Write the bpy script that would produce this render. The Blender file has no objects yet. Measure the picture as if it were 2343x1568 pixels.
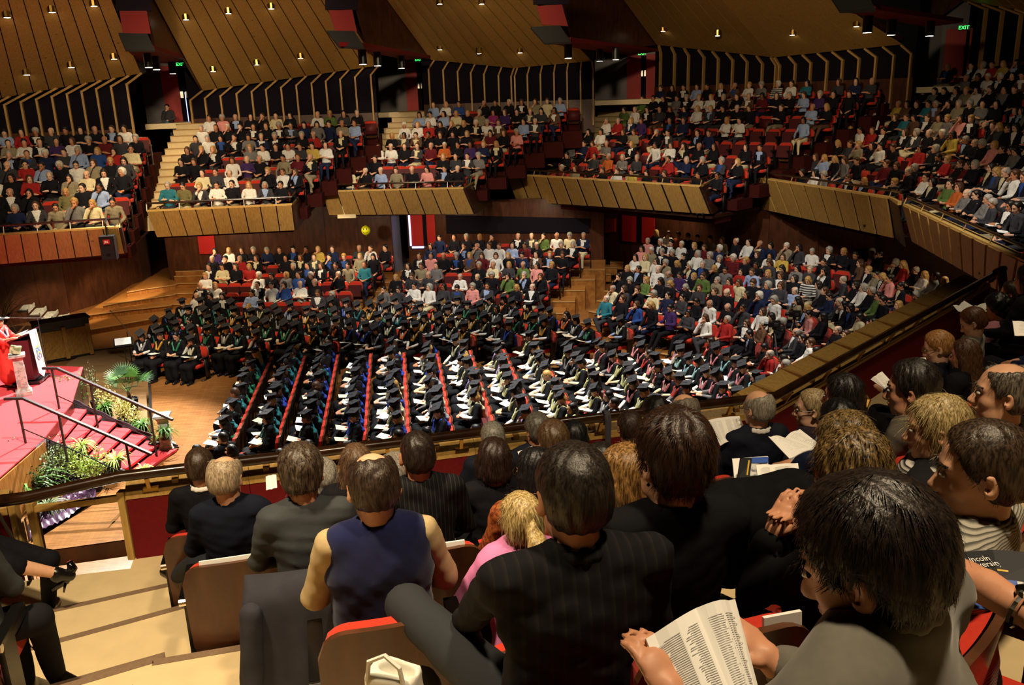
import bpy, math, random, time
import numpy as np
from mathutils import Vector, Matrix
random.seed(7); RNG = np.random.default_rng(7)
T0 = time.time()
scn = bpy.context.scene
COL = scn.collection

# ------------------------------------------------------------------ camera
W, H, FPX = 2343, 1568, 1950.0
PITCH, ROLL, CZ = math.radians(16.2), math.radians(1.9), 7.4
_f = np.array([0, math.cos(PITCH), -math.sin(PITCH)])
_r0 = np.array([1.0, 0, 0]); _u0 = np.cross(_r0, _f)
CR = _r0 * math.cos(ROLL) - _u0 * math.sin(ROLL)
CU = _u0 * math.cos(ROLL) + _r0 * math.sin(ROLL)
CO = np.array([0, 0, CZ])
cam_d = bpy.data.cameras.new('camera'); cam = bpy.data.objects.new('camera', cam_d); COL.objects.link(cam)
cam_d.sensor_width = 36.0; cam_d.lens = 36.0 * FPX / W; cam_d.clip_start = 0.05; cam_d.clip_end = 300
M = Matrix([[CR[i], CU[i], -_f[i], CO[i]] for i in range(3)] + [[0, 0, 0, 1]])
cam.matrix_world = M
scn.camera = cam

# ------------------------------------------------------------------ exposure, world
scn.view_settings.view_transform = 'Standard'; scn.view_settings.look = 'None'
scn.view_settings.gamma = 1.0; scn.view_settings.use_curve_mapping = False
scn.view_settings.exposure = 1.45
scn.cycles.use_denoising = True
scn.cycles.max_bounces = 5; scn.cycles.diffuse_bounces = 2; scn.cycles.glossy_bounces = 3
scn.cycles.transmission_bounces = 4; scn.cycles.transparent_max_bounces = 6
scn.cycles.sample_clamp_indirect = 4.0; scn.cycles.caustics_reflective = False; scn.cycles.caustics_refractive = False
wd = bpy.data.worlds.new('hall_ambient'); scn.world = wd; wd.use_nodes = True
wd.node_tree.nodes['Background'].inputs[0].default_value = (1.0, 0.72, 0.46, 1)
wd.node_tree.nodes['Background'].inputs[1].default_value = 0.04

# ------------------------------------------------------------------ house and stage lamps
def spot(name, loc, at, power, angle, col=(1, .86, .66), blend=.6, r=.25):
    d = bpy.data.lights.new(name, 'SPOT'); d.energy = power; d.color = col
    d.spot_size = math.radians(angle); d.spot_blend = blend; d.shadow_soft_size = r
    o = bpy.data.objects.new(name, d); COL.objects.link(o); o.location = loc
    o.rotation_euler = (Vector(at) - Vector(loc)).to_track_quat('-Z', 'Y').to_euler()
    return o
WARM = (1, .78, .50); NEUT = (1, .93, .82); WHITE = (1, .97, .92)
# stage lamps
spot('stage_spot', (-7.5, 27.0, 12.5), (-10.2, 17.2, .8), 15000, 34, WHITE, .5, .12)
spot('stage_spot', (-13.5, 26.5, 12.5), (-9.6, 15.2, .5), 13000, 36, NEUT, .5, .12)
spot('stage_spot', (-5.0, 12.0, 14), (-11.0, 18.5, 1.), 5200, 36, NEUT, .6, .2)
spot('stage_spot', (-7.0, 24.5, 12.5), (-6.8, 12.6, 0), 9000, 26, NEUT, .5, .1)
# lamps over the flat floor
spot('floor_spot', (-3.6, 18.0, 14), (-2.6, 17.9, 0), 4200, 44, WHITE, .75, .3)
spot('floor_spot', (0.6, 18.6, 14), (1.2, 18.0, 0), 4600, 46, WHITE, .75, .3)
spot('floor_spot', (4.2, 19.4, 14), (4.3, 18.8, 0), 2400, 46, NEUT, .7, .3)
spot('floor_spot', (-1.0, 22.0, 13), (-.6, 25.2, 0), 1700, 60, NEUT, .8, .3)
spot('floor_spot', (-8.5, 20, 13), (-9.8, 26.5, 0), 1900, 50, WARM, .8, .3)
spot('rear_spot', (2.0, 20.0, 12), (5.6, 28.2, 1), 1700, 58, NEUT, .8, .3)
spot('rear_spot', (-4.0, 17.0, 11), (-3.5, 30.5, 1.2), 1500, 44, NEUT, .8, .3)
spot('rear_spot', (7.0, 16.0, 12), (9.4, 20.6, .8), 1000, 60, NEUT, .8, .3)
# house lamps over the gallery
spot('house_spot', (-7.5, 13.0, 11), (-12.0, 25.5, 7.0), 1600, 44, WARM, .8, .3)
spot('house_spot', (-5.0, 15.0, 11), (-7.6, 30, 7.3), 1850, 42, WARM, .8, .3)
spot('house_spot', (-1.0, 16.0, 11), (-.6, 34, 7.6), 1700, 40, WARM, .8, .3)
spot('house_spot', (2.0, 15, 11), (8.6, 33.0, 7.6), 1350, 42, WARM, .8, .3)
spot('house_spot', (3.0, 12, 11), (13.5, 25.0, 6.0), 520, 52, WARM, .8, .3)
# house lamps over the near gallery
spot('house_spot', (-2.4, 2.2, 12.0), (-2.3, 3.6, 4.6), 1100, 62, WARM, .8, .25)
spot('house_spot', (1.4, 1.6, 12.0), (1.0, 3.0, 5.0), 560, 80, WARM, .8, .25)
spot('house_spot', (5.0, 7.0, 12.0), (4.6, 7.2, 5.0), 200, 75, WARM, .8, .25)
# lamps in the ceiling under the gallery
for _x, _y, _e in ((-9.2, 28.6, 130), (-6.0, 29.2, 130), (-2.6, 31.0, 110), (1.2, 31.0, 60), (-12.6, 28.6, 150), (-11.2, 31.0, 120), (6.0, 31.2, 80), (10.2, 27.0, 60), (12.6, 22.5, 50)):
    spot('soffit_spot', (_x, _y, 3.3), (_x - .3, _y + 1.6, 0.6), _e * .6, 150, WARM, .7, .12)

# ------------------------------------------------------------------ picture point <-> room point
def ray(x, y): return _f + CR * ((x - W / 2) / FPX) - CU * ((y - H / 2) / FPX)
def P(x, y, z):
    d = ray(x, y); return CO + d * ((z - CZ) / d[2])
def D(x, y, dep): return CO + ray(x, y) * dep
def proj(p):
    v = np.asarray(p, float) - CO; zz = v @ _f
    return W / 2 + FPX * (v @ CR) / zz, H / 2 - FPX * (v @ CU) / zz, zz
def onpl(x, y, pt, n):
    d = ray(x, y); n = np.asarray(n, float); return CO + d * (((np.asarray(pt) - CO) @ n) / (d @ n))
def line_at_px(p, t, px):
    """the point of the line p + s t that stands at picture column px"""
    p = np.asarray(p, float); t = np.asarray(t, float)
    a = (p - CO) @ CR; b = t @ CR; c = (p - CO) @ _f; e = t @ _f; k = (px - W / 2) / FPX
    return p + t * ((k * c - a) / (b - k * e))
def unit(v): v = np.asarray(v, float); return v / np.linalg.norm(v)

# ------------------------------------------------------------------ object helpers
def tag(o, label=None, cat=None, group=None, kind=None):
    if label: o['label'] = label
    if cat: o['category'] = cat
    if group: o['group'] = group
    if kind: o['kind'] = kind
    return o
def empty(name, loc, rz=0.0, label=None, cat=None, group=None, kind=None):
    o = bpy.data.objects.new(name, None); COL.objects.link(o); o.location = tuple(loc); o.rotation_euler = (0, 0, rz)
    o.empty_display_size = .1
    return tag(o, label, cat, group, kind)
def link(name, me, parent=None, loc=None, rz=None):
    o = bpy.data.objects.new(name, me); COL.objects.link(o)
    if parent is not None: o.parent = parent
    if loc is not None: o.location = tuple(loc)
    if rz is not None: o.rotation_euler = (0, 0, rz)
    return o
def mesh_of(name, v, f, mats, mi=None, smooth=False):
    me = bpy.data.meshes.new(name)
    if isinstance(v, np.ndarray) and isinstance(f, np.ndarray):
        me.vertices.add(len(v)); me.vertices.foreach_set('co', np.ascontiguousarray(v, np.float32).ravel())
        k = f.shape[1]; me.loops.add(f.size); me.loops.foreach_set('vertex_index', np.ascontiguousarray(f, np.int32).ravel())
        me.polygons.add(len(f)); me.polygons.foreach_set('loop_start', np.arange(0, f.size, k, dtype=np.int32))
        me.update(calc_edges=True)
    else:
        me.from_pydata([tuple(map(float, q)) for q in v], [], [tuple(int(i) for i in q) for q in f])
    for m in (mats if isinstance(mats, (list, tuple)) else [mats]): me.materials.append(m)
    if mi is not None: me.polygons.foreach_set('material_index', np.asarray(mi, np.int32))
    if smooth: me.polygons.foreach_set('use_smooth', np.ones(len(me.polygons), bool))
    me.update(); return me
class MB:
    """collects shapes; build() links them as one mesh object"""
    def __init__(s): s.v = []; s.f = []; s.m = []
    def add(s, v, f, m=0):
        n = len(s.v); s.v += [tuple(map(float, q)) for q in v]; s.f += [tuple(i + n for i in q) for q in f]; s.m += [m] * len(f); return s
    def prism(s, pts, vec, m=0):
        pts = [np.asarray(p, float) for p in pts]; n = len(pts); vec = np.asarray(vec, float)
        v = pts + [p + vec for p in pts]
        nrm = sum(np.cross(pts[i] - pts[0], pts[(i + 1) % n] - pts[0]) for i in range(1, n - 1)) if n > 2 else vec
        if nrm @ vec > 0: base = [tuple(range(n))[::-1], tuple(range(n, 2 * n))]; sd = [(i, (i + 1) % n, (i + 1) % n + n, i + n) for i in range(n)]
        else: base = [tuple(range(n)), tuple(range(n, 2 * n))[::-1]]; sd = [(i + n, (i + 1) % n + n, (i + 1) % n, i) for i in range(n)]
        return s.add(v, base + sd, m)
    def box(s, c, sz, rz=0.0, m=0, R=None, top=1.0):
        x, y, z = (q / 2 for q in sz)
        v = np.array([(sx * x * (top if sz_ > 0 else 1), sy * y * (top if sz_ > 0 else 1), sz_ * z) for sz_ in (-1, 1) for sx, sy in ((-1, -1), (1, -1), (1, 1), (-1, 1))])
        if R is None: ca, sa = math.cos(rz), math.sin(rz); R = np.array([[ca, -sa, 0], [sa, ca, 0], [0, 0, 1]])
        v = v @ np.asarray(R).T + np.asarray(c, float)
        return s.add(v, [(3, 2, 1, 0), (4, 5, 6, 7), (0, 1, 5, 4), (1, 2, 6, 5), (2, 3, 7, 6), (3, 0, 4, 7)], m)
    def bar(s, a, b, w, h, m=0, up=(0, 0, 1)):
        a = np.asarray(a, float); b = np.asarray(b, float); d = unit(b - a); u = np.asarray(up, float)
        if abs(d @ u) > .98: u = np.array([0, 1., 0])
        x = unit(np.cross(d, u)); z = np.cross(x, d)
        return s.box((a + b) / 2, (w, np.linalg.norm(b - a), h), m=m, R=np.stack([x, d, z], 1))
    def tube(s, path, r, n=8, m=0, cap=True):
        path = [np.asarray(p, float) for p in path]; k = len(path); rr = r if isinstance(r, (list, tuple)) else [r] * k
        v = []; u = None
        for i, p in enumerate(path):
            d = unit(path[min(i + 1, k - 1)] - path[max(i - 1, 0)])
            if u is None: u = unit(np.cross(d, (0, 0, 1) if abs(d[2]) < .9 else (0, 1, 0)))
            u = unit(u - d * (u @ d)); w = np.cross(d, u)
            v += [p + rr[i] * (math.cos(2 * math.pi * j / n) * u + math.sin(2 * math.pi * j / n) * w) for j in range(n)]
        f = [(i * n + j, i * n + (j + 1) % n, (i + 1) * n + (j + 1) % n, (i + 1) * n + j) for i in range(k - 1) for j in range(n)]
        if cap: f += [tuple(range(n))[::-1], tuple(range((k - 1) * n, k * n))]
        return s.add(v, f, m)
    def lathe(s, prof, n=16, c=(0, 0, 0), m=0, sq=False):
        v = []
        for r, z in prof:
            for j in range(n):
                a = 2 * math.pi * (j + (.5 if sq else 0)) / n
                v.append((c[0] + r * math.cos(a), c[1] + r * math.sin(a), c[2] + z))
        k = len(prof)
        f = [(i * n + j, i * n + (j + 1) % n, (i + 1) * n + (j + 1) % n, (i + 1) * n + j) for i in range(k - 1) for j in range(n)]
        f += [tuple(range(n))[::-1], tuple(range((k - 1) * n, k * n))]
        return s.add(v, f, m)
    def build(s, name, mats, parent=None, loc=None, rz=None, smooth=False):
        me = mesh_of(name, s.v, s.f, mats, s.m, smooth); return link(name, me, parent, loc, rz)
def struct(name, mb, mats, label=None, parent=None, smooth=False):
    o = mb.build(name, mats, parent, smooth=smooth)
    if parent is None: o['kind'] = 'structure'
    if label: o['label'] = label
    return o
def instance(src, name=None, parent=None, loc=None, rz=None):
    o = src.copy(); COL.objects.link(o)
    if name: o.name = name
    o.parent = parent
    if loc is not None: o.location = tuple(loc)
    if rz is not None: o.rotation_euler = (0, 0, rz)
    return o
def setmat(o, *mats):
    for i, m in enumerate(mats):
        if i < len(o.material_slots): o.material_slots[i].link = 'OBJECT'; o.material_slots[i].material = m
# ------------------------------------------------------------------ materials
def lin(h):
    h = h.lstrip('#'); c = [int(h[i:i + 2], 16) / 255 for i in (0, 2, 4)]
    return tuple((x / 12.92 if x <= .04045 else ((x + .055) / 1.055) ** 2.4) for x in c)
MATS = {}
def new_mat(name):
    m = bpy.data.materials.new(name); m.use_nodes = True; nt = m.node_tree
    b = nt.nodes['Principled BSDF']; MATS[name] = m
    return m, nt, b
def plain(name, hx, rough=.6, spec=.3, metal=0.0, emit=0.0, var=0.0, scale=20.0, sheen=0.0, bump=0.0):
    m, nt, b = new_mat(name); c = lin(hx) + (1,)
    b.inputs['Base Color'].default_value = c; b.inputs['Roughness'].default_value = rough
    b.inputs['Specular IOR Level'].default_value = spec; b.inputs['Metallic'].default_value = metal
    if emit: b.inputs['Emission Color'].default_value = c; b.inputs['Emission Strength'].default_value = emit
    if sheen: b.inputs['Sheen Weight'].default_value = sheen
    if var or bump:
        tc = nt.nodes.new('ShaderNodeTexCoord'); nz = nt.nodes.new('ShaderNodeTexNoise'); nz.inputs['Scale'].default_value = scale; nz.inputs['Detail'].default_value = 3
        nt.links.new(tc.outputs['Object'], nz.inputs['Vector'])
        if var:
            mp = nt.nodes.new('ShaderNodeMapRange'); mp.inputs[1].default_value = .3; mp.inputs[2].default_value = .7; mp.inputs[3].default_value = 1 - var; mp.inputs[4].default_value = 1 + var
            mx = nt.nodes.new('ShaderNodeVectorMath'); mx.operation = 'SCALE'; mx.inputs[0].default_value = c[:3]
            nt.links.new(nz.outputs['Fac'], mp.inputs[0]); nt.links.new(mp.outputs[0], mx.inputs['Scale']); nt.links.new(mx.outputs[0], b.inputs['Base Color'])
        if bump:
            bp = nt.nodes.new('ShaderNodeBump'); bp.inputs['Strength'].default_value = bump; bp.inputs['Distance'].default_value = .01
            nt.links.new(nz.outputs['Fac'], bp.inputs['Height']); nt.links.new(bp.outputs[0], b.inputs['Normal'])
    return m
def wood(name, c1, c2, rough=.4, stretch=(1, 1, 1), scale=6.0, knots=False, rot=(0, 0, 0), spec=.3, boards=0.0):
    """grain in object space: noise stretched along one axis, optional knots, optional board-to-board tint"""
    m, nt, b = new_mat(name); L = nt.links.new; N = nt.nodes.new
    tc = N('ShaderNodeTexCoord'); mp = N('ShaderNodeMapping'); mp.inputs['Scale'].default_value = stretch; mp.inputs['Rotation'].default_value = rot
    L(tc.outputs['Object'], mp.inputs['Vector'])
    nz = N('ShaderNodeTexNoise'); nz.inputs['Scale'].default_value = scale; nz.inputs['Detail'].default_value = 5; nz.inputs['Distortion'].default_value = .4
    L(mp.outputs[0], nz.inputs['Vector'])
    cr = N('ShaderNodeValToRGB'); cr.color_ramp.elements[0].position = .34; cr.color_ramp.elements[1].position = .66
    cr.color_ramp.elements[0].color = lin(c1) + (1,); cr.color_ramp.elements[1].color = lin(c2) + (1,)
    L(nz.outputs['Fac'], cr.inputs['Fac']); out = cr.outputs['Color']
    if boards:
        br = N('ShaderNodeTexBrick'); br.inputs['Scale'].default_value = 1.0; br.inputs['Brick Width'].default_value = 2.6; br.inputs['Row Height'].default_value = boards
        br.inputs['Mortar Size'].default_value = .004; br.inputs['Color1'].default_value = (1, 1, 1, 1); br.inputs['Color2'].default_value = (.74, .74, .74, 1); br.inputs['Mortar'].default_value = (.5, .5, .5, 1)
        mp2 = N('ShaderNodeMapping'); mp2.inputs['Rotation'].default_value = rot; L(tc.outputs['Object'], mp2.inputs['Vector']); L(mp2.outputs[0], br.inputs['Vector'])
        mx = N('ShaderNodeMix'); mx.data_type = 'RGBA'; mx.blend_type = 'MULTIPLY'; mx.inputs[0].default_value = .55
        L(out, mx.inputs[6]); L(br.outputs['Color'], mx.inputs[7]); out = mx.outputs[2]
    if knots:
        vo = N('ShaderNodeTexVoronoi'); vo.inputs['Scale'].default_value = 2.2; vo.inputs['Randomness'].default_value = 1
        L(tc.outputs['Object'], vo.inputs['Vector'])
        mr = N('ShaderNodeMapRange'); mr.inputs[1].default_value = .03; mr.inputs[2].default_value = .10; mr.inputs[3].default_value = .35; mr.inputs[4].default_value = 1
        L(vo.outputs['Distance'], mr.inputs[0])
        mx = N('ShaderNodeVectorMath'); mx.operation = 'SCALE'; L(out, mx.inputs[0]); L(mr.outputs[0], mx.inputs['Scale']); out = mx.outputs[0]
    L(out, b.inputs['Base Color']); b.inputs['Roughness'].default_value = rough; b.inputs['Specular IOR Level'].default_value = spec
    return m
def striped(name, c1, c2, per=.02, duty=.5, axis='X', rough=.85, soft=.05):
    m, nt, b = new_mat(name); L = nt.links.new; N = nt.nodes.new
    tc = N('ShaderNodeTexCoord'); sp = N('ShaderNodeSeparateXYZ'); L(tc.outputs['Object'], sp.inputs[0])
    mt = N('ShaderNodeMath'); mt.operation = 'MULTIPLY'; mt.inputs[1].default_value = 1 / per; L(sp.outputs[axis], mt.inputs[0])
    fr = N('ShaderNodeMath'); fr.operation = 'FRACT'; L(mt.outputs[0], fr.inputs[0])
    cr = N('ShaderNodeValToRGB'); e = cr.color_ramp.elements; e[0].position = duty - soft; e[1].position = duty + soft
    e[0].color = lin(c1) + (1,); e[1].color = lin(c2) + (1,); L(fr.outputs[0], cr.inputs[0]); L(cr.outputs[0], b.inputs['Base Color'])
    b.inputs['Roughness'].default_value = rough; b.inputs['Specular IOR Level'].default_value = .15
    return m
def mottled(name, c1, c2, scale=30.0, rough=.85):
    m, nt, b = new_mat(name); L = nt.links.new; N = nt.nodes.new
    tc = N('ShaderNodeTexCoord'); nz = N('ShaderNodeTexNoise'); nz.inputs['Scale'].default_value = scale; nz.inputs['Detail'].default_value = 2
    L(tc.outputs['Object'], nz.inputs['Vector']); cr = N('ShaderNodeValToRGB'); e = cr.color_ramp.elements
    e[0].position = .42; e[1].position = .56; e[0].color = lin(c1) + (1,); e[1].color = lin(c2) + (1,)
    L(nz.outputs['Fac'], cr.inputs[0]); L(cr.outputs[0], b.inputs['Base Color']); b.inputs['Roughness'].default_value = rough; b.inputs['Specular IOR Level'].default_value = .2
    return m
PINE = wood('pine_plank', '#93703a', '#aa8547', .42, (9, 9, .8), 3.0, True)
PINE_EDGE = wood('pine_edge', '#b8924e', '#cfa860', .45, (6, 6, 1), 5)
RIB = wood('pine_rib', '#a88048', '#bf9658', .5, (8, 8, .6), 4)
FLOORW = wood('floor_boards', '#7d4f27', '#9c6a38', .32, (.5, 7, 1), 4, False, (0, 0, math.radians(-101)), .4, .09)
TIERW = wood('tier_boards', '#8a5526', '#ad7436', .35, (.6, 8, 1), 5, False, (0, 0, .1), .4, .09)
TIERTOP = plain('tier_nosing', '#b08a56', .4)
DARKW = wood('dark_timber', '#3d2114', '#54301d', .35, (1, 1, .25), 8)
DARKW2 = wood('stained_timber', '#2c1810', '#3a2116', .35, (1, 1, .25), 6)
RAILW = wood('rail_timber', '#231309', '#38200f', .22, (1, 1, 1), 6, False, (0, 0, 0), .6)
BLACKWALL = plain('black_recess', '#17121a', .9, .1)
REDP = plain('red_paint', '#9c1f1a', .6, .3, var=.12, scale=3)
REDD = plain('red_door_paint', '#b3201c', .5, .3)
REDSEAT = plain('red_wool', '#bd3220', .85, .1, var=.06, scale=60, sheen=.15)
REDSEAT_D = plain('red_seat_trim', '#a3231a', .6, .3)
CARPET = plain('red_carpet', '#dc4a4e', .95, .05, var=.10, scale=90, bump=.3)
MAROON = plain('maroon_lining', '#6d1a1c', .9, .1, var=.08, scale=30)
TIERCARPET = plain('tier_carpet', '#3a1512', .95, .05, var=.1, scale=20)
VINYL = plain('cream_vinyl', '#d9c294', .42, .35, var=.05, scale=7)
NOSING = plain('step_nosing', '#7d6650', .6, .2, var=.1, scale=50)
SHELL = wood('seat_plywood', '#4a2c1b', '#5e3a25', .28, (1, 1, .3), 9, False, (0, 0, 0), .45)
BLACKM = plain('black_metal', '#121212', .35, .5)
GREYM = plain('grey_metal', '#6e6a66', .4, .5, .6)
CHROME = plain('chrome', '#d8d4cc', .15, .5, 1.0)
BRASS = plain('brass', '#b08a46', .3, .5, 1.0)
GREYBOARD = plain('grey_board', '#2b2a29', .8, .1)
REDBOX = plain('red_box_lining', '#6e1612', .7, .2)
STONE = mottled('cast_stone', '#8f8d84', '#b3b1a6', 14, .8)
PAPER = plain('white_paper', '#f2f0ea', .7, .2)
CREAMP = plain('cream_card', '#eadfbe', .65, .2)
GLASS, _nt, _b = new_mat('clear_glass')
_b.inputs['Transmission Weight'].default_value = 1; _b.inputs['Roughness'].default_value = .02; _b.inputs['IOR'].default_value = 1.03; _b.inputs['Base Color'].default_value = (.93, .97, .95, 1)
LAMP = plain('lamp_glow', '#fff0cc', emit=9)
EXITG = plain('exit_green', '#25d84a', emit=2.2)
DAY = plain('daylight_slit', '#a9b9ff', emit=1.1)
SMALLWHITE = plain('white_plastic', '#e6e2d6', .5, .3)
INK = plain('black_ink', '#2a2a2c', .6)
SEAL = plain('red_seal', '#d8442c', .6)
# ------------------------------------------------------------------ implicit-surface kit for figures
def _smin(a, b, k):
    if k <= 0: return np.minimum(a, b)
    h = np.clip(.5 + .5 * (b - a) / k, 0, 1)
    return b * (1 - h) + a * h - k * h * (1 - h)
def d_cap(p, a, b, ra, rb):
    ba = b - a; pa = p - a; h = np.clip(pa @ ba / max(ba @ ba, 1e-9), 0, 1)
    return np.linalg.norm(pa - h[:, None] * ba, axis=1) - (ra + (rb - ra) * h)
def d_ell(p, c, r, R=None):
    q = p - c
    if R is not None: q = q @ R
    r = np.asarray(r, float); k0 = np.linalg.norm(q / r, axis=1); k1 = np.linalg.norm(q / (r * r), axis=1)
    return k0 * (k0 - 1) / np.maximum(k1, 1e-6)
def d_box(p, c, h, R=None, rd=.01):
    q = p - c
    if R is not None: q = q @ R
    q = np.abs(q) - (np.asarray(h) - rd)
    return np.linalg.norm(np.maximum(q, 0), axis=1) + np.minimum(q.max(1), 0) - rd
def ev(prims, p):
    d = np.full(len(p), 9.0)
    for pr in prims:
        op = pr[0]
        if op == 'c': d = _smin(d, d_cap(p, *pr[1:5]), pr[5])
        elif op == 'e': d = _smin(d, d_ell(p, pr[1], pr[2], pr[4] if len(pr) > 4 else None), pr[3])
        elif op == 'b': d = _smin(d, d_box(p, pr[1], pr[2], pr[4] if len(pr) > 4 else None, pr[5] if len(pr) > 5 else .01), pr[3])
        elif op == '-e': d = -_smin(-d, d_ell(p, pr[1], pr[2], pr[4] if len(pr) > 4 else None), pr[3])
        elif op == '-c': d = -_smin(-d, d_cap(p, *pr[1:5]), pr[5])
        elif op == 'cut': d = -_smin(-d, -((p - pr[1]) @ pr[2]), pr[3])          # keep the side behind the plane
        elif op == 'f': d = d + pr[1](p)
    return d
def polygonize(f, lo, hi, h):
    """surface nets on a grid; only samples near the surface are evaluated"""
    lo = np.asarray(lo, float); n = np.maximum(np.ceil((np.asarray(hi) - lo) / h).astype(int), 4) + 1
    st = 4; nc = (n + st - 1) // st + 1
    gc = np.stack(np.meshgrid(*[lo[i] + np.arange(nc[i]) * h * st for i in range(3)], indexing='ij'), -1)
    dc = f(gc.reshape(-1, 3)).reshape(nc)
    idx = [np.minimum((np.arange(n[i]) + st // 2) // st, nc[i] - 1) for i in range(3)]
    V = dc[np.ix_(*idx)].copy()
    act = np.abs(V) < h * st * 2.0
    I = np.argwhere(act); V[act] = f(lo + I * h)
    S = V < 0
    c = [(i, j, k) for i in (0, 1) for j in (0, 1) for k in (0, 1)]
    m = [n[i] - 1 for i in range(3)]
    cnt = sum(S[i:i + m[0], j:j + m[1], k:k + m[2]].astype(np.int8) for i, j, k in c)
    cell = (cnt > 0) & (cnt < 8); ci = np.argwhere(cell); vid = np.full(m, -1); vid[cell] = np.arange(len(ci))
    acc = np.zeros((len(ci), 3)); num = np.zeros(len(ci))
    cv = {q: V[ci[:, 0] + q[0], ci[:, 1] + q[1], ci[:, 2] + q[2]] for q in c}
    for ax in range(3):
        for q in c:
            if q[ax]: continue
            r = list(q); r[ax] = 1; r = tuple(r); a, b = cv[q], cv[r]; mk = (a < 0) != (b < 0)
            t = np.where(mk, a / np.where(np.abs(a - b) < 1e-12, 1, a - b), 0)
            pt = np.array(q, float)[None] + 0 * acc; pt[:, ax] += t
            acc[mk] += pt[mk]; num[mk] += 1
    v = lo + (ci + acc / np.maximum(num, 1)[:, None]) * h
    F = []
    for ax in range(3):
        b1, b2 = (ax + 1) % 3, (ax + 2) % 3
        s0 = [slice(1, m[i]) for i in range(3)]; s0[ax] = slice(0, m[ax]); s1 = list(s0); s1[ax] = slice(1, m[ax] + 1)
        A, B = S[tuple(s0)], S[tuple(s1)]; e = np.argwhere(A != B)
        if not len(e): continue
        o = np.ones(3, int); o[ax] = 0; e = e + o; up = S[e[:, 0], e[:, 1], e[:, 2]]
        q = []
        for d1, d2 in ((1, 1), (0, 1), (0, 0), (1, 0)):
            w = e.copy(); w[:, b1] -= d1; w[:, b2] -= d2; q.append(vid[w[:, 0], w[:, 1], w[:, 2]])
        q = np.stack(q, 1); q[~up] = q[~up][:, ::-1]; F.append(q)
    return v, np.concatenate(F) if F else np.zeros((0, 4), int)
def sdf_mesh(name, prims, h, mats, pad=.03, box=None, mi=None):
    pts = []
    for pr in prims:
        if pr[0] == 'c': pts += [pr[1] - pr[3], pr[1] + pr[3], pr[2] - pr[4], pr[2] + pr[4]]
        elif pr[0] == 'e': r = max(pr[2]) if len(pr) > 4 and pr[4] is not None else np.asarray(pr[2]); pts += [pr[1] - r, pr[1] + r]
        elif pr[0] == 'b': r = np.linalg.norm(pr[2]); pts += [pr[1] - r, pr[1] + r]
    lo, hi = (np.min(pts, 0) - pad, np.max(pts, 0) + pad) if box is None else box
    v, f = polygonize(lambda p: ev(prims, p), lo, hi, h)
    return mesh_of(name, v, f, mats, None if mi is None else mi(v[f].mean(1)), True)
def rotm(yaw=0., pitch=0., roll=0.):
    """yaw left about z, then nod forward (pitch) about x, tilt (roll) about y"""
    cy, sy, cp, sp, cr, sr = math.cos(yaw), math.sin(yaw), math.cos(pitch), math.sin(pitch), math.cos(roll), math.sin(roll)
    Z = np.array([[cy, -sy, 0], [sy, cy, 0], [0, 0, 1]]); X = np.array([[1, 0, 0], [0, cp, sp], [0, -sp, cp]]); Y = np.array([[cr, 0, sr], [0, 1, 0], [-sr, 0, cr]])
    return Z @ X @ Y
def noise3(p, s, seed=0):
    r = np.random.default_rng(seed); o = 0
    for i in range(5):
        k = r.normal(size=3); k = k / np.linalg.norm(k) * s * (1 + .5 * i); o = o + np.sin(p @ k + r.uniform(0, 6.3)) * (.7 ** i)
    return o / 2.2
A3 = lambda *q: np.array(q, float)
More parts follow.
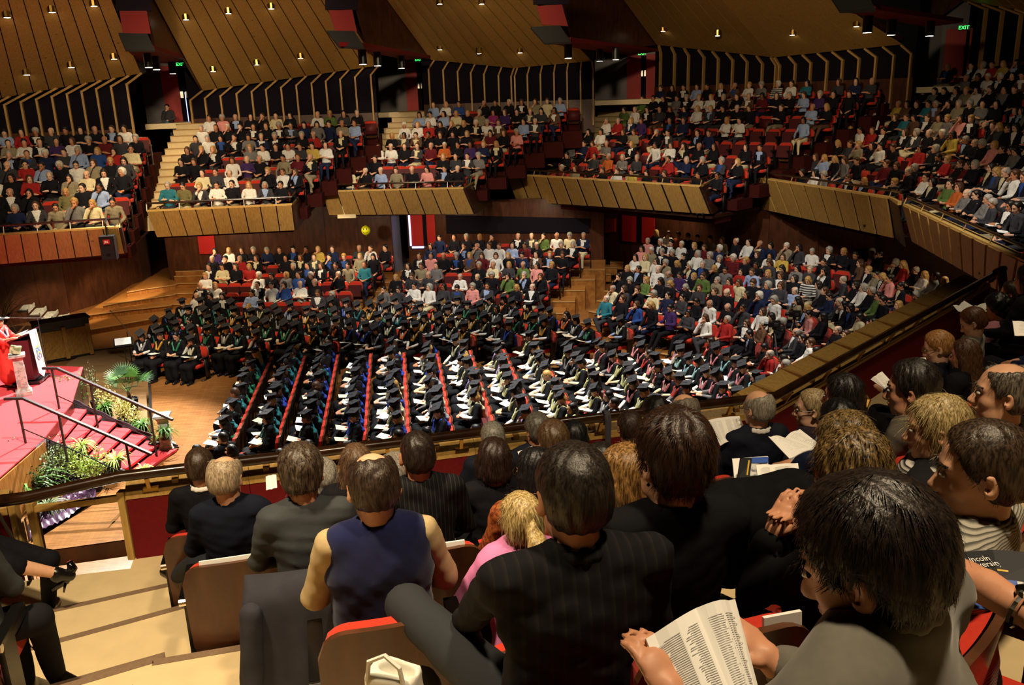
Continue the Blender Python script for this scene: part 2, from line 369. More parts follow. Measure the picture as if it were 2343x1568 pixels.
class Fig:
    """a seated figure in its own frame: floor under the seat at the origin, facing +y.  Joint positions first, then shapes."""
    def __init__(s, lean=-.06, yaw=0., nod=.15, roll=0., arms='lap', legs='plain', shoulder=.170, head=1.0, twist=0., wide=1.0, sit=.46, dz=0.):
        Rt = rotm(twist, lean, 0); hip = A3(0, .02, sit + .08); T = lambda x, y, z: hip + Rt @ A3(x, y, z); s.T = T; s.Rt = Rt
        s.hip = hip; s.w = wide; s.belly = T(0, .02, .14); s.chest = T(0, 0, .36); s.neck0 = T(0, -.015, .515 + dz); s.sh = [T(sx * shoulder, -.01, .478) for sx in (-1, 1)]
        s.hc = T(0, .015, .662 + dz); s.HR = rotm(yaw + twist * .5, nod, roll); s.hs = head
        s.hc = s.neck0 + (s.hc - s.neck0) * head
        hp = lambda x, y, z: s.hc + s.HR @ (A3(x, y, z) * head); s.hp = hp
        E = lambda x, y, z: T(x, y, z)
        P_ = dict(lap=(E(-.25, .06, .22), E(.25, .06, .22), E(-.07, .28, .14), E(.07, .28, .13)),
                  fold=(E(-.25, .08, .24), E(.25, .08, .24), E(.05, .22, .25), E(-.05, .20, .22)),
                  chin=(E(-.25, .06, .22), E(.22, .20, .22), E(.0, .24, .16), E(.05, .145, .53)),
                  read=(E(-.25, .06, .24), E(.25, .06, .24), E(-.11, .33, .25), E(.11, .33, .25)),
                  knee=(E(-.26, .08, .22), E(.26, .08, .22), E(-.13, .36, .10), E(.13, .36, .10)),
                  side=(E(-.24, -.02, .20), E(.24, -.02, .20), E(-.25, .18, .10), E(.25, .18, .10)))
        s.el = list(P_[arms][:2]); s.wr = list(P_[arms][2:]); s.armk = arms
        if legs == 'plain': kn = [A3(-.11, .46, sit + .05), A3(.11, .46, sit + .05)]; an = [A3(-.12, .46, .10), A3(.12, .44, .10)]
        elif legs == 'cross': kn = [A3(-.10, .46, sit + .05), A3(.04, .48, sit + .17)]; an = [A3(-.10, .46, .10), A3(-.20, .56, sit - .16)]
        elif legs == 'out': kn = [A3(-.12, .46, sit + .06), A3(.12, .46, sit + .06)]; an = [A3(-.12, .72, .12), A3(.14, .66, .10)]
        s.hj = [hip + A3(-.09 * wide, 0, 0), hip + A3(.09 * wide, 0, 0)]; s.kn = kn; s.an = an
    def head_prims(s, child=1.0, detail=True):
        h = s.hs; hp = s.hp; R = s.HR; q = [('e', hp(0, -.014, .032), A3(.076, .096, .086) * h, 0, R), ('e', hp(0, .022, -.036), A3(.060, .066, .084) * h, .03 * h, R),
            ('c', hp(-.03, .03, -.085), hp(.03, .03, -.085), .028 * h, .028 * h, .03 * h), ('e', hp(0, .062, -.103), A3(.022, .02, .018) * h, .02 * h, R),
            ('c', hp(0, .080, .002), hp(0, .102, -.036), .009 * h, .015 * h, .016 * h), ('e', hp(0, .096, -.040), A3(.019, .011, .009) * h, .01 * h, R)]
        if detail:
            q += [('c', hp(-.036, .072, .024), hp(.036, .072, .024), .012 * h, .012 * h, .015 * h)]
            q += [('-e', hp(sx * .030, .096, .004), A3(.017, .016, .011) * h, .012 * h, R) for sx in (-1, 1)]
            q += [('e', hp(0, .084, -.064), A3(.024, .012, .006) * h, .008 * h, R), ('e', hp(0, .082, -.076), A3(.021, .012, .007) * h, .007 * h, R)]
            q += [('e', hp(sx * .042, .052, -.030), A3(.018, .018, .018) * h, .02 * h, R) for sx in (-1, 1)]
        for sx in (-1, 1):
            q += [('e', hp(sx * .084, -.014, -.006), A3(.011, .022, .034) * h, .006 * h, R @ rotm(-sx * .5))]
            if detail: q += [('-e', hp(sx * .090, -.006, -.002), A3(.008, .010, .017) * h, .005 * h, R)]
        q += [('c', hp(0, -.022, -.055), s.neck0, .051 * h, .056 * h, .03)]
        return q
    def skin_mi(s, lips=True):
        def f(c):
            q = (c - s.hc) @ s.HR / s.hs; m = np.zeros(len(c), int)
            e = np.minimum(((q - (.030, .088, .004)) / (.013, .022, .0075)) ** 2 @ np.ones(3), ((q - (-.030, .088, .004)) / (.013, .022, .0075)) ** 2 @ np.ones(3)); m[e < 1.25] = 1
            b = np.minimum(((q - (.031, .086, .026)) / (.020, .024, .0055)) ** 2 @ np.ones(3), ((q - (-.031, .086, .026)) / (.020, .024, .0055)) ** 2 @ np.ones(3)); m[b < 1.2] = 2
            if lips: m[((q - (0, .092, -.070)) / (.024, .02, .010)) ** 2 @ np.ones(3) < 1] = 3
            return m
        return f
    def hand(s, i, el, wr, tgt=None, curl=.35, sc=1.0, fine=True):
        """palm, four fingers of unequal length and a thumb, from the wrist along the forearm"""
        d = unit(tgt - wr) if tgt is not None else unit(unit(wr - el) + A3((.35 if i == 0 else -.35), .1, -.15)); sx = -1 if i == 0 else 1
        up = unit(A3(0, 0, 1) - d * d[2] + 1e-6); x = np.cross(d, up) * sx      # x points to the thumb-far side
        q = [('c', wr, wr + d * .03 * sc, .024 * sc, .030 * sc, .01), ('e', wr + d * .065 * sc, A3(.040, .048, .016) * sc, .012, np.stack([x, d, up], 1))]
        for k, (off, L) in enumerate(((-.030, .070), (-.010, .080), (.010, .076), (.029, .060))):
            b0 = wr + d * .10 * sc + x * off * sc; d1 = unit(d - up * curl); d2 = unit(d - up * (curl * 2.6)); m1 = b0 + d1 * L * .5 * sc; m2 = m1 + d2 * L * .5 * sc
            q += [('c', b0 - d * .02, m1, .0095 * sc, .0088 * sc, .004), ('c', m1, m2, .0088 * sc, .007 * sc, .003)]
        tb = wr + d * .035 * sc - x * .034 * sc; tm = tb + unit(d * .7 - x * .6 - up * .2) * .045 * sc; te = tm + unit(d - up * .35) * .032 * sc
        q += [('c', tb, tm, .0125 * sc, .0105 * sc, .008), ('c', tm, te, .0105 * sc, .008 * sc, .003)]
        return q if fine else [('c', wr, wr + d * .06 * sc, .030, .034, .01), ('e', wr + d * .105 * sc, A3(.040, .052, .022) * sc, .02, np.stack([x, d, up], 1)), ('c', tb, te, .014, .011, .01)]
    def skin(s, fine=False, legs=True, hands=True, torso=True):
        q = s.head_prims(detail=True); w = s.w
        q += [('c', s.neck0, s.chest, .050, .06, .03)]
        if torso: q += [('c', s.chest, s.hip, .10 * w, .10 * w, .05)]
        for i in (0, 1):
            q += [('c', s.chest, s.sh[i], .06, .045, .04), ('c', s.sh[i], s.el[i], .042, .034, .03), ('c', s.el[i], s.wr[i], .034, .025, .02)]
            if hands: q += s.hand(i, s.el[i], s.wr[i], fine=fine)
            if legs: q += [('c', s.hj[i], s.kn[i], .070, .050, .03), ('c', s.kn[i], s.an[i], .050, .036, .02), ('c', s.an[i], s.foot(i)[1], .035, .028, .02)]
        return q
    def foot(s, i):
        a = s.an[i]; k = s.kn[i]; d = unit(A3(0, 1, 0)) if abs((a - k)[2]) > .25 else unit(a - k)
        return a + A3(0, -.03, -.06), a + d * .15 + A3(0, 0, -.065)
    def top(s, loose=0., skirt=.1, sleeve=1.0, folds=.005, seed=1, vest=False, fat=0.):
        w = s.w; T = s.T; L = loose; q = [('e', T(0, -.005, .36), A3(.165 * w + L, .115 + L + fat * .5, .19), 0, s.Rt), ('e', T(0, .015 + fat * .4, .14), A3(.155 * w + L + fat, .125 + L + fat, .19), .08, s.Rt),
            ('e', T(0, .0, .0), A3(.175 * w + L + fat, .13 + L + fat, .12), .06, s.Rt), ('c', s.sh[0] * .9 + s.sh[1] * .1, s.sh[0] * .1 + s.sh[1] * .9, .058 + L * .7, .058 + L * .7, .06), ('c', s.neck0 + (s.chest - s.neck0) * .25, s.chest, .070, .10, .05)]
        q += [('c', s.neck0 + (0, 0, .012), s.neck0 * .35 + j * .65 + (0, 0, .0), .060 + L * .5, .054 + L * .5, .04) for j in s.sh]
        if not vest:
            for i in (0, 1):
                e1 = s.el[i] + (s.wr[i] - s.el[i]) * (sleeve * .92) if sleeve > .5 else None
                q += [('c', s.sh[i], s.el[i], .058 + L * .6, .047 + L * .6, .035)] if sleeve > .2 else [('c', s.sh[i], s.sh[i] + (s.el[i] - s.sh[i]) * .45, .062, .056, .03)]
                if e1 is not None: q += [('c', s.el[i], e1, .050 + L, .037 + L, .02)]
        if folds: q += [('f', lambda p: folds * noise3(p * A3(1, 1, 1.6), 38, seed) + folds * 1.2 * noise3(p, 13, seed + 3))]
        q += [('-c', s.neck0 + (s.hc - s.neck0) * .20, s.neck0 + (s.hc - s.neck0) * .9, .060, .085, .008)]
        return q
    def bottom(s, loose=0., skirt=False, folds=.004, seed=2):
        q = [('e', s.hip + A3(0, .0, -.01), A3(.175 * s.w, .15, .11), 0)]
        for i in (0, 1):
            q += [('c', s.hj[i], s.kn[i], .092 + loose, .070 + loose, .04)]
            if not skirt: q += [('c', s.kn[i], s.an[i] + (s.kn[i] - s.an[i]) * .05, .068 + loose, .052 + loose, .03)]
        if skirt: q += [('c', s.hip, (s.kn[0] + s.kn[1]) / 2, .12, .10, .08), ('c', (s.kn[0] + s.kn[1]) / 2, (s.kn[0] * .6 + s.an[0] * .4 + s.kn[1] * .6 + s.an[1] * .4) / 2, .10, .11, .05)]
        if folds: q += [('f', lambda p: folds * noise3(p, 26, seed))]
        return q
    def shoes(s):
        q = []
        for i in (0, 1):
            a, t = s.foot(i); q += [('c', a, t, .042, .040, .0 if i == 0 else .005), ('c', s.an[i] - A3(0, 0, .03), a, .042, .042, .02)]
        return q
    def hair(s, style='short', t=.014, seed=3, part=0.):
        h = s.hs; hp = s.hp; R = s.HR; ax = lambda *q: R @ unit(A3(*q))
        cr = ('e', hp(0, -.016, .034), (A3(.076, .097, .087) + t) * h, 0, R); q = [cr]
        N = lambda amp, fr, st=1: ('f', lambda p: amp * np.sin(np.arctan2(((p - s.hc) @ R)[:, 0], -((p - s.hc) @ R)[:, 1] + .01) * fr + 4 * noise3(p, 30, seed)) * np.clip(np.linalg.norm(((p - s.hc) @ R)[:, :2], axis=1) / .06, 0, 1) + amp * .8 * noise3(p, 70 * st, seed + 1))
        if style in ('short', 'crop', 'messy', 'balding', 'fringe'):
            q += [('e', hp(0, -.040, -.015), A3(.070 + t * .8, .070 + t * .5, .075) * h, .03, R)]
            if style == 'messy': q[0] = ('e', hp(0, -.018, .042), (A3(.076, .097, .087) + t + .006) * h, 0, R)
            q += [('cut', hp(0, .052, .060), ax(0, .92, -.40), .02), ('cut', hp(0, .01, -.02), ax(0, .80, -.60), .01), ('cut', hp(0, -.02, -.072), ax(0, 0, -1), .015)]
            q += [('-e', hp(sx * .096, .002, -.022), A3(.030, .034, .048) * h, .012, R) for sx in (-1, 1)]
            if style == 'balding': q += [('-e', hp(0, .0, .125), A3(.060, .080, .055) * h, .02, R)]
            if style == 'fringe': q += [('-e', hp(0, .03, .13), A3(.085, .115, .105) * h, .02, R)]
            q += [N(.0035 if style == 'messy' else .0018, 16)]
        elif style == 'bob':
            q += [('e', hp(0, -.036, -.04), A3(.094, .078, .105) * h, .03, R), ('c', hp(-.078, .012, 0), hp(-.076, .005, -.09), .030 * h, .026 * h, .02), ('c', hp(.078, .012, 0), hp(.076, .005, -.09), .030 * h, .026 * h, .02)]
            q += [('cut', hp(0, .062, .055), ax(0, .95, -.3), .015), ('-e', hp(0, .085, -.045), A3(.062, .062, .105) * h, .015, R), ('cut', hp(0, 0, -.115), ax(0, 0, -1), .02), N(.0035, 15)]
        elif style == 'curly':
            q[0] = ('e', hp(0, -.018, .036), (A3(.082, .10, .092) + t + .012) * h, 0, R)
            q += [('e', hp(0, -.045, -.03), A3(.095, .075, .09) * h, .03, R), ('cut', hp(0, .062, .055), ax(0, .95, -.3), .015), ('-e', hp(0, .085, -.045), A3(.062, .06, .105) * h, .015, R), ('cut', hp(0, 0, -.09), ax(0, 0, -1), .02), ('f', lambda p: .006 * noise3(p, 110, seed) + .005 * noise3(p, 60, seed + 2))]
        elif style in ('long', 'pony'):
            q += [('e', hp(0, -.036, -.03), A3(.088, .076, .095) * h, .03, R)]
            if style == 'long':
                e = s.neck0 + s.Rt @ A3(0, -.085, -.10); q += [('c', hp(0, -.05, -.06), e, .085 * h, .075 * h, .04), ('c', hp(-.075, .0, -.02), s.neck0 + s.Rt @ A3(-.085, -.03, -.04), .028, .03, .03), ('c', hp(.075, .0, -.02), s.neck0 + s.Rt @ A3(.085, -.03, -.04), .028, .03, .03)]
            else:
                k = hp(0, -.125, .0); q += [('cut', hp(0, -.02, -.08), ax(0, .3, -1), .02), ('e', k, A3(.024, .03, .024), .008, R), ('c', k, k + R @ A3(0, -.05, -.06), .026, .036, .01), ('c', k + R @ A3(0, -.05, -.06), k + R @ A3(0, -.04, -.17), .036, .012, .02)]
            q += [('cut', hp(0, .062, .055), ax(0, .95, -.3), .015), ('-e', hp(0, .085, -.045), A3(.062, .062, .105) * h, .015, R), N(.0035, 15)]
        return q
    def gown(s, seed=5):
        q = s.top(loose=.012, folds=.007, seed=seed, sleeve=.3)
        for i in (0, 1):
            w = s.el[i] + (s.wr[i] - s.el[i]) * .45; q += [('c', s.el[i], w + A3(0, -.03, -.05), .058, .072, .04), ('c', w + A3(0, -.03, -.05), w + A3(0, -.06, -.20), .062, .035, .04)]
        q += [('c', s.hip, (s.kn[0] + s.kn[1]) / 2, .13, .10, .08), ('c', s.hip + A3(.10, 0, 0), s.kn[1], .095, .085, .05), ('c', s.hip - A3(.10, 0, 0), s.kn[0], .095, .085, .05), ('b', (s.kn[0] + s.kn[1] + s.an[0] + s.an[1]) / 4 + A3(0, .02, .02), A3(.15, .035, .24), .05)]
        for i in (0, 1): q += [('c', s.kn[i], s.an[i] + A3(0, 0, .12), .085, .09, .06)]
        q += [('f', lambda p: .008 * noise3(p * A3(1, 1, .4), 24, seed))]
        q += [('-c', s.neck0 + (s.hc - s.neck0) * .10, s.neck0 + (s.hc - s.neck0) * .9, .068, .09, .01)]
        return q
    def hood(s):
        """the coloured hood: a band from the chest over both shoulders to a loop down the back"""
        T = s.T; pts = [T(-.035, .15, .30), T(-.10, .085, .46), T(-.115, .0, .535), T(-.06, -.095, .48), T(0, -.15, .34), T(.06, -.095, .48), T(.115, .0, .535), T(.10, .085, .46), T(.035, .15, .30)]
        q = [('c', a, b, .029, .029, .015) for a, b in zip(pts[:-1], pts[1:])]; q += [('c', T(-.035, -.145, .36), T(0, -.17, .12), .05, .06, .03), ('c', T(.035, -.145, .36), T(0, -.17, .12), .05, .06, .03)]
        return q + [('f', lambda p: .006 * noise3(p, 40, 4))]
    def cap_mesh(s, mats, tilt=.12):
        """mortarboard: skull cap, square board, button and tassel"""
        R = s.HR; c = s.hp(0, -.012, .088); m = MB(); n = 12
        prof = [(.088, -.055), (.090, -.02), (.078, .03), (.05, .045)]
        v = [];
        for r, z in prof:
            for j in range(n): a = 2 * math.pi * j / n; v.append(c + R @ A3(r * math.cos(a), r * 1.15 * math.sin(a), z))
        f = [(i * n + j, i * n + (j + 1) % n, (i + 1) * n + (j + 1) % n, (i + 1) * n + j) for i in range(3) for j in range(n)] + [tuple(range(3 * n, 4 * n))]
        m.add(v, f); Rb = R @ rotm(.12, tilt, 0) @ np.array([[.7071, -.7071, 0], [.7071, .7071, 0], [0, 0, 1]])
        m.box(c + R @ A3(0, 0, .052), (.235, .235, .008), R=Rb); m.lathe([(.012, 0), (.012, .008), (.004, .012)], 8, c + R @ A3(0, 0, .056))
        e = c + Rb @ A3(.118, -.02, .052 + .004); m.tube([c + R @ A3(0, 0, .062), e + (0, 0, .003), e - (0, 0, .09)], [.003, .003, .006], 5)
        return mesh_of('mortarboard', m.v, m.f, mats)
# ------------------------------------------------------------------ gallery sections (front edge read at z 4.35)
GAL = dict(
 A=dict(top=[(-70, 544), (272, 522)], bot=[(-60, 610), (285, 580)], n=7, r=.30, h0=4.97, f=(-60, 258), b=(-60, 318), planks=9, word='first', ret=(277, 470)),
 B=dict(top=[(335, 485), (668, 470)], bot=[(358, 543), (675, 527)], n=7, r=.33, h0=4.97, f=(383, 640), b=(478, 845), planks=9, word='second', ret=(692, 424)),
 C=dict(top=[(735, 440), (1060, 432)], bot=[(752, 492), (1085, 490)], n=7, r=.36, h0=4.97, f=(800, 1050), b=(990, 1312), planks=9, word='third', ret=(1110, 390)),
 D=dict(top=[(1157, 400), (1600, 428)], bot=[(1180, 460), (1625, 490)], n=8, r=.41, h0=4.62, f=(1225, 1640), b=(1510, 1995), planks=12, word='fourth', ret=(1655, 386)),
 E=dict(top=[(1692, 402), (2030, 455)], bot=[(1725, 475), (2045, 545)], n=9, r=.41, h0=4.62, f=(1745, 2040), b=(2170, 2420), planks=10, word='fifth', ret=(2052, 446)),
 F=dict(top=[(2063, 470), (2368, 615)], bot=[(2085, 552), (2343, 700)], n=6, r=.40, h0=4.85, f=(2085, 2400), b=(2330, 2560), planks=11, word='sixth', ret=None))
for k, s in GAL.items():
    s['p0'] = P(*s['top'][0], 4.35); s['p1'] = P(*s['top'][1], 4.35); s['t'] = unit(s['p1'] - s['p0']); s['nrm'] = np.array([-s['t'][1], s['t'][0], 0]); s['G'] = s['h0'] - 1.22
def row_line(s, i):
    p = s['p0'] + s['nrm'] * (1.08 + .91 * i); p[2] = s['h0'] + s['r'] * i
    u = i / (s['n'] - 1)
    return line_at_px(p, s['t'], s['f'][0] + (s['b'][0] - s['f'][0]) * u), line_at_px(p, s['t'], s['f'][1] + (s['b'][1] - s['f'][1]) * u)
def shell_wall():
    """the dark outer walls and ceiling that close the hall"""
    c = np.array([0, 16.]); n = 28
    pts = [np.array([c[0] + 33 * math.cos(2 * math.pi * i / n), c[1] + 33 * math.sin(2 * math.pi * i / n), 0]) for i in range(n)]
    m = MB()
    for i in range(n):
        a, b = pts[i], pts[(i + 1) % n]; o = (a + b) / 2 - np.array([*c, 0]); o = unit(o) * .3
        m.prism([a - (0, 0, .3), b - (0, 0, .3), b + (0, 0, 17), a + (0, 0, 17)], o)
    struct('wall_outer', m, DARKW2)
    m = MB(); m.prism([p + (0, 0, 17) for p in pts], (0, 0, .3)); struct('ceiling', m, BLACKWALL)
    m = MB(); m.prism([p * 1.0 for p in pts], (0, 0, -.3)); struct('floor', m, FLOORW)
shell_wall()
# balcony fronts: slanted pine planks on a dark backing, with a light cap
def balcony_front(k):
    s = GAL[k]; t, n = s['t'], s['nrm']; a, b = s['p0'], s['p1']
    pn = unit(n * math.cos(.24) - np.array([0, 0, 1]) * math.sin(.24) * -1)
    q0 = onpl(*s['bot'][0], a, pn); q1 = onpl(*s['bot'][1], a, pn)
    back = MB(); back.prism([a + n * .07, b + n * .07, q1 + n * .07, q0 + n * .07], n * .10)
    back.prism([a + n * .03, b + n * .03, b + n * .24, a + n * .24], (0, 0, .04), 1)
    root = struct('balcony_front', back, [BLACKWALL, PINE_EDGE], f'pine boarded balcony front under the {s["word"]} gallery block, slanting joints')
    N = s['planks']; g = (.035 if k in 'ABC' else .075) / N
    for i in range(N):
        u0, u1 = i / N + g, (i + 1) / N - g
        m = MB(); m.prism([a + (b - a) * u0, a + (b - a) * u1, q0 + (q1 - q0) * u1, q0 + (q1 - q0) * u0], n * .055)
        m.build('plank', PINE, root)
    # soffit towards the outer wall
    m = MB(); zb = min(q0[2], q1[2]); dp = 9
    m.prism([np.array([*q[:2], zb]) for q in (q0 + n * .1, q1 + n * .1, q1 + n * dp, q0 + n * dp)], (0, 0, .08)); struct('ceiling_under_gallery', m, DARKW2)
    s['q0'], s['q1'] = q0, q1
    # right-hand return cheek
    m = MB(); e = unit(n * .8 + t * .6); RL = 2.4
    if s['ret']:
        rp = P(*s['ret'], 4.62); rp[2] = b[2]; RL = min(np.linalg.norm(rp - b), 3.2); e = unit(rp - b)
    m.prism([b + n * .05, b + n * .05 + e * RL, q1 + n * .05 + e * RL, q1 + n * .05], t * .06); struct('wall_gallery_return', m, DARKW2)
    m = MB(); m.prism([a + n * .25, a + n * 1.6, q0 + n * 1.6, q0 + n * .25], -t * .06); struct('wall_gallery_return', m, DARKW2)
    # handrail on slim posts, with an oblique return at the right-hand end
    up = np.array([0, 0, .24 if k in 'ABC' else .22])
    r = empty('handrail', a, 0, f'slim dark handrail above the {s["word"]} balcony front', 'railing', 'gallery handrails')
    loc = lambda p: p - a
    m = MB(); m.tube([loc(a + up + n * .12), loc(b + up + n * .12), loc(b + up + n * .12 + e * RL + (0, 0, .10))], .035, 6); m.build('rail', RAILW, r)
    m = MB(); m.prism([loc(b + n * .05), loc(b + n * .05 + e * RL), loc(b + n * .05 + e * RL + (0, 0, .10)), loc(b + n * .05 + (0, 0, .05))], n * .12); m.build('coping', PINE_EDGE, r)
    for i in range(0, N + 1, 2):
        p = a + (b - a) * (i / N); m = MB(); m.tube([loc(p + n * .05 + (0, 0, .02)), loc(p + up + n * .12)], .014, 5); m.build('post', SMALLWHITE if k in 'ABC' else PINE_EDGE, r)
for k in GAL: balcony_front(k)
# stepped floors of the gallery
def gallery_floor(k):
    s = GAL[k]; n, t = s['nrm'], s['t']; m = MB()
    for i in range(s['n'] + 1):
        a, b = row_line(s, min(i, s['n'] - 1)); o = n * (.92 * (i - min(i, s['n'] - 1)))
        a = a - t * .34 + o; b = b + t * .34 + o; z = s['G'] + s['r'] * i
        th = .3 + .06 * i; a[2] = b[2] = z - th; w0 = -.55 if i else -.5
        m.prism([a + n * w0, b + n * w0, b + n * (.42 if i < s['n'] else 1.2), a + n * (.42 if i < s['n'] else 1.2)], (0, 0, th))
    struct('floor_gallery_tiers', m, TIERCARPET)
for k in GAL: gallery_floor(k)
# back walls with vertical ribs, and the leaning pine reflectors above
RIBS = dict(A=[20, 55, 92, 127, 162, 196, 229, 262, 295, 330], B=[462, 495, 530, 566, 600, 632, 666, 700, 734, 766, 798, 831, 866],
 C=[994, 1026, 1058, 1087, 1116, 1148, 1176, 1184, 1212, 1241, 1271, 1300, 1330, 1358],
 D=[1508, 1539, 1570, 1604, 1636, 1668, 1700, 1734, 1764, 1772, 1807, 1841, 1877, 1911, 1947, 1984, 2023, 2061], E=[2216, 2252, 2293, 2328])
EDGE = dict(A=[[(-70, 237), (323, 168)], [(-140, -70), (228, -70)], 11], B=[[(463, 208), (867, 150)], [(315, -70), (722, -70)], 12],
 C=[[(985, 137), (1174, 156), (1354, 140)], [(834, -70), (985, -70), (1150, -70)], 12], D=[[(1502, 103), (1770, 131), (2062, 102)], [(1375, -70), (1590, -70), (1795, -70)], 16],
 E=[[(2205, 2), (2400, 33)], [(2100, -70), (2290, -70)], 6])
WALLN = dict(A='bank behind the first gallery block', B='bank behind the second gallery block', C='folded bank in the middle of the hall', D='widest folded bank', E='bank above the top gallery corner')
PLANES = {}
def bank(k):
    s = GAL[k]; n, t = s['nrm'], s['t']
    off = 1.08 + .91 * s['n'] + .1; wp = s['p0'] + n * off
    zf = s['G'] + s['r'] * s['n'] - .5
    bp, tp, N = EDGE[k]; wi = wp - n * .30
    B3 = [onpl(x, y, wi, n) for x, y in bp]
    a = line_at_px(wp, t, bp[0][0] - 6); b = line_at_px(wp, t, bp[-1][0] + 8); a[2] = b[2] = zf
    m = MB(); zt = max(p[2] for p in B3) + 1.5
    m.prism([a, b, b + (0, 0, zt - zf), a + (0, 0, zt - zf)], n * .25); m.prism([a - n * .03, b - n * .03, b - n * .03 + (0, 0, 1.35), a - n * .03 + (0, 0, 1.35)], n * .03, 1)
    wall = struct('wall_gallery_back', m, [BLACKWALL, DARKW])
    for px in RIBS[k]:
        q = line_at_px(wp - n * .10, t, px); 
        u = (px - bp[0][0]) / (bp[-1][0] - bp[0][0])
        # lower edge height of the reflector at this column
        for (x0, y0), (x1, y1), c0, c1 in [(bp[i], bp[i + 1], B3[i], B3[i + 1]) for i in range(len(bp) - 1)]:
            if px <= x1 or x1 == bp[-1][0]: tp3 = c0 + (c1 - c0) * min(max((px - x0) / (x1 - x0), 0), 1); break
        m = MB(); lo = np.array([q[0], q[1], zf + .3]); hi = np.array([q[0], q[1], tp3[2] - .30])
        m.bar(lo, hi, .062, .15, up=n); tt = np.array([tp3[0], tp3[1], tp3[2]]); m.bar(hi - (0, 0, .03), tt, .062, .12, up=n)
        m.build('rib', RIB, wall)
    # reflector faces
    d = -n * math.cos(math.radians(34)) + np.array([0, 0, math.sin(math.radians(34))])
    T3 = []
    for i, (x, y) in enumerate(tp):
        j = min(i, len(B3) - 2); pn = np.cross(B3[j + 1] - B3[j], d); T3.append(onpl(x, y, B3[j], pn))
    root = None; nf = len(B3) - 1
    bk = MB()
    for j in range(nf):
        pn = unit(np.cross(B3[j + 1] - B3[j], d)); pn = pn if pn[2] > 0 else -pn
        bk.prism([B3[j] + pn * .17, B3[j + 1] + pn * .17, T3[j + 1] + pn * .17, T3[j] + pn * .17], pn * .12)
    root = struct('ceiling_reflector', bk, [DARKW2], f'leaning pine acoustic panel, {WALLN[k]}')
    per = N // nf; g = .03 / per * 1.2
    for j in range(nf):
        pn = unit(np.cross(B3[j + 1] - B3[j], d)); pn = pn if pn[2] > 0 else -pn
        for i in range(per):
            u0, u1 = i / per + g, (i + 1) / per - g
            m = MB(); m.prism([B3[j] + (B3[j + 1] - B3[j]) * u0, B3[j] + (B3[j + 1] - B3[j]) * u1, T3[j] + (T3[j + 1] - T3[j]) * u1, T3[j] + (T3[j + 1] - T3[j]) * u0], pn * .05)
            m.build('plank', PINE, root)
        PLANES.setdefault(k, []).append((B3[j], pn, bp[j][0], bp[j + 1][0]))
    s['B3'], s['T3'], s['wp'] = B3, T3, wp
for k in 'ABCDE': bank(k)
# round downlights under the reflectors
def downlight(px, py, k, word, deep=False):
    best = PLANES[k][0]
    for pl in PLANES[k]:
        if pl[2] - 130 <= px + (140 - py) * .6: best = pl
    p = onpl(px, py, best[0], best[1])
    r = empty('downlight', p, 0, word, 'downlight', 'downlights under the pine reflectors')
    m = MB(); m.lathe([(.10, -.10), (.125, -.09), (.125, .12)], 12); m.build('housing', BRASS, r)
    m = MB(); m.lathe([(.085, -.105), (.085, -.10)], 12); m.build('lamp_lens', LAMP, r)
DL = dict(A=[(15, 32), (118, 20), (214, 6), (60, 164), (162, 147), (260, 128)], B=[(425, 38), (522, 24), (620, 13), (487, 157), (587, 142), (687, 127)],
 C=[(1006, 3), (1102, 3), (1006, 108), (1096, 117), (1190, 115)], D=[(1517, 66), (1642, 76), (1813, 74), (1960, 54)])
ORD = ['first', 'second', 'third', 'fourth', 'fifth', 'sixth', 'seventh', 'eighth', 'ninth', 'tenth', 'eleventh', 'twelfth', 'thirteenth', 'fourteenth', 'fifteenth', 'sixteenth', 'seventeenth', 'eighteenth', 'nineteenth', 'twentieth']
for k, L in DL.items():
    for i, (x, y) in enumerate(L):
        hi = y < 40 if k != 'D' else False
        up = [q for q in L if (q[1] < 45) == (y < 45)] if k != 'D' else L
        downlight(x, y, k, f'{ORD[sorted(up).index((x, y))]} round brass downlight from the left, {"upper" if y < 45 else "lower"} row, {GAL[k]["word"]} pine reflector')
# portals: red double doors between dark walls, EXIT sign, red soffit with black lamps
def text_mesh(name, s, size, mat, R, loc, parent=None, ext=.004, align='CENTER'):
    c = bpy.data.curves.new(name, 'FONT'); c.body = s; c.size = size; c.extrude = ext; c.align_x = align; c.align_y = 'CENTER'; c.resolution_u = 2
    o = bpy.data.objects.new(name, c); COL.objects.link(o)
    dg = bpy.context.evaluated_depsgraph_get(); me = bpy.data.meshes.new_from_object(o.evaluated_get(dg))
    bpy.data.objects.remove(o); bpy.data.curves.remove(c)
    me.materials.clear(); me.materials.append(mat)
    o = link(name, me, parent); R = np.asarray(R)
    o.matrix_local = Matrix([[*R[0], loc[0]], [*R[1], loc[1]], [*R[2], loc[2]], [0, 0, 0, 1]])
    return o
def frame_of(n):
    """right, up, out axes of a vertical face whose outward normal is n"""
    n = unit(n); x = unit(np.cross((0, 0, 1), n)); return np.stack([x, np.cross(n, x), n], 1)
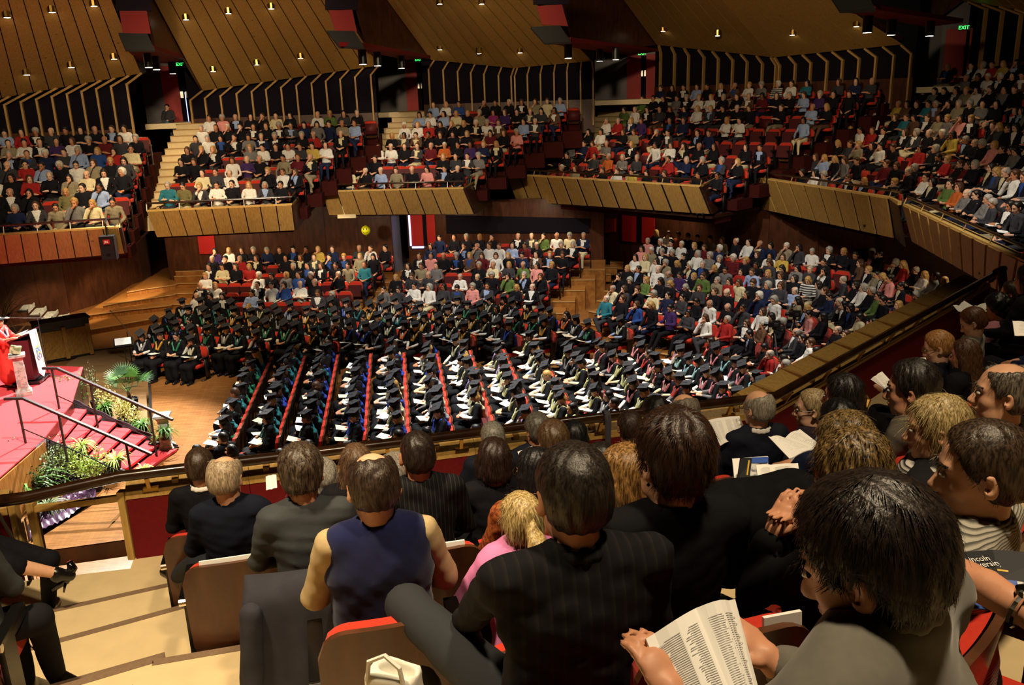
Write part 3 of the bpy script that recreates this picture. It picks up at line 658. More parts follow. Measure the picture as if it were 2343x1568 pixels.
def portal(word, dep, zf, xl, xr, ytop, leaves, sign, side, slit=None, plates=True):
    n = unit([-.05, -1, 0]) if dep else None
    pc = D((xl + xr) / 2, 200, dep); n = unit(np.array([CO[0] - pc[0], CO[1] - pc[1], 0])); F = frame_of(n)
    at = lambda x, y: onpl(x, y, pc, n)
    a = at(xl, ytop); b = at(xr, ytop); a[2] = b[2] = zf - .2
    m = MB(); m.prism([a, b, b + (0, 0, 5.5), a + (0, 0, 5.5)], -n * .2); struct('wall_portal', m, DARKW2)
    m = MB(); q = n * 3.2; m.prism([a + (0, 0, .0), b + (0, 0, .0), b + q, a + q], (0, 0, .2)); struct('floor_landing', m, VINYL)
    r = empty('double_door', np.array([*at((leaves[0][0] + leaves[-1][1]) / 2, 200)[:2], zf]), 0, f'red double door under the EXIT sign, {word}', 'door', 'red gallery exit doors')
    o0 = np.array(r.location); zt = at(leaves[0][0], ytop)[2]
    for x0, x1 in leaves:
        p0 = at(x0, 200); p1 = at(x1, 200); p0[2] = p1[2] = zf
        m = MB(); m.prism([p0 - o0 + n * .02, p1 - o0 + n * .02, p1 - o0 + n * .02 + (0, 0, zt - zf), p0 - o0 + n * .02 + (0, 0, zt - zf)], n * .05); m.build('door_leaf', REDD, r)
    p = (at(leaves[0][1], 200) + at(leaves[-1][0], 200)) / 2; p[2] = zf
    w = np.linalg.norm(at(leaves[0][1], 200) - at(leaves[-1][0], 200)) if len(leaves) > 1 else .3
    m = MB(); m.box(p - o0 + n * .03 + (0, 0, (zt - zf) / 2), (w, .04, zt - zf), R=np.stack([F[:, 0], -F[:, 2], F[:, 1]], 1)); m.build('meeting_stile', BLACKWALL, r)
    if plates:
        for sx in (-.28, .28):
            m = MB(); m.box(p - o0 + n * .075 + F[:, 0] * w * sx + (0, 0, 1.1), (w * .32, .02, .26), R=np.stack([F[:, 0], -F[:, 2], F[:, 1]], 1)); m.build('push_plate', CHROME, r)
    if slit:
        m = MB(); m.box(p - o0 + n * .06 + F[:, 0] * w * .1 + (0, 0, .6), (.03, .02, 1.2), R=np.stack([F[:, 0], -F[:, 2], F[:, 1]], 1)); m.build('light_gap', DAY, r)
    c = at(*sign) + n * .12; e = empty('exit_sign', c, 0, f'green lit EXIT sign over the door, {word}', 'sign', 'green exit signs')
    m = MB(); m.box(n * .05, (.42, .10, .17), R=np.stack([F[:, 0], -F[:, 2], F[:, 1]], 1)); m.build('sign_box', BLACKM, e)
    text_mesh('sign_lettering', 'EXIT', .175, EXITG, F, n * .105, e)
portal('beside the man seated on the stairs', 36.0, 6.75, 318, 470, 151, [(371, 409), (430, 464)], (413, 148), 0, slit=True)
portal('behind the third gallery block', 39.0, 6.85, 862, 992, 140, [(929, 955), (968, 988)], (958, 137), 0)
portal('behind the middle aisle', 39.0, 7.05, 1358, 1512, 126, [(1434, 1466), (1478, 1507)], (1469, 123), 0)
portal('at the top gallery corner', 33.0, 7.2, 2062, 2215, 68, [(2152, 2198), (2206, 2211)], (2205, 64), 0, plates=False)
# side cheeks beside the portals and the hanging boxes with red soffits
def slab_px(name, pts, pt, n, th, mat, label=None):
    m = MB(); m.prism([onpl(x, y, pt, n) for x, y in pts], unit(n) * th); return struct(name, m, mat, label)
def hang_box(word, dep, front, board, soffit, lamps, z, cheek, k):
    pc = D(*front[0], dep); n = unit(np.array([CO[0] - pc[0], CO[1] - pc[1], 0]))
    r = empty('reflector_box', pc, 0, f'hanging box with red inside and grey flap, {word}', 'reflector', 'hanging reflector boxes')
    loc = lambda q: q - pc
    m = MB(); m.prism([loc(onpl(x, y, pc, n)) for x, y in front], -n * .1); m.build('red_back', REDBOX, r)
    x0 = min(q[0] for q in front); x1 = max(q[0] for q in front); y0 = min(q[1] for q in front)
    m = MB(); m.prism([loc(onpl(x, y, pc, n)) for x, y in ((x0 - 8, -60), (x1 + 2, -60), (x1 + 2, y0), (x0 - 8, y0))], -n * .15); m.build('upper_frame', BLACKWALL, r)
    nb = unit(n + np.array([0, 0, .9])); pb = onpl(*board[0], pc + n * .6, n)
    m = MB(); m.prism([loc(onpl(x, y, pb, nb)) for x, y in board], -nb * .08); m.build('grey_flap', GREYBOARD, r)
    m = MB(); m.prism([loc(P(x, y, z)) for x, y in soffit], (0, 0, .12)); m.build('red_soffit', REDBOX, r)
    for x, y in lamps:
        p = P(x, y - 16, z); L = empty('canister_lamp', p, 0, None, None)
        L.parent = r; L.location = tuple(loc(p))
        m = MB(); m.lathe([(.13, -.42), (.13, 0)], 12); m.build('canister', BLACKM, L)
        m = MB(); m.lathe([(.105, -.425), (.105, -.42)], 12); m.build('lamp_lens', LAMP, L)
        spot('canister_spot', p + A3(0, 0, -.45), p + A3(.3, 1.2, -4), 55, 100, WARM, .6, .08)
    s = GAL[k]; a, b = s['B3'][0], s['T3'][0]; nn = unit(np.cross(b - a, (0, 0, 1))); nn = -nn if nn @ (s['B3'][1] - a) > 0 else nn
    if cheek: slab_px('wall_reflector_cheek', cheek, a + nn * .02, nn, .08, DARKW, 'dark timber cheek below the edge of a pine reflector')
hang_box('above the first exit', 24, [(273, 25), (336, 25), (345, 77), (281, 76)], [(271, 75), (337, 77), (354, 114), (287, 113)], [(287, 113), (354, 114), (424, 135), (395, 146), (323, 143)], [(336, 138), (354, 145), (392, 158)], 9.0, [(326, -60), (330, 0), (359, 118), (423, 135), (463, 206), (352, 0), (315, -60)], 'B')
hang_box('over the second aisle', 24.5, [(752, 24), (806, 22), (817, 74), (768, 72)], [(748, 70), (811, 71), (834, 108), (776, 106)], [(776, 106), (834, 108), (985, 134), (930, 137), (845, 120)], [(828, 130), (862, 135), (917, 144)], 8.85, [(806, -60), (812, 0), (845, 122), (935, 130), (985, 136), (885, 0), (842, -60)], 'C')
hang_box('over the middle aisle', 25, [(1228, 14), (1285, 10), (1300, 60), (1240, 56)], [(1214, 62), (1281, 58), (1306, 95), (1246, 98)], [(1246, 98), (1306, 95), (1505, 118), (1440, 126), (1330, 112)], [(1300, 118), (1372, 128), (1409, 124)], 8.9, [(1284, -60), (1288, 0), (1310, 92), (1420, 112), (1502, 103), (1430, 0), (1384, -60)], 'D')
hang_box('over the top corner aisle', 20, [(1926, -40), (1990, -40), (2000, -4), (1935, -6)], [(1900, -10), (1985, -14), (2003, 22), (1922, 24)], [(1922, 26), (2003, 22), (2204, 52), (2120, 62), (1990, 38)], [(1987, 52), (2042, 60), (2130, 64)], 9.1, [(1998, -60), (2000, -10), (2012, 26), (2150, 40), (2204, 2), (2150, -60)], 'E')
# aisle stairs between the gallery blocks: every step a piece of its own
def stairs(word, k, x0, x1, z0, z1, N, o0, o1, mat=VINYL):
    s = GAL[k]; n, t = s['nrm'], s['t']; root = None
    for i in range(N):
        u = i / (N - 1); p = s['p0'] + n * (o0 + (o1 - o0) * u); z = z0 + (z1 - z0) * u; p[2] = z
        a = line_at_px(p, t, x0[0] + (x0[1] - x0[0]) * u); b = line_at_px(p, t, x1[0] + (x1[1] - x1[0]) * u)
        d = (o1 - o0) / (N - 1)
        m = MB(); m.prism([q - (0, 0, .45) for q in (a, b, b + n * (d + .1), a + n * (d + .1))], (0, 0, .45))
        m.prism([a - n * .012 - (0, 0, .03), b - n * .012 - (0, 0, .03), b - n * .012 + (0, 0, .006), a - n * .012 + (0, 0, .006)], n * .06, 1)
        if root is None:
            root = empty('aisle_stairs', (0, 0, 0), 0, f'cream gallery steps in the aisle {word}', None, None, 'structure')
        m.build('step', [mat, TIERTOP], root)
stairs('below the first exit', 'B', (318, 402), (376, 466), 4.15, 6.75, 14, .5, 7.3)
stairs('below the second exit', 'C', (770, 905), (812, 985), 3.85, 6.85, 16, .2, 7.6)
stairs('below the middle exit', 'D', (1195, 1390), (1232, 1462), 3.45, 6.95, 18, .3, 8.0)
stairs('at the corner of the gallery', 'E', (1690, 2085), (1735, 2160), 3.45, 7.1, 18, .4, 8.3)
# ------------------------------------------------------------------ stalls: raked tiers
STALL = dict(
 S1=dict(h=[(450, 676), (745, 672)], z0=1.36, n=6, r=.15, pitch=.86, f=(450, 760), b=(492, 880), word='bank beside the tiered platform'),
 S2=dict(h=[(880, 657), (1180, 655)], z0=1.36, n=6, r=.19, pitch=.88, f=(880, 1215), b=(1008, 1335), word='middle rear bank'),
 S3=dict(h=[(1440, 690), (1700, 735)], z0=1.36, n=8, r=.14, pitch=.86, f=(1385, 1705), b=(1500, 1960), word='rear bank facing the stage corner'))
for k, s in STALL.items():
    s['p0'] = P(*s['h'][0], s['z0']); p1 = P(*s['h'][1], s['z0']); s['t'] = unit(p1 - s['p0']); s['nrm'] = np.array([-s['t'][1], s['t'][0], 0])
def stall_row(s, i):
    p = s['p0'] + s['nrm'] * s['pitch'] * i; p[2] = s['z0'] + s['r'] * i; u = i / (s['n'] - 1)
    return line_at_px(p, s['t'], s['f'][0] + (s['b'][0] - s['f'][0]) * u), line_at_px(p, s['t'], s['f'][1] + (s['b'][1] - s['f'][1]) * u)
for k, s in STALL.items():
    m = MB()
    for i in range(s['n']):
        a, b = stall_row(s, i); z = a[2] - 1.22; n, t = s['nrm'], s['t']; a = a - t * (.9 if k == 'S3' else .5); b = b + t * .8; a[2] = b[2] = 0
        w = .42 if i < s['n'] - 1 else 1.5
        m.prism([a - n * .5, b - n * .5, b + n * w, a + n * w], (0, 0, z)); m.prism([q + (0, 0, z - .02) for q in (a - n * .515, b - n * .515, b - n * .44, a - n * .44)], (0, 0, .026), 1)
    struct('floor_stalls_tiers', m, [TIERW, TIERTOP])
m = MB()
for j in range(7):
    x = 6.3 + .9 * j; z = .16 * j + .02
    m.prism([np.array(q) for q in ((x - .45, 14.5, -.05), (x + .47 if j < 6 else x + 3, 14.5, -.05), (x + .47 if j < 6 else x + 3, x + 16.6, -.05), (x - .45, x + 16.2, -.05))], (0, 0, z + .05))
struct('floor_stalls_tiers', m, [TIERW])
# curved wooden tiers climbing to the door beside the stage
m = MB()
E = [[(150, 768), (195, 757), (265, 745), (365, 727), (375, 722), (440, 722)], [(170, 731), (210, 720), (300, 709), (385, 700), (395, 697), (450, 696)], [(235, 700), (270, 693), (395, 675), (402, 672), (455, 671)], [(290, 669), (330, 662), (400, 652), (406, 649), (462, 648)]]
for i, L in enumerate(E):
    z = .18 * (i + 1); pts = [P(x, y, z) for x, y in L]; far = [p + np.array([-.4, 6.5 - i * .6, 0]) for p in pts]; poly = pts + far[::-1]
    m.prism([p - (0, 0, z) for p in poly], (0, 0, z))
    for p, q in zip(pts[:-1], pts[1:]): m.bar(p + (0, -.01, 0), q + (0, -.01, 0), .05, .03, 1)
struct('floor_platform_tiers', m, [TIERW, TIERTOP])
root = empty('aisle_stairs', (0, 0, 0), 0, 'timber steps climbing to the lower red door', None, None, 'structure')
for i in range(6):
    z = .9 + .17 * i; y0 = 633 - i * 11.5
    a = P(398 + i * 3, y0, z); b = P(468 + i * 3, y0 - 2, z); m = MB(); d = np.array([-.06, .42, 0])
    m.prism([q - (0, 0, .5) for q in (a, b, b + d, a + d)], (0, 0, .5)); m.bar(a, b, .05, .03, 1); m.build('step', [TIERW, TIERTOP], root)
def aisle_steps(word, pts, z0, dz, dep=.5):
    root = empty('aisle_stairs', (0, 0, 0), 0, f'timber steps in the stalls aisle {word}', None, None, 'structure')
    for i, (xa, xb, y) in enumerate(pts):
        z = z0 + dz * i; a = P(xa, y, z); b = P(xb, y, z); m = MB(); d = np.array([.1, dep + .15, 0]); a, b = a, b
        m.prism([q - (0, 0, .3) for q in (a, b, b + d, a + d)], (0, 0, .3)); m.bar(a, b, .05, .03, 1); m.build('step', [TIERW, TIERTOP], root)
aisle_steps('below the doorway with daylight', [(800, 868, 690), (822, 888, 664), (850, 905, 641), (880, 930, 620), (905, 955, 605), (915, 965, 592), (925, 990, 578), (930, 1000, 566)], .15, .16)
aisle_steps('between the rear banks', [(1338, 1372, 660), (1352, 1385, 644), (1366, 1398, 628), (1382, 1412, 613), (1396, 1426, 600)], .12, .15)
aisle_steps('beside the edge of the rear bank', [(1840, 1880, 705), (1880, 1912, 680), (1915, 1950, 655), (1945, 1985, 635), (1975, 2025, 618)], .25, .16)
# walls under the gallery
def vwall(name, a, b, z0, z1, mat, th=.15, pieces=0):
    a = np.array([*a, z0]); b = np.array([*b, z0]); n = unit(np.cross(b - a, (0, 0, 1))); m = MB()
    m.prism([a, b, b + (0, 0, z1 - z0), a + (0, 0, z1 - z0)], -n * th); o = struct(name, m, mat)
    for i in range(pieces):
        u0, u1 = (i + .004) / pieces, (i + .996) / pieces; q = MB()
        q.prism([a + (b - a) * u0 + n * .03, a + (b - a) * u1 + n * .03, a + (b - a) * u1 + n * .03 + (0, 0, z1 - z0), a + (b - a) * u0 + n * .03 + (0, 0, z1 - z0)], -n * .025); q.build('panel', mat, o)
    return n
wl = [P(-40, 760, 0)[:2], P(160, 716, 0)[:2], P(330, 662, 0)[:2]]
vwall('wall_stage_side', wl[0], wl[1], -.1, 3.6, DARKW, .15, 3); vwall('wall_stage_side', wl[1], wl[2], -.1, 3.6, DARKW, .15, 3)
vwall('wall_stage_return', wl[2], D(348, 640, 36)[:2], -.1, 3.6, DARKW2)
def rear(k, xl, xr, off, pieces):
    s = STALL[k]; p = s['p0'] + s['nrm'] * (s['pitch'] * (s['n'] - 1) + off); a = line_at_px(p, s['t'], xl); b = line_at_px(p, s['t'], xr)
    n = vwall('wall_stalls_rear', a[:2], b[:2], -.1, 3.5, DARKW, .15, pieces); s['wp'] = p; return a, b
rear('S1', 385, 900, 1.45, 7); rear('S2', 936, 1382, 1.5, 5); rear('S3', 1380, 1995, 1.5, 6)
s3 = STALL['S3']; a = line_at_px(s3['wp'], s3['t'], 1992); vwall('wall_stalls_side', a[:2], (14.6, 25.5), -.1, 3.4, DARKW2); vwall('wall_stalls_side', (14.6, 26), (14.2, 12), -.1, 3.4, DARKW2)
# dark felt band behind the middle bank
s2 = STALL['S2']; m = MB(); q = [onpl(x, y, s2['wp'] - s2['nrm'] * .07, s2['nrm']) for x, y in ((1020, 492), (1350, 500), (1348, 532), (1022, 534))]; m.prism(q, -s2['nrm'] * .03); struct('wall_felt_band', m, BLACKWALL)
def low_door(k, leaves, ytop, zf, word, slit=None, plane=None, off=.12):
    if plane is None: s = STALL[k]; pt, n = s['wp'] - s['nrm'] * off, -s['nrm']
    else: pt, n = plane
    c = line_at_px(pt, unit(np.cross(n, (0, 0, 1))), (leaves[0][0] + leaves[-1][1]) / 2); c[2] = zf
    r = empty('double_door', c, 0, f'red double door of the stalls, {word}', 'door', 'red stalls doors'); zt = onpl(leaves[0][0], ytop, pt, n)[2]
    ends = []
    for x0, x1 in leaves:
        p0 = line_at_px(pt, unit(np.cross(n, (0, 0, 1))), x0); p1 = line_at_px(pt, unit(np.cross(n, (0, 0, 1))), x1); p0[2] = p1[2] = zf; ends += [p0, p1]
        m = MB(); m.prism([p0 - c, p1 - c, p1 - c + (0, 0, zt - zf), p0 - c + (0, 0, zt - zf)], -n * .05); m.build('door_leaf', REDD, r)
    if len(leaves) > 1:
        m = MB(); m.prism([ends[1] - c - n * .01, ends[2] - c - n * .01, ends[2] - c - n * .01 + (0, 0, zt - zf), ends[1] - c - n * .01 + (0, 0, zt - zf)], -n * .03); m.build('meeting_stile', BLACKWALL, r)
    if slit:
        p = line_at_px(pt, unit(np.cross(n, (0, 0, 1))), slit); p[2] = zf; m = MB(); m.box(p - c + n * .02 + (0, 0, (zt - zf) / 2), (.07, .03, zt - zf)); m.build('light_gap', DAY, r)
        p0, p1 = ends[0], ends[1]; m = MB(); m.prism([p0 - c + n * .01 - (0, 0, .1), p1 - c + n * .01 - (0, 0, .1), p1 - c + n * .01 - (0, 0, .03), p0 - c + n * .01 - (0, 0, .03)], -n * .04); m.build('light_gap', DAY, r)
low_door('S1', [(460, 497)], 538, 1.75, 'beside the timber steps')
low_door('S2', [(944, 971), (980, 999)], 470, 1.75, 'with daylight showing round its edge', slit=942)
low_door('S3', [(1423, 1455), (1468, 1496)], 470, 1.6, 'behind the aisle between the rear banks')
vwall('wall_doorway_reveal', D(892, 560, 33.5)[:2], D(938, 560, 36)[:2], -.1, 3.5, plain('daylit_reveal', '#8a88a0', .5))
low_door('', [(2088, 2123), (2135, 2150)], 540, 1.3, 'under the near corner of the gallery', plane=(np.array([14.3, 20, 0]), np.array([-1., .12, 0])))
m = MB(); q = [onpl(x, y, s3['wp'] - s3['nrm'] * .1, s3['nrm']) for x, y in ((1389, 502), (1410, 500), (1410, 530), (1389, 532))]; c = sum(q) / 4
hr = empty('hose_cabinet', c, 0, 'small red cabinet on the dark wall beside a stalls door', 'cabinet'); m.prism([p - c for p in q], -s3['nrm'] * .12); m.build('cabinet_body', REDP, hr)
m = MB(); u = s3['t']; m.box(-s3['nrm'] * .13, (.12, .03, .14), rz=math.atan2(u[1], u[0])); m.build('dial', MAROON, hr)
# wall-wash lamps under the first block and in the doorway
spot('wall_lamp', D(146, 592, 29.0) + np.array([.25, -.3, .15]), D(146, 720, 30.5), 160, 70, WARM, .4, .03)
spot('wall_lamp', D(286, 585, 31.0) + np.array([.25, -.3, .15]), D(286, 700, 33), 160, 70, WARM, .4, .03)

# ------------------------------------------------------------------ near gallery (camera side): parapet, gate, tiers
La, Lb = P(285, 1115, 4.4), P(1760, 930, 4.4); Lc = P(2262, 643, 4.4)
t0 = unit(Lb - La); n0 = np.array([-t0[1], t0[0], 0]); t1 = unit(Lc - Lb); n1 = np.array([-t1[1], t1[0], 0])
FZ = 3.75; Lz = lambda p, z: np.array([p[0], p[1], z])
def parapet(word, a, b, n, seg, joints, shelf):
    t = unit(b - a); L = np.linalg.norm(b - a)
    m = MB(); m.prism([Lz(a, FZ - .5), Lz(b, FZ - .5), Lz(b, 4.31), Lz(a, 4.31)], n * .05)
    root = struct('parapet', m, [MAROON], f'maroon lined parapet with pine top board, {word}')
    for i in range(seg):
        p = a + t * L * (i + .002) / seg; q = a + t * L * (i + .998) / seg
        m = MB(); m.prism([Lz(p, FZ), Lz(q, FZ), Lz(q, 4.30), Lz(p, 4.30)], -n * .03); m.build('panel', MAROON, root)
        m = MB(); m.prism([Lz(p, 4.30) - n * .035, Lz(q, 4.30) - n * .035, Lz(q, 4.335) - n * .035, Lz(p, 4.335) - n * .035], n * .05); m.prism([Lz(p, 4.33) - n * .03, Lz(q, 4.33) - n * .03, Lz(q, 4.43) + n * shelf, Lz(p, 4.43) + n * shelf], (0, 0, .03)); m.build('top_board', PINE_EDGE, root)
    for i in range(joints):
        p = a + t * L * (i + .5) / joints
        m = MB(); m.prism([Lz(p, 4.34), Lz(p, 4.44) + n * shelf, Lz(p, 4.47) + n * shelf, Lz(p, 4.42)], t * .05); m.build('fin', RIB, root)
    m = MB(); m.prism([Lz(a, FZ - .5) + n * (shelf + .05), Lz(b, FZ - .5) + n * (shelf + .05), Lz(b, 4.42) + n * shelf, Lz(a, 4.42) + n * shelf], n * .05); m.build('outer_lining', PINE, root)
    return root
parapet('behind the front row of the near block', La, Lb, n0, 6, 8, .12)
parapet('climbing towards the boarded corner', Lb, Lc, n1, 6, 11, .36)
gl = La - t0 * .88
# handrail all along
r = empty('handrail', (0, 0, 0), 0, 'thick dark timber handrail along the near parapet, swelling at its gate end', 'railing')
e0 = gl - t0 * .05 - n0 * .20; path = [Lz(e0, 4.50), Lz(La - n0 * .10, 4.54), Lz(Lb - n0 * .10, 4.54), Lz(Lc - n1 * .10 + t1 * .4, 4.54)]
m = MB(); m.tube([path[0], path[0] + t0 * .25, path[1], path[2], path[3]], [.05, .048, .045, .045, .045], 10); m.lathe([(.02, -.055), (.055, -.035), (.06, 0), (.055, .035), (.02, .055)], 10, path[0]); m.build('rail', RAILW, r, smooth=True)
for i in range(9):
    p = La + (Lb - La) * (i + .3) / 9; m = MB(); m.bar(Lz(p - n0 * .02, 4.36), Lz(p - n0 * .10, 4.50), .03, .03); m.bar(Lz(p - n0 * .03 - t0 * .05, 4.37), Lz(p - n0 * .03 + t0 * .07, 4.37), .04, .03); m.build('bracket', BRASS, r)
for i in range(8):
    p = Lb + (Lc - Lb) * (i + .3) / 8; m = MB(); m.bar(Lz(p - n1 * .02, 4.36), Lz(p - n1 * .10, 4.50), .03, .03); m.build('bracket', BRASS, r)
m = MB(); m.tube([path[0] + t0 * .02, Lz(gl + t0 * .06 - n0 * .06, FZ + .16)], .014, 6); m.box(Lz(gl + t0 * .06 - n0 * .06, FZ + .12), (.05, .05, .14)); m.build('support_rod', BLACKM, r)
# glazed gate between the parapets
g = empty('glazed_gate', Lz(gl, FZ), 0, 'clear glazed panel in a pine frame at the foot of the cream steps', 'gate'); o = np.array(g.location)
A, B = Lz(gl, FZ), Lz(La, FZ)
for p in (A + t0 * .04, A + t0 * .17, B - t0 * .03):
    m = MB(); m.bar(p - o, p - o + (0, 0, .62), .055, .07); m.build('post', PINE_EDGE, g)
m = MB(); m.bar(A - o + (0, 0, .56) + t0 * .17, B - o + (0, 0, .56), .045, .05); m.build('top_rail', PINE_EDGE, g)
m = MB(); m.bar(A - o + (0, 0, .10) + t0 * .17, B - o + (0, 0, .10), .03, .14); m.build('bottom_rail', DARKW, g)
m = MB(); m.prism([A - o + t0 * .19 + (0, 0, .17), B - o - t0 * .05 + (0, 0, .17), B - o - t0 * .05 + (0, 0, .54), A - o + t0 * .19 + (0, 0, .54)], n0 * .008); m.build('glass_pane', GLASS, g)
m = MB(); m.bar(A - o + t0 * .10 - n0 * .22 + (0, 0, .05), A - o + t0 * .10 + n0 * .0 + (0, 0, .05), .02, .9); m.build('side_panel', GLASS, g)
parapet('beyond the glazed gate', gl - t0 * 2.6, gl, n0, 3, 3, .12)
# tiers and steps, cream vinyl with brown nosings; camera stands on the sixth
def tier(name, z, pts, nose, mat=VINYL):
    m = MB(); m.prism([Lz(p, z - .5) for p in pts], (0, 0, .5))
    o = struct(name, m, [mat])
    for p, q in nose:
        m = MB(); d = unit(q - p); w = np.array([-d[1], d[0], 0]); m.bar(Lz(p, z - .006), Lz(q, z - .006), .055, .018); m.build('nosing', NOSING, o)
off = lambda s, d: La + t0 * s - n0 * d
W0, AIS = -6.5, .62
corner = lambda d: Lb + t0 * (math.tan(.5 * (math.acos(t0 @ t1))) * -d) * -1 * -1 - n0 * d
def rowpoly(d0, d1, s0):
    c0, c1 = corner(d0), corner(d1)
    far0, far1 = Lc + t1 * 2.2 - n1 * d0, Lc + t1 * 2.2 - n1 * d1
    return [off(s0, d0), c0, far0, far1, c1, off(s0, d1)]
RD = [1.5, 2.6, 3.5, 4.4, 5.3, 6.2, 7.1]; HALF = [(1.05, .82), (2.62, 2.28)]; FULL = [(1.85, 1.48), (2.95, 2.58)]
tier('floor_near_gallery', FZ, rowpoly(-.04, 1.55, -.02), [])
m = MB(); m.prism([Lz(off(-.95, .0 + .12), FZ - .4), Lz(off(-.02, .18), FZ - .4), Lz(off(-.02, 1.2), FZ - .4), Lz(off(-.95, 1.2), FZ - .4)], (0, 0, .4)); struct('floor_near_gallery', m, VINYL)
for i in range(7):
    z = FZ + .35 * (i + 1); d = RD[i]
    poly = rowpoly(d, RD[i + 1] + .05 if i < 6 else 12, AIS - .02); tier('floor_near_gallery', z, poly, [(poly[0], poly[1]), (poly[1], poly[2])])
    # aisle: the half step and the tier edge
    ha, hb = HALF[i] if i < 2 else (d - .22, d - .45); fa, fb = FULL[i] if i < 2 else (d + .28, d)
    a, b = off(-.95, ha), off(AIS - .02, hb); c, e = off(AIS - .02, fb + .02), off(-.95, fa + .02)
    tier('floor_near_steps', z - .175, [a, b, c, e], [(a, b)])
    a, b = off(-.95, fa), off(AIS - .02, fb); c, e = off(AIS - .02, RD[i + 1] - .25 if i < 6 else 9), off(-.95, RD[i + 1] + .1 if i < 6 else 9)
    tier('floor_near_steps', z, [a, b, c, e], [(a, b)])
    tier('floor_left_block', z + .0, [off(-6, d + .2), off(-.93, d + .2), off(-.93, RD[i + 1] + .25 if i < 6 else 9), off(-6, RD[i + 1] + .25 if i < 6 else 9)], [])
tier('floor_left_block', FZ, [off(-6, .0), off(-.93, .1), off(-.93, 1.75), off(-6, 1.75)], [])
m = MB(); q = [off(-7, -.04), off(0, -.04), Lb + n0 * .04, Lc + t1 * 2.5, Lc + t1 * 2.5 - n1 * 3, off(3, 9), off(-7, 9)]; m.prism([Lz(p, FZ - .8) for p in q], (0, 0, .28)); struct('ceiling_below_near_gallery', m, DARKW2)
# ------------------------------------------------------------------ stage platform, carpeted steps
SZ = 1.0
sA, sB, sC, sD = P(190, 840, SZ), P(165, 923, SZ), P(97, 1008, SZ), P(-10, 1100, SZ)
m = MB(); poly = [sD, sC, sB, sA, sA + A3(-1.6, .35, 0), A3(-19, 22.5, SZ), A3(-19, 12, SZ), sD + A3(-.2, -2.2, 0)]
m.prism([p - (0, 0, SZ) for p in poly], (0, 0, SZ - .02)); st = struct('stage', m, DARKW2)
m = MB(); m.prism([p - (0, 0, .02) for p in poly], (0, 0, .022)); m.build('carpet', CARPET, st)
m = MB(); m.prism([sC + A3(.02, 0, -.98), sD + A3(.02, 0, -.98), sD + A3(.02, 0, -.03), sC + A3(.02, 0, -.03)], (.03, 0, 0)); m.build('side_board', TIERW, st)
R0_, R8 = P(165, 923, .89), P(405, 1028, .06); L0_, L8 = P(103, 1003, .89), P(318, 1086, .06)
NS = 8
steps = empty('stage_steps', (0, 0, 0), 0, 'red carpeted steps down from the stage', None, None, 'structure')
for i in range(NS):
    u = i / (NS - 1); r = R0_ + (R8 - R0_) * u; l = L0_ + (L8 - L0_) * u; d = (R8 - R0_) / (NS - 1) * 1.02; d[2] = 0; z = .89 - .83 * u; r[2] = l[2] = z
    r0, l0 = r - d, l - d
    m = MB(); m.prism([q - (0, 0, .045) for q in (l0, r0, r, l)], (0, 0, .05)); m.build('tread', CARPET, steps)
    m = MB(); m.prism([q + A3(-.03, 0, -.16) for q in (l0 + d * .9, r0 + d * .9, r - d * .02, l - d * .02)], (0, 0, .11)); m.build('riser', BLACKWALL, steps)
def stage_rail(word, pts, posts):
    r = empty('handrail', (0, 0, 0), 0, f'square bronze handrail {word}', 'railing')
    m = MB()
    for p, q in zip(pts[:-1], pts[1:]): m.bar(p, q, .055, .05)
    m.build('top_rail', plain('bronze_rail', '#2e2723', .6, .3) if 'bronze_rail' not in MATS else MATS['bronze_rail'], r)
    for p, b in posts: m = MB(); m.bar(b, p, .035, .035); m.build('post', MATS['bronze_rail'], r)
    lo = [(p + b * 2) / 3 for p, b in posts]; m = MB()
    for p, q in zip(lo[:-1], lo[1:]): m.tube([p, q], .012, 5)
    m.build('lower_wire', BLACKM, r)
sd = (R8 - R0_); sd[2] = 0
def rail_pts(px, zs): return [P(x, y, z) for (x, y), z in zip(px, zs)]
a = rail_pts([(97, 843), (131, 843), (395, 961)], [1.95, 1.95, .98]); b_ = lambda p, z: Lz(p, z)
P1 = [P(118, 843, 1.95), P(206, 877, 1.66), P(342, 938, 1.16)]
stage_rail('on the far side of the red steps', a, [(P1[0], b_(P1[0], 1.0)), (P1[1], b_(P1[1], .62)), (P1[2], b_(P1[2], .12))])
a = rail_pts([(10, 913), (53, 912), (347, 1040)], [1.95, 1.95, 1.0]); P1 = [P(38, 913, 1.95), P(134, 948, 1.68), P(288, 1014, 1.18)]
stage_rail('on the near side of the red steps', a, [(P1[0], b_(P1[0], 1.0)), (P1[1], b_(P1[1], .66)), (P1[2], b_(P1[2], .1))])
# plaster pedestals
def pedestal(loc, h, word, rz=.35):
    r = empty('pedestal', loc, rz, word, 'pedestal'); m = MB()
    m.lathe([(.24, 0), (.24, .09), (.21, .10), (.20, .13), (.165, .17), (.165, .20)], 4, m=0, sq=True); m.build('plinth', STONE, r)
    m = MB(); m.lathe([(.16, .20), (.14, h - .14)], 4, sq=True); m.box((0, -.108, h * .5), (.11, .012, h * .42)); m.box((.108, 0, h * .5), (.012, .11, h * .42)); m.build('shaft', STONE, r)
    m = MB(); m.lathe([(.14, h - .14), (.17, h - .10), (.18, h - .07), (.24, h - .05), (.24, h)], 4, sq=True); m.build('cap_block', STONE, r)
    return r
pd = P(56, 902, SZ); pedestal(pd, .98, 'grey plaster pedestal at the front of the stage, rock on top', .5)
m = sdf_mesh('rock', [('b', A3(0, 0, .11), A3(.11, .09, .10), 0, rotm(.4, .2, .3), .02), ('f', lambda p: .012 * noise3(p, 22, 8))], .015, mottled('green_rock', '#6f7f55', '#b9b68c', 12))
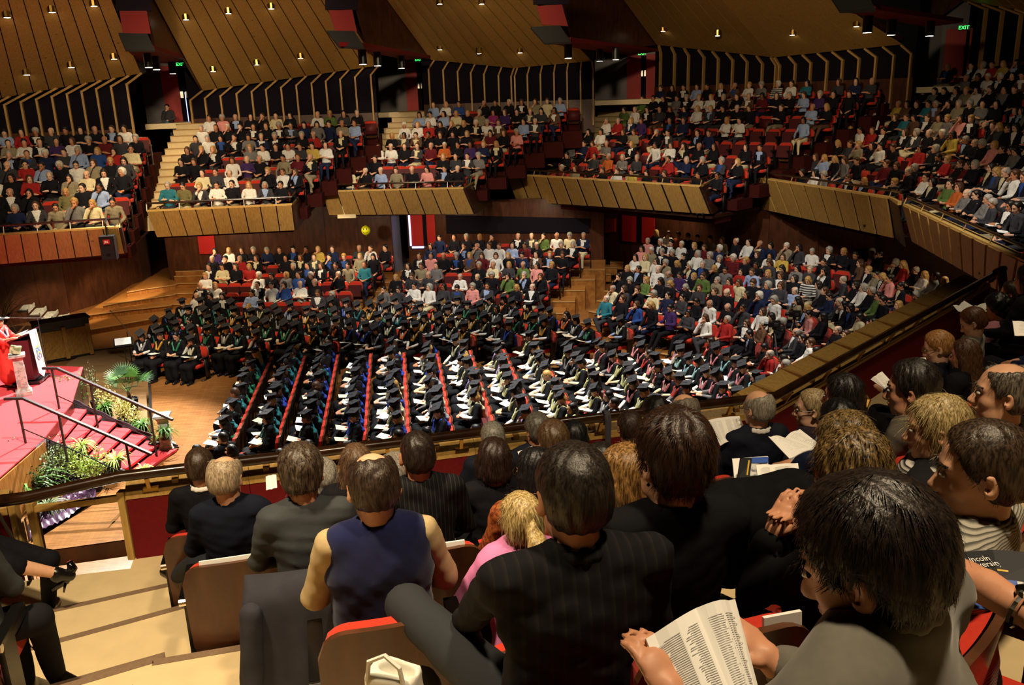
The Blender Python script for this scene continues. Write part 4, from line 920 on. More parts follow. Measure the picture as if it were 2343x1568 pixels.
tag(link('rock', m, None, pd + (0, 0, .98)), 'rough greenish rock on top of the plaster pedestal', 'rock')
pedestal(P(383, 1030, 0), .86, 'grey plaster pedestal at the foot of the far handrail', .2)
# lectern with hanging banner
lc = P(72, 873, SZ); lect = empty('lectern', lc, 0, 'dark maroon lectern with sloping top on the red stage', 'lectern'); lrz = .12; lect.rotation_euler = (0, 0, lrz)
MARW = plain('maroon_veneer', '#3f1218', .3, .5)
m = MB(); m.box((0, 0, .62), (.42, .56, 1.0), top=1.12); m.build('body', MARW, lect)
m = MB(); m.box((.02, 0, .06), (.62, .66, .06)); m.build('base', BLACKM, lect)
m = MB(); m.prism([A3(-.32, -.36, 1.06), A3(.26, -.36, 1.26), A3(.26, .36, 1.26), A3(-.32, .36, 1.06)], (0, 0, .035)); m.build('top', MARW, lect)
m = MB()
for k in range(3): m.box((.235 + .012 * k, .20, .98 - .1 * k), (.012, .14, .025))
m.build('gold_bars', BRASS, lect)
cl, sl = math.cos(lrz), math.sin(lrz); lw = lambda x, y, z: lc + A3(cl * x - sl * y, sl * x + cl * y, z)
bn = empty('banner', lw(.30, -.12, 1.30), lrz, 'white pointed banner with a shield crest hanging down the lectern', 'banner'); m = MB()
m.prism([A3(0, -.20, 0), A3(0, .20, 0), A3(.05, .20, -1.0), A3(.055, 0, -1.16), A3(.05, -.20, -1.0)], (.012, 0, 0)); m.prism([A3(0, -.2, 0), A3(0, .2, 0), A3(-.42, .2, -.14), A3(-.42, -.2, -.14)], (0, 0, .012)); m.build('cloth', PAPER, bn)
cr = empty('crest', (.045, 0, -.52), 0); cr.parent = bn; cr.location = (.047, 0, -.55)
def flat(pts, x, mat, name): m = MB(); m.prism([A3(x, y, z) for y, z in pts], (.004, 0, 0)); return m.build(name, mat, cr)
CB = plain('crest_blue', '#5f86c8', .5); CG = plain('crest_gold', '#e0b95a', .5); CRD = plain('crest_ribbon', '#7a6470', .5)
flat([(-.085, .12), (.085, .12), (.085, -.01), (.05, -.09), (0, -.13), (-.05, -.09), (-.085, -.01)], .0, CB, 'shield'); flat([(-.085, -.01), (0, .05), (.085, -.01), (.085, -.05), (0, .01), (-.085, -.05)], .005, CG, 'chevron')
for y, z in ((-.05, .085), (.05, .085), (0, -.07)): flat([(y + .018 * math.cos(t), z + .018 * math.sin(t)) for t in np.arange(0, 6.2, .9)], .005, CG, 'roundel')
for sg in (-1, 1): flat([(sg * .02, -.15), (sg * .10, -.10), (sg * .115, -.03), (sg * .135, -.05), (sg * .115, -.14), (sg * .03, -.19)][::sg], .0, CRD, 'ribbon')
flat([(-.09, .14), (-.06, .20), (-.03, .15), (0, .21), (.03, .15), (.06, .20), (.09, .14)], .0, CG, 'crown')
for k in range(2): flat([(-.15, -.29 - .04 * k), (.15, -.29 - .04 * k), (.15, -.30 - .04 * k), (-.15, -.30 - .04 * k)], .0, GREYM, 'motto_line')
o = link('programme', BK_OPEN if 'BK_OPEN' in globals() else mesh_of('p', [(0, 0, 0)], [], PAPER), None, lw(-.02, 0, 1.20)) if False else None
m = MB(); m.prism([A3(-.2, -.16, 0), A3(.1, -.16, .105), A3(.1, .16, .105), A3(-.2, .16, 0)], (0, 0, .012)); o = m.build('speech_notes', PAPER, None, lw(-.02, .02, 1.155), lrz); tag(o, 'white speech notes lying on the lectern top', 'paper')
# microphone stands
def mic_stand(base, h, boom, word, legs=3):
    r = empty('microphone_stand', base, 0, word, 'microphone stand'); m = MB()
    for k in range(legs): t = 2 * math.pi * k / legs + .4; m.tube([(0, 0, .12), (.30 * math.cos(t), .30 * math.sin(t), .01)], .010, 6)
    m.build('tripod_base', BLACKM, r)
    m = MB(); m.tube([(0, 0, .1), (0, 0, h)], .012, 7); m.build('pole', BLACKM, r)
    b0, b1 = boom; m = MB(); m.tube([b0, b1], .009, 6); m.lathe([(.02, -.02), (.02, .02)], 8, (0, 0, h)); m.build('boom', GREYM, r)
    d = unit(np.asarray(b1, float) - b0); m = MB(); m.tube([np.asarray(b1), np.asarray(b1) + d * .05, np.asarray(b1) + d * .10], [.014, .026, .018], 9); m.build('microphone', SMALLWHITE, r)
mb = P(113, 868, SZ); mic_stand(mb, 1.55, (A3(.15, .02, 1.56), A3(-.62, -.10, 1.62)), 'boom microphone stand reaching over the lectern')
ms = P(306, 855, 0); mic_stand(ms, 1.25, (A3(.45, -.3, .95), A3(-.5, .35, 1.75)), 'tall boom microphone stand on the bare floor')
mu = P(296, 868, 0); r = empty('music_stand', mu, .4, 'black music stand with a tilted desk beside the microphone stand', 'music stand')
m = MB()
for k in range(3): t = 2 * math.pi * k / 3; m.tube([(0, 0, .2), (.32 * math.cos(t), .32 * math.sin(t), .01)], .009, 6)
m.build('tripod_base', BLACKM, r); m = MB(); m.tube([(0, 0, .1), (0, 0, 1.05)], .011, 6); m.build('pole', BLACKM, r)
m = MB(); m.box((0, .0, 1.10), (.5, .34, .012), R=rotm(0, -.5)); m.build('desk', BLACKM, r)
m = MB(); m.box((0, 0, 0), (.42, .28, .006), R=rotm(0, -.5)); o = m.build('sheet_music', PAPER, None, mu + A3(0, -.01, 1.125), .4); tag(o, 'white sheet music on the black music stand', 'paper')
m = MB(); m.box((0, 0, .0), (.5, .34, .03), R=rotm(.3, .0)); m.tube([(-.2, 0, -.42), (-.1, 0, 0)], .012, 5); m.tube([(.2, 0, -.42), (.1, 0, 0)], .012, 5); o = m.build('piano_stool', BLACKM, None, P(308, 840, .45)); tag(o, 'low black padded stool between the stands', 'stool')
# upright piano seen from behind
pc = (P(113, 835, 0) + P(202, 818, 0)) / 2; pu = unit((P(202, 818, 0) - P(113, 835, 0))); prz = math.atan2(pu[1], pu[0]); pian = empty('upright_piano', pc, prz, 'upright piano seen from its wooden lattice back', 'piano')
PW = wood('piano_spruce', '#8f6428', '#b08038', .45, (6, 6, 1), 5); L = 1.5
m = MB(); m.box((0, .30, .66), (L, .5, 1.18)); m.box((0, .24, 1.27), (L + .06, .68, .05)); m.build('case', BLACKM, pian)
m = MB(); m.box((0, .035, .56), (L - .06, .02, .86)); m.build('soundboard', PW, pian)
for k in range(3): m = MB(); m.box((-L / 2 + .08 + k * (L - .16) / 2, .0, .58), (.11, .08, .98)); m.build('back_post', PW, pian)
for side in (0, 1):
    for k in range(6):
        x0 = -L / 2 + .14 + side * (L - .16) / 2; x1 = x0 + (L - .16) / 2 - .11; z0 = .16 + k * .15; a = A3(x0, .02, z0); e = min((x1 - x0), (.98 - z0) / .9); m = MB(); m.bar(a, a + A3(e, 0, e * .9), .035, .03, up=(0, 1, 0)); m.build('rib', PW, pian)
for sx in (-1, 1): m = MB(); m.lathe([(.03, 0), (.045, .03), (.03, .07)], 8, (sx * (L / 2 - .1), .05, 0)); m.build('castor', BRASS, pian)
# bare plywood apron with dark edge and wire fence
m = MB(); q = [P(x, y, .05) for x, y in ((150, 835), (200, 803), (333, 788), (346, 905), (330, 1000), (240, 990))]; m.prism([p - (0, 0, .05) for p in q], (0, 0, .05)); struct('floor_apron', m, wood('pale_ply', '#7a5c3a', '#94724a', .5, (.4, 4, 1), 5))
fb = [P(200, 805, .05), P(332, 789, .05), P(340, 830, .05), P(351, 1010, .05)]; r = empty('wire_fence', (0, 0, 0), 0, 'low wire edged fence round the bare apron floor', 'fence'); m = MB()
m.tube([p + A3(0, 0, .02) for p in fb], .018, 5); m.build('bottom_wire', BLACKM, r)
for p, q in zip(fb[1:], fb[2:]): m = MB(); m.bar(p + A3(0, 0, .12), q + A3(0, 0, .12), .05, .22); m.build('edge_board', BLACKM, r)
# small flight with pale treads behind the piano
r = empty('side_flight', P(70, 760, 0), .3, 'small flight of pale edged steps behind the piano', 'steps')
for k in range(4): m = MB(); m.box((.35 * k, .0, .85 - .16 * k), (.34, 1.1, .04)); m.box((.35 * k + .16, 0, .85 - .16 * k), (.03, 1.1, .14)); m.build('step', STONE, r)
# ------------------------------------------------------------------ plants
LG = {k: plain('leaf_' + k, h, .5, .3, var=.25, scale=9) for k, h in dict(green='#4f7a2c', dark='#31502a', lime='#a9c25a', gold='#d9cf7a', grey='#7f9268').items()}
POTM = plain('black_pot', '#1b1a1a', .6); STEM = plain('plant_stem', '#5a3d28', .8)
DRAPE = plain('plum_drape', '#33202c', .55, .3, var=.2, scale=8, sheen=.3)
def pot(r, R_=.14, h=.22): m = MB(); m.lathe([(R_ * .75, 0), (R_, h), (R_ * .9, h), (R_ * .85, h - .03)], 10); m.build('pot', POTM, r)
def shrub(loc, h, w, mat, word, n=420, ls=.05, seed=1, airy=0):
    rr = np.random.default_rng(seed); r = empty('potted_shrub', loc, 0, word, 'plant', 'shrubs along the red steps'); pot(r)
    m = MB(); tips = []
    for k in range(7): t = rr.uniform(0, 6.3); e = A3(math.cos(t) * w * rr.uniform(.1, .5), math.sin(t) * w * rr.uniform(.1, .5), h * rr.uniform(.6, .95)); m.tube([(0, 0, .15), e * .5 + (0, 0, .1), e], [.012, .009, .004], 5); tips.append(e)
    m.build('stem', STEM, r); V = []; F = []
    for k in range(n):
        e = tips[rr.integers(7)]; u = rr.uniform(.35, 1.0); c = e * u + (0, 0, .12 * (1 - u)) + rr.normal(size=3) * w * (.14 if airy else .20) * A3(1, 1, .8)
        d = unit(rr.normal(size=3) + (0, 0, .5)); s_ = unit(np.cross(d, rr.normal(size=3))); L_ = ls * rr.uniform(.7, 1.4); b = len(V); nn = np.cross(d, s_)
        V += [c, c + d * L_ * .5 + s_ * L_ * .28 + nn * L_ * .08, c + d * L_, c + d * L_ * .5 - s_ * L_ * .28 + nn * L_ * .08]; F += [(b, b + 1, b + 2), (b, b + 2, b + 3)]
    link('foliage', mesh_of('foliage', V, F, mat), r)
def blades(loc, n, L_, mat, word, wd_=.018, seed=1, up=1.2, name='spider_plant'):
    rr = np.random.default_rng(seed); r = empty(name, loc, 0, word, 'plant', 'strap leaved plants by the red steps'); pot(r, .12, .18); V = []; F = []
    for k in range(n):
        t = rr.uniform(0, 6.3); d = A3(math.cos(t), math.sin(t), 0); sd_ = A3(-d[1], d[0], 0); l = L_ * rr.uniform(.6, 1.15); u0 = up * rr.uniform(.6, 1.2); b = len(V)
        for i in range(6):
            x = i / 5; c = A3(0, 0, .16) + d * l * (x * .85) + A3(0, 0, l * (u0 * x - 1.15 * x * x)); wv = wd_ * (1 - x) ** .6 + .001; V += [c + sd_ * wv, c - sd_ * wv]
        for i in range(5): F.append((b + 2 * i, b + 2 * i + 1, b + 2 * i + 3, b + 2 * i + 2))
    link('leaf_tuft', mesh_of('leaf_tuft', V, F, mat), r)
W_ = 'beside the near handrail'
for i, (x, y, z, h, w, mt, wd2, n, ls) in enumerate([(60, 1108, 0, 1.05, .5, 'dark', 'tall dark green shrub before the plum drape', 420, .06), (140, 1120, 0, 1.15, .6, 'grey', 'tallest grey-green shrub in the middle of the near bed', 560, .06), (185, 1118, 0, .98, .5, 'lime', 'yellow-green shrub behind the lime one', 420, .055),
     (222, 1122, 0, 1.0, .5, 'lime', 'bright lime shrub at the end of the near bed', 480, .06), (18, 1142, 0, .75, .55, 'lime', 'bushy lime shrub at the stage corner', 460, .07), (105, 1150, 0, .8, .5, 'dark', 'low dark shrub at the front of the near bed', 300, .06),
     (178, 945, .15, 1.0, .5, 'green', 'green shrub under the stage edge beside the far handrail', 420, .06), (222, 935, .1, 1.45, .35, 'grey', 'thin airy shrub on the bare apron', 170, .05), (247, 958, .1, .85, .42, 'gold', 'pale gold variegated shrub beside the far handrail', 420, .06), (285, 975, .05, .8, .45, 'gold', 'larger pale gold shrub lower down the far handrail', 520, .06), (313, 985, .05, .55, .35, 'gold', 'small pale gold shrub at the end of the far bed', 260, .05), (357, 1032, 0, .4, .2, 'lime', 'small lime plant beside the grey pedestal', 140, .05)]):
    shrub(P(x, y, z), h, w, LG[mt], wd2, n, ls, 20 + i, airy=(n < 200))
for i, (x, y, z, n, l, mt, wd2) in enumerate([(190, 1040, .5, 60, .42, 'lime', 'spider plant beside the third red step'), (267, 1072, .25, 55, .42, 'lime', 'spider plant beside the sixth red step'), (330, 1095, .05, 45, .32, 'lime', 'small spider plant at the foot of the red steps'), (378, 1005, .35, 60, .42, 'green', 'spider plant in front of the grey pedestal'),
     (243, 950, .3, 55, .45, 'green', 'spider plant at the upper end of the far bed'), (328, 990, .1, 60, .45, 'green', 'spider plant at the lower end of the far bed')]):
    blades(P(x, y, z), n, l, LG[mt], wd2, .014, 50 + i)
blades(P(60, 1150, .0), 46, 1.05, LG['green'], 'large strap leaved plant at the front of the near bed', .035, 71, 1.5, 'flax_plant'); blades(P(112, 1178, 0), 50, .55, LG['grey'], 'grassy tuft behind the thick handrail', .012, 72, 1.0); blades(P(6, 770, 1.0), 70, 1.6, LG['grey'], 'tall dry grass plant behind the speaker', .012, 73, 1.7, 'grass_plant')
pl = P(300, 940, .05); r = empty('fan_palm', pl, 0, 'dark green fan palm in a tub on the bare apron', 'plant'); pot(r, .22, .32); m = MB(); m.tube([(0, 0, .2), (.02, .01, .35), (0, 0, .5)], [.06, .05, .045], 8); m.build('trunk', STEM, r); rr = np.random.default_rng(4)
for k in range(13):
    t = 2 * math.pi * k / 13 + rr.uniform(-.2, .2); el = rr.uniform(.25, 1.15); d = A3(math.cos(t) * math.cos(el), math.sin(t) * math.cos(el), math.sin(el)); c = A3(0, 0, .5) + d * rr.uniform(.30, .48); x = unit(np.cross(d, (0, 0, 1))); V = [A3(0, 0, .5) + x * .008, A3(0, 0, .5) - x * .008, c - x * .008, c + x * .008]; F = [(0, 1, 2, 3)]
    for j in range(17):
        a = -1.45 + 2.9 * j / 16; q = unit(d * math.cos(a) + x * math.sin(a)); l = .42 * (1 - .25 * abs(a) / 1.45); sd_ = np.cross(q, unit(np.cross(x, d))) * .014; b = len(V); V += [c, c + q * l * .5 + sd_, c + q * l + A3(0, 0, -.06), c + q * l * .5 - sd_]; F += [(b, b + 1, b + 2, b + 3)]
    link('frond', mesh_of('frond', V, F, LG['dark' if k % 3 else 'green']), r)
# plum drapes down the sides of the steps
def drape(name, pts, drop, word, seed):
    n = 60; V = []; F = []; rr = np.random.default_rng(seed); L_ = len(pts) - 1
    for i in range(n):
        u = i / (n - 1) * L_; k = min(int(u), L_ - 1); p = pts[k] + (pts[k + 1] - pts[k]) * (u - k)
        for j in range(9):
            v = j / 8; wv = .05 * math.sin(i * 1.1 + seed) * v + .03 * math.sin(i * .45 + j); out = .06 + .10 * v
            V.append(p + drop[0] * (out + wv) + A3(0, 0, 1) * (-(p[2] - .02) * v))
    for i in range(n - 1):
        for j in range(8): F.append((i * 9 + j, i * 9 + j + 1, i * 9 + j + 10, i * 9 + j + 9))
    o = link(name, mesh_of(name, V, F, DRAPE, None, True)); tag(o, word, 'drape')
    md = o.modifiers.new('thick', 'SOLIDIFY'); md.thickness = .012
drape('drape', [sC + A3(0, -.5, .0), sC + A3(.05, -.02, 0), L0_ + A3(.1, -.05, .05), (L0_ + L8) / 2 + (0, 0, .05), L8], [A3(-.1, -1, 0)], 'plum fabric draped down the near side of the red steps', 1)
drape('drape', [R0_ + (0, 0, .08), (R0_ * 2 + R8) / 3 + (0, 0, .06), (R0_ + R8 * 2) / 3 + (0, 0, .05), R8 + (0, 0, .05)], [A3(-.1, 1, 0)], 'plum fabric draped down the far side of the red steps', 4)
# loose plum fabric on the floor behind the handrail
V = []; F = []; n = 30
for i in range(n):
    for j in range(10):
        q = P(70 + i * 5.2, 1240 - i * 3.2 - j * 6, .02); V.append(q + A3(0, .0, .05 * abs(math.sin(i * 1.3 + j * .8)) + .03 * math.sin(j * 2 + i * .3) + .03))
for i in range(n - 1):
    for j in range(9): F.append((i * 10 + j, i * 10 + j + 1, i * 10 + j + 11, i * 10 + j + 10)[::-1])
tag(link('fabric', mesh_of('fabric', V, F, plain('plum_silk', '#4a2c48', .4, .4, var=.3, scale=6), None, True)), 'crumpled plum fabric lying on the pale floor', 'drape')
# hanging loudspeaker below the first balcony front
sp = onpl(247, 568, GAL['A']['p1'] - GAL['A']['nrm'] * .35, GAL['A']['nrm']); r = empty('loudspeaker', sp, math.atan2(GAL['A']['t'][1], GAL['A']['t'][0]), 'black loudspeaker hanging in front of the first balcony front', 'loudspeaker')
m = MB(); m.box((0, .12, 0), (.36, .34, .62)); m.build('cabinet', BLACKM, r); m = MB(); m.box((0, -.055, -.02), (.31, .012, .52)); m.build('grille', plain('speaker_cloth', '#1c191a', .9), r)
m = MB(); m.box((0, -.066, .17), (.16, .012, .12)); m.build('badge', REDD, r); text_mesh('badge_lettering', 'JBL', .085, PAPER, np.stack([A3(1, 0, 0), A3(0, 0, 1), A3(0, -1, 0)], 1), (0, -.076, .17), r)
m = MB(); m.box((0, -.064, -.16), (.10, .01, .05)); m.build('port', BLACKWALL, r); m = MB(); m.tube([(0, .15, .30), (0, .15, .62), (.02, .35, .75)], .02, 6); m.build('hanger', BLACKM, r)
# smiling balloon
bp = D(837, 527, 31.5); r = empty('balloon', bp, 0, 'round yellow smiling balloon floating over the middle aisle', 'balloon'); YB = plain('balloon_yellow', '#d8d21c', .25, .5)
link('skin', sdf_mesh('skin', [('e', A3(0, 0, 0), A3(.17, .17, .185), 0), ('c', A3(0, 0, -.19), A3(0, 0, -.21), .012, .02, .02)], .02, YB), r)
m = MB()
for sx in (-1, 1): m.lathe([(.01, -.03), (.018, 0), (.01, .03)], 8, (sx * .05, -.155, .06))
m.build('eye', INK, r); m = MB(); m.tube([A3(.09 * math.sin(t), -.16, -.01 - .07 * math.cos(t)) for t in np.linspace(-1.1, 1.1, 9)], .008, 5); m.build('smile', INK, r); m = MB(); m.tube([(0, 0, -.2), (.02, 0, -.6), (0, .02, -1.0)], .006, 4); m.build('string', BLACKM, r)
# ------------------------------------------------------------------ cloth, hair and skin colours
CL = dict(k='#16151a', n='#1c2440', d='#37363a', g='#6d6a68', G='#8a7f66', l='#8fa0c4', w='#d8d4cc', c='#cdbf98', r='#9c2624', m='#5c1a20', b='#2b4684', p='#d58d86', P='#8f2f6a', t='#2b6c7a',
          e='#566b36', O='#b05a28', y='#b89c48', u='#3d2856', B='#5a4030', s='#59626a', o='#6b6440')
CNAME = dict(k='black', n='navy', d='charcoal', g='grey', G='beige', l='pale blue', w='white', c='cream', r='red', m='maroon', b='bright blue', p='pink', P='magenta', t='teal', e='green', O='orange', y='yellow', u='purple', B='brown', s='striped', o='olive')
CLM = {k: plain('cloth_' + CNAME[k].replace(' ', '_'), v, .88, .12, var=.14, scale=26) for k, v in CL.items()}
CLM['s'] = striped('cloth_striped', '#c9c6bd', '#2f3136', .07, .5, 'Z')
HAIRC = dict(grey='#a39c90', white='#d6cfbf', dark='#1d1510', black='#0e0c0c', brown='#4a2f1a', blonde='#b48b4a', ginger='#8a4a20')
def hair_mat(name, hx, light=None):
    m, nt, b = new_mat(name); L = nt.links.new; N = nt.nodes.new
    tc = N('ShaderNodeTexCoord'); mp = N('ShaderNodeMapping'); mp.inputs['Scale'].default_value = (1, 1, .14); L(tc.outputs['Object'], mp.inputs[0])
    nz = N('ShaderNodeTexNoise'); nz.inputs['Scale'].default_value = 140; nz.inputs['Detail'].default_value = 3; L(mp.outputs[0], nz.inputs[0])
    cr = N('ShaderNodeValToRGB'); e = cr.color_ramp.elements; e[0].position = .38; e[1].position = .64; c = lin(hx)
    e[0].color = tuple(x * .55 for x in c) + (1,); e[1].color = (tuple(a * .4 + q * .6 for a, q in zip(c, lin(light))) if light else tuple(min(1, x * 1.35 + .006) for x in c)) + (1,)
    L(nz.outputs[0], cr.inputs[0]); L(cr.outputs[0], b.inputs['Base Color']); b.inputs['Roughness'].default_value = .42; b.inputs['Specular IOR Level'].default_value = .4
    bp = N('ShaderNodeBump'); bp.inputs['Strength'].default_value = .5; bp.inputs['Distance'].default_value = .004; L(nz.outputs[0], bp.inputs['Height']); L(bp.outputs[0], b.inputs['Normal'])
    return m
HM = {k: hair_mat('hair_' + k, v) for k, v in HAIRC.items()}
SKINS = [plain('skin_' + str(i), h, .48, .35, var=.06, scale=30) for i, h in enumerate(('#c98f6e', '#d9a583', '#b87b57', '#8a5638', '#d7a98c', '#5f3a26'))]
EYE = plain('eye_dark', '#2a1a14', .3); LIP = plain('lips', '#a35a4c', .5)
SHOE = plain('shoe_leather', '#141212', .3, .5)
GOWNM = plain('gown_black', '#121214', .8, .15, var=.2, scale=14); CAPM = plain('cap_felt', '#343436', .9, .1)
# ------------------------------------------------------------------ figure variants shared by the audience
POSES = [dict(arms='lap', legs='plain', nod=.12, lean=-.08), dict(arms='fold', legs='plain', nod=.05, lean=-.1, yaw=.25), dict(arms='chin', legs='cross', nod=.15, lean=.02, yaw=-.2),
         dict(arms='read', legs='out', nod=.45, lean=.0), dict(arms='knee', legs='plain', nod=.30, lean=.10, yaw=.1), dict(arms='lap', legs='cross', nod=.0, lean=-.12, yaw=-.35), dict(arms='fold', legs='out', nod=.2, lean=-.14, yaw=-.1)]
STYLES = ['short', 'bob', 'long', 'curly', 'balding', 'messy', 'fringe']
def chest_mi(F):
    def f(c):
        q = (c - F.T(0, 0, .36)) @ F.Rt; m = np.zeros(len(c), int)
        v = (q[:, 1] > .05) & (np.abs(q[:, 0]) < .012 + .34 * np.clip(q[:, 2] + .14, 0, .3)) & (q[:, 2] > -.14); m[v] = 1; return m
    return f
def variant(i, kw, res):
    F = Fig(shoulder=.172, **kw); V = {}
    sk_ = F.skin(fine=False, legs=False) if res < 1.5 else F.head_prims() + [q for j in (0, 1) for q in [('c', F.el[j] * .3 + F.wr[j] * .7, F.wr[j], .03, .03, .01)] + F.hand(j, F.el[j], F.wr[j], fine=False)]
    V['skin'] = sdf_mesh('person', sk_, .0135 * (1 if res < 1.5 else 2.2), SKINS[0:1] + [EYE, EYE, LIP], mi=F.skin_mi() if res < 1.5 else (lambda c: np.zeros(len(c), int)))
    V['top'] = sdf_mesh('top', F.top(seed=i, folds=.006), .019 * res, [CLM['k'], CLM['k']], mi=chest_mi(F))
    leg = F.bottom(seed=i) + F.shoes(); V['bottom'] = sdf_mesh('trousers', leg, .022 * res, [CLM['d'], SHOE], mi=lambda c: (c[:, 2] < .09).astype(int))
    V['hair'] = {st: sdf_mesh('hair', F.hair(st, .012), .0142 * (1 if res < 1.5 else 2.6), HM['dark']) for st in STYLES}
    V['lap'] = F.T(0, .27, .17); return V
VAR = [variant(i, k, 1.0) for i, k in enumerate(POSES)]
LOW = [variant(i, k, 3.2) for i, k in enumerate(POSES)]
GPOSES = [dict(arms='lap', legs='plain', nod=.15, lean=-.05), dict(arms='read', legs='plain', nod=.42, lean=.02), dict(arms='knee', legs='plain', nod=.3, lean=.08), dict(arms='lap', legs='plain', nod=.05, lean=-.08, yaw=-.45), dict(arms='chin', legs='plain', nod=.2, lean=.04)]
GV = []
for i, kw in enumerate(GPOSES):
    F = Fig(**kw); V = dict(skin=sdf_mesh('graduate', F.skin(legs=False), .0135, SKINS[0:1] + [EYE, EYE, LIP], mi=F.skin_mi()), gown=sdf_mesh('gown', F.gown(i) + F.shoes(), .021, [GOWNM, SHOE], mi=lambda c: (c[:, 2] < .07).astype(int)),
        hood=sdf_mesh('hood', F.hood(), .016, CLM['b']), cap=F.cap_mesh([CAPM], tilt=.08 + .1 * (i % 3)), lap=F.T(0, .27, .17))
    q = []
    for j in (0, 1): q += [('c', F.el[j], F.el[j] + (F.wr[j] - F.el[j]) * .9, .050, .038, .01)]
    q += [('e', F.T(0, .06, .34), A3(.07, .075, .16), .0, F.Rt)]; V['shirt'] = sdf_mesh('shirt', q, .018, CLM['w'])
    V['hair'] = {st: sdf_mesh('hair', F.hair(st, .008), .0125, HM['dark']) for st in ('short', 'long', 'bob')}; GV.append(V)
print('variants', round(time.time() - T0, 1))
def face_rz(d): return math.atan2(-d[0], d[1])
class Stuff:
    """what is past the limit of single objects: joined real meshes with one material list"""
    def __init__(s): s.v = []; s.f = []; s.m = []; s.mats = []; s.ix = {}; s.n = 0; s.cache = {}
    def mat(s, m):
        if m.name not in s.ix: s.ix[m.name] = len(s.mats); s.mats.append(m)
        return s.ix[m.name]
    def arr(s, me):
        if me.name not in s.cache:
            v = np.zeros(len(me.vertices) * 3, np.float32); me.vertices.foreach_get('co', v); me.calc_loop_triangles()
            t = np.zeros(len(me.loop_triangles) * 3, np.int32); me.loop_triangles.foreach_get('vertices', t); mi = np.zeros(len(me.loop_triangles), np.int32); me.loop_triangles.foreach_get('material_index', mi)
            s.cache[me.name] = v.reshape(-1, 3), t.reshape(-1, 3), mi
        return s.cache[me.name]
    def add(s, me, loc, rz, mats):
        v, t, mi = s.arr(me); c, n = math.cos(rz), math.sin(rz)
        s.v.append(v @ np.array([[c, n, 0], [-n, c, 0], [0, 0, 1]], np.float32) + np.asarray(loc, np.float32)); s.f.append(t + s.n); s.n += len(v)
        s.m.append(np.array([s.mat(m) for m in mats], np.int32)[np.minimum(mi, len(mats) - 1)])
    def build(s, name, label):
        me = mesh_of(name, np.concatenate(s.v), np.concatenate(s.f), s.mats, np.concatenate(s.m), True); o = link(name, me); tag(o, label, None, None, 'stuff'); return o
CROWD = Stuff(); SEATS = Stuff()
# ------------------------------------------------------------------ seats
def panel_mesh(w, z0, z1, r, th, bend, lean, y0, cols=9, rb=None, m=0):
    """upholstered panel: rounded corners, bent round the sitter, leaning back"""
    rb = r if rb is None else rb; mb = MB(); v = []
    xs = [(-1 + 2 * i / (cols - 1)) for i in range(cols)]; xs = [math.copysign(abs(x) ** .75, x) for x in xs]
    for x in xs:
        X = x * w / 2; e = max(0, abs(X) - (w / 2 - r)); ct = r - math.sqrt(max(r * r - e * e, 0)); e2 = max(0, abs(X) - (w / 2 - rb)); cb = rb - math.sqrt(max(rb * rb - e2 * e2, 0))
        for z in (z0 + cb, z1 - ct):
            for t in (0, th): v.append((X, y0 + t + bend * X * X - lean * (z - z0), z))
    f = []
    for i in range(cols - 1):
        a, b = 4 * i, 4 * (i + 1); f += [(a, b, b + 2, a + 2), (a + 3, b + 3, b + 1, a + 1), (a + 2, b + 2, b + 3, a + 3), (a + 1, b + 1, b, a)]
    f += [(0, 2, 3, 1), (4 * cols - 4, 4 * cols - 3, 4 * cols - 1, 4 * cols - 2)]
    return mb.add(v, [q[::-1] for q in f], m)
def seat_meshes(cols=9, far=True):
    S = {}
    m = panel_mesh(.47, .44, .885, .10, .055, .35, .14, -.20, cols, .03); S['back_cushion'] = mesh_of('back_cushion', m.v, m.f, REDSEAT)
    m = panel_mesh(.505, .26, .90, .11, .024, .35, .14, -.208, cols, .10); S['back_shell'] = mesh_of('back_shell', m.v, m.f, SHELL)
    m = MB(); m.box((0, .05, .435), (.46, .44, .09), top=.94); S['seat_down'] = mesh_of('seat_cushion', m.v, m.f, REDSEAT)
    m = MB(); m.box((0, -.06, .60), (.45, .09, .40), R=rotm(0, -.1)); S['seat_up'] = mesh_of('seat_cushion', m.v, m.f, plain('seat_underside', '#4a1414', .6))
    m = MB()
    for sx in (-1, 1):
        m.box((sx * .265, .0, .63), (.05, .36, .045)); m.box((sx * .265, -.08, .32), (.03, .16, .62)); m.box((sx * .265, .02, .015), (.05, .32, .03))
    S['seat_frame'] = mesh_of('auditorium_seat', m.v, m.f, BLACKM)
    return S
SM = seat_meshes(7)
seat_cand = []; person_cand = []; grad_cand = []
def want(loc): 
    x, y, z = proj(np.asarray(loc) + (0, 0, .9)); return z > .3 and -30 < x < W + 30 and -30 < y < H + 60
def seat_at(loc, rz, occupied, label, group): 
    if want(loc): seat_cand.append((np.linalg.norm(np.asarray(loc) - CO) * (1.35 if occupied else 1.0), np.asarray(loc), rz, occupied, label, group))
R0 = random.Random(11)
def person_at(loc, rz, code, label, group):
    if not want(loc): return
    person_cand.append((np.linalg.norm(np.asarray(loc) - CO), np.asarray(loc), rz, code, label, group))
NTH = ORD + ['twenty-' + q for q in ORD[:9]]
HAIRW = ['grey'] * 22 + ['white'] * 8 + ['dark'] * 26 + ['black'] * 14 + ['brown'] * 18 + ['blonde'] * 12
ADJ = dict(grey='grey-haired', white='white-haired', dark='dark-haired', black='black-haired', brown='brown-haired', blonde='fair-haired', ginger='ginger-haired')
used_labels = set()
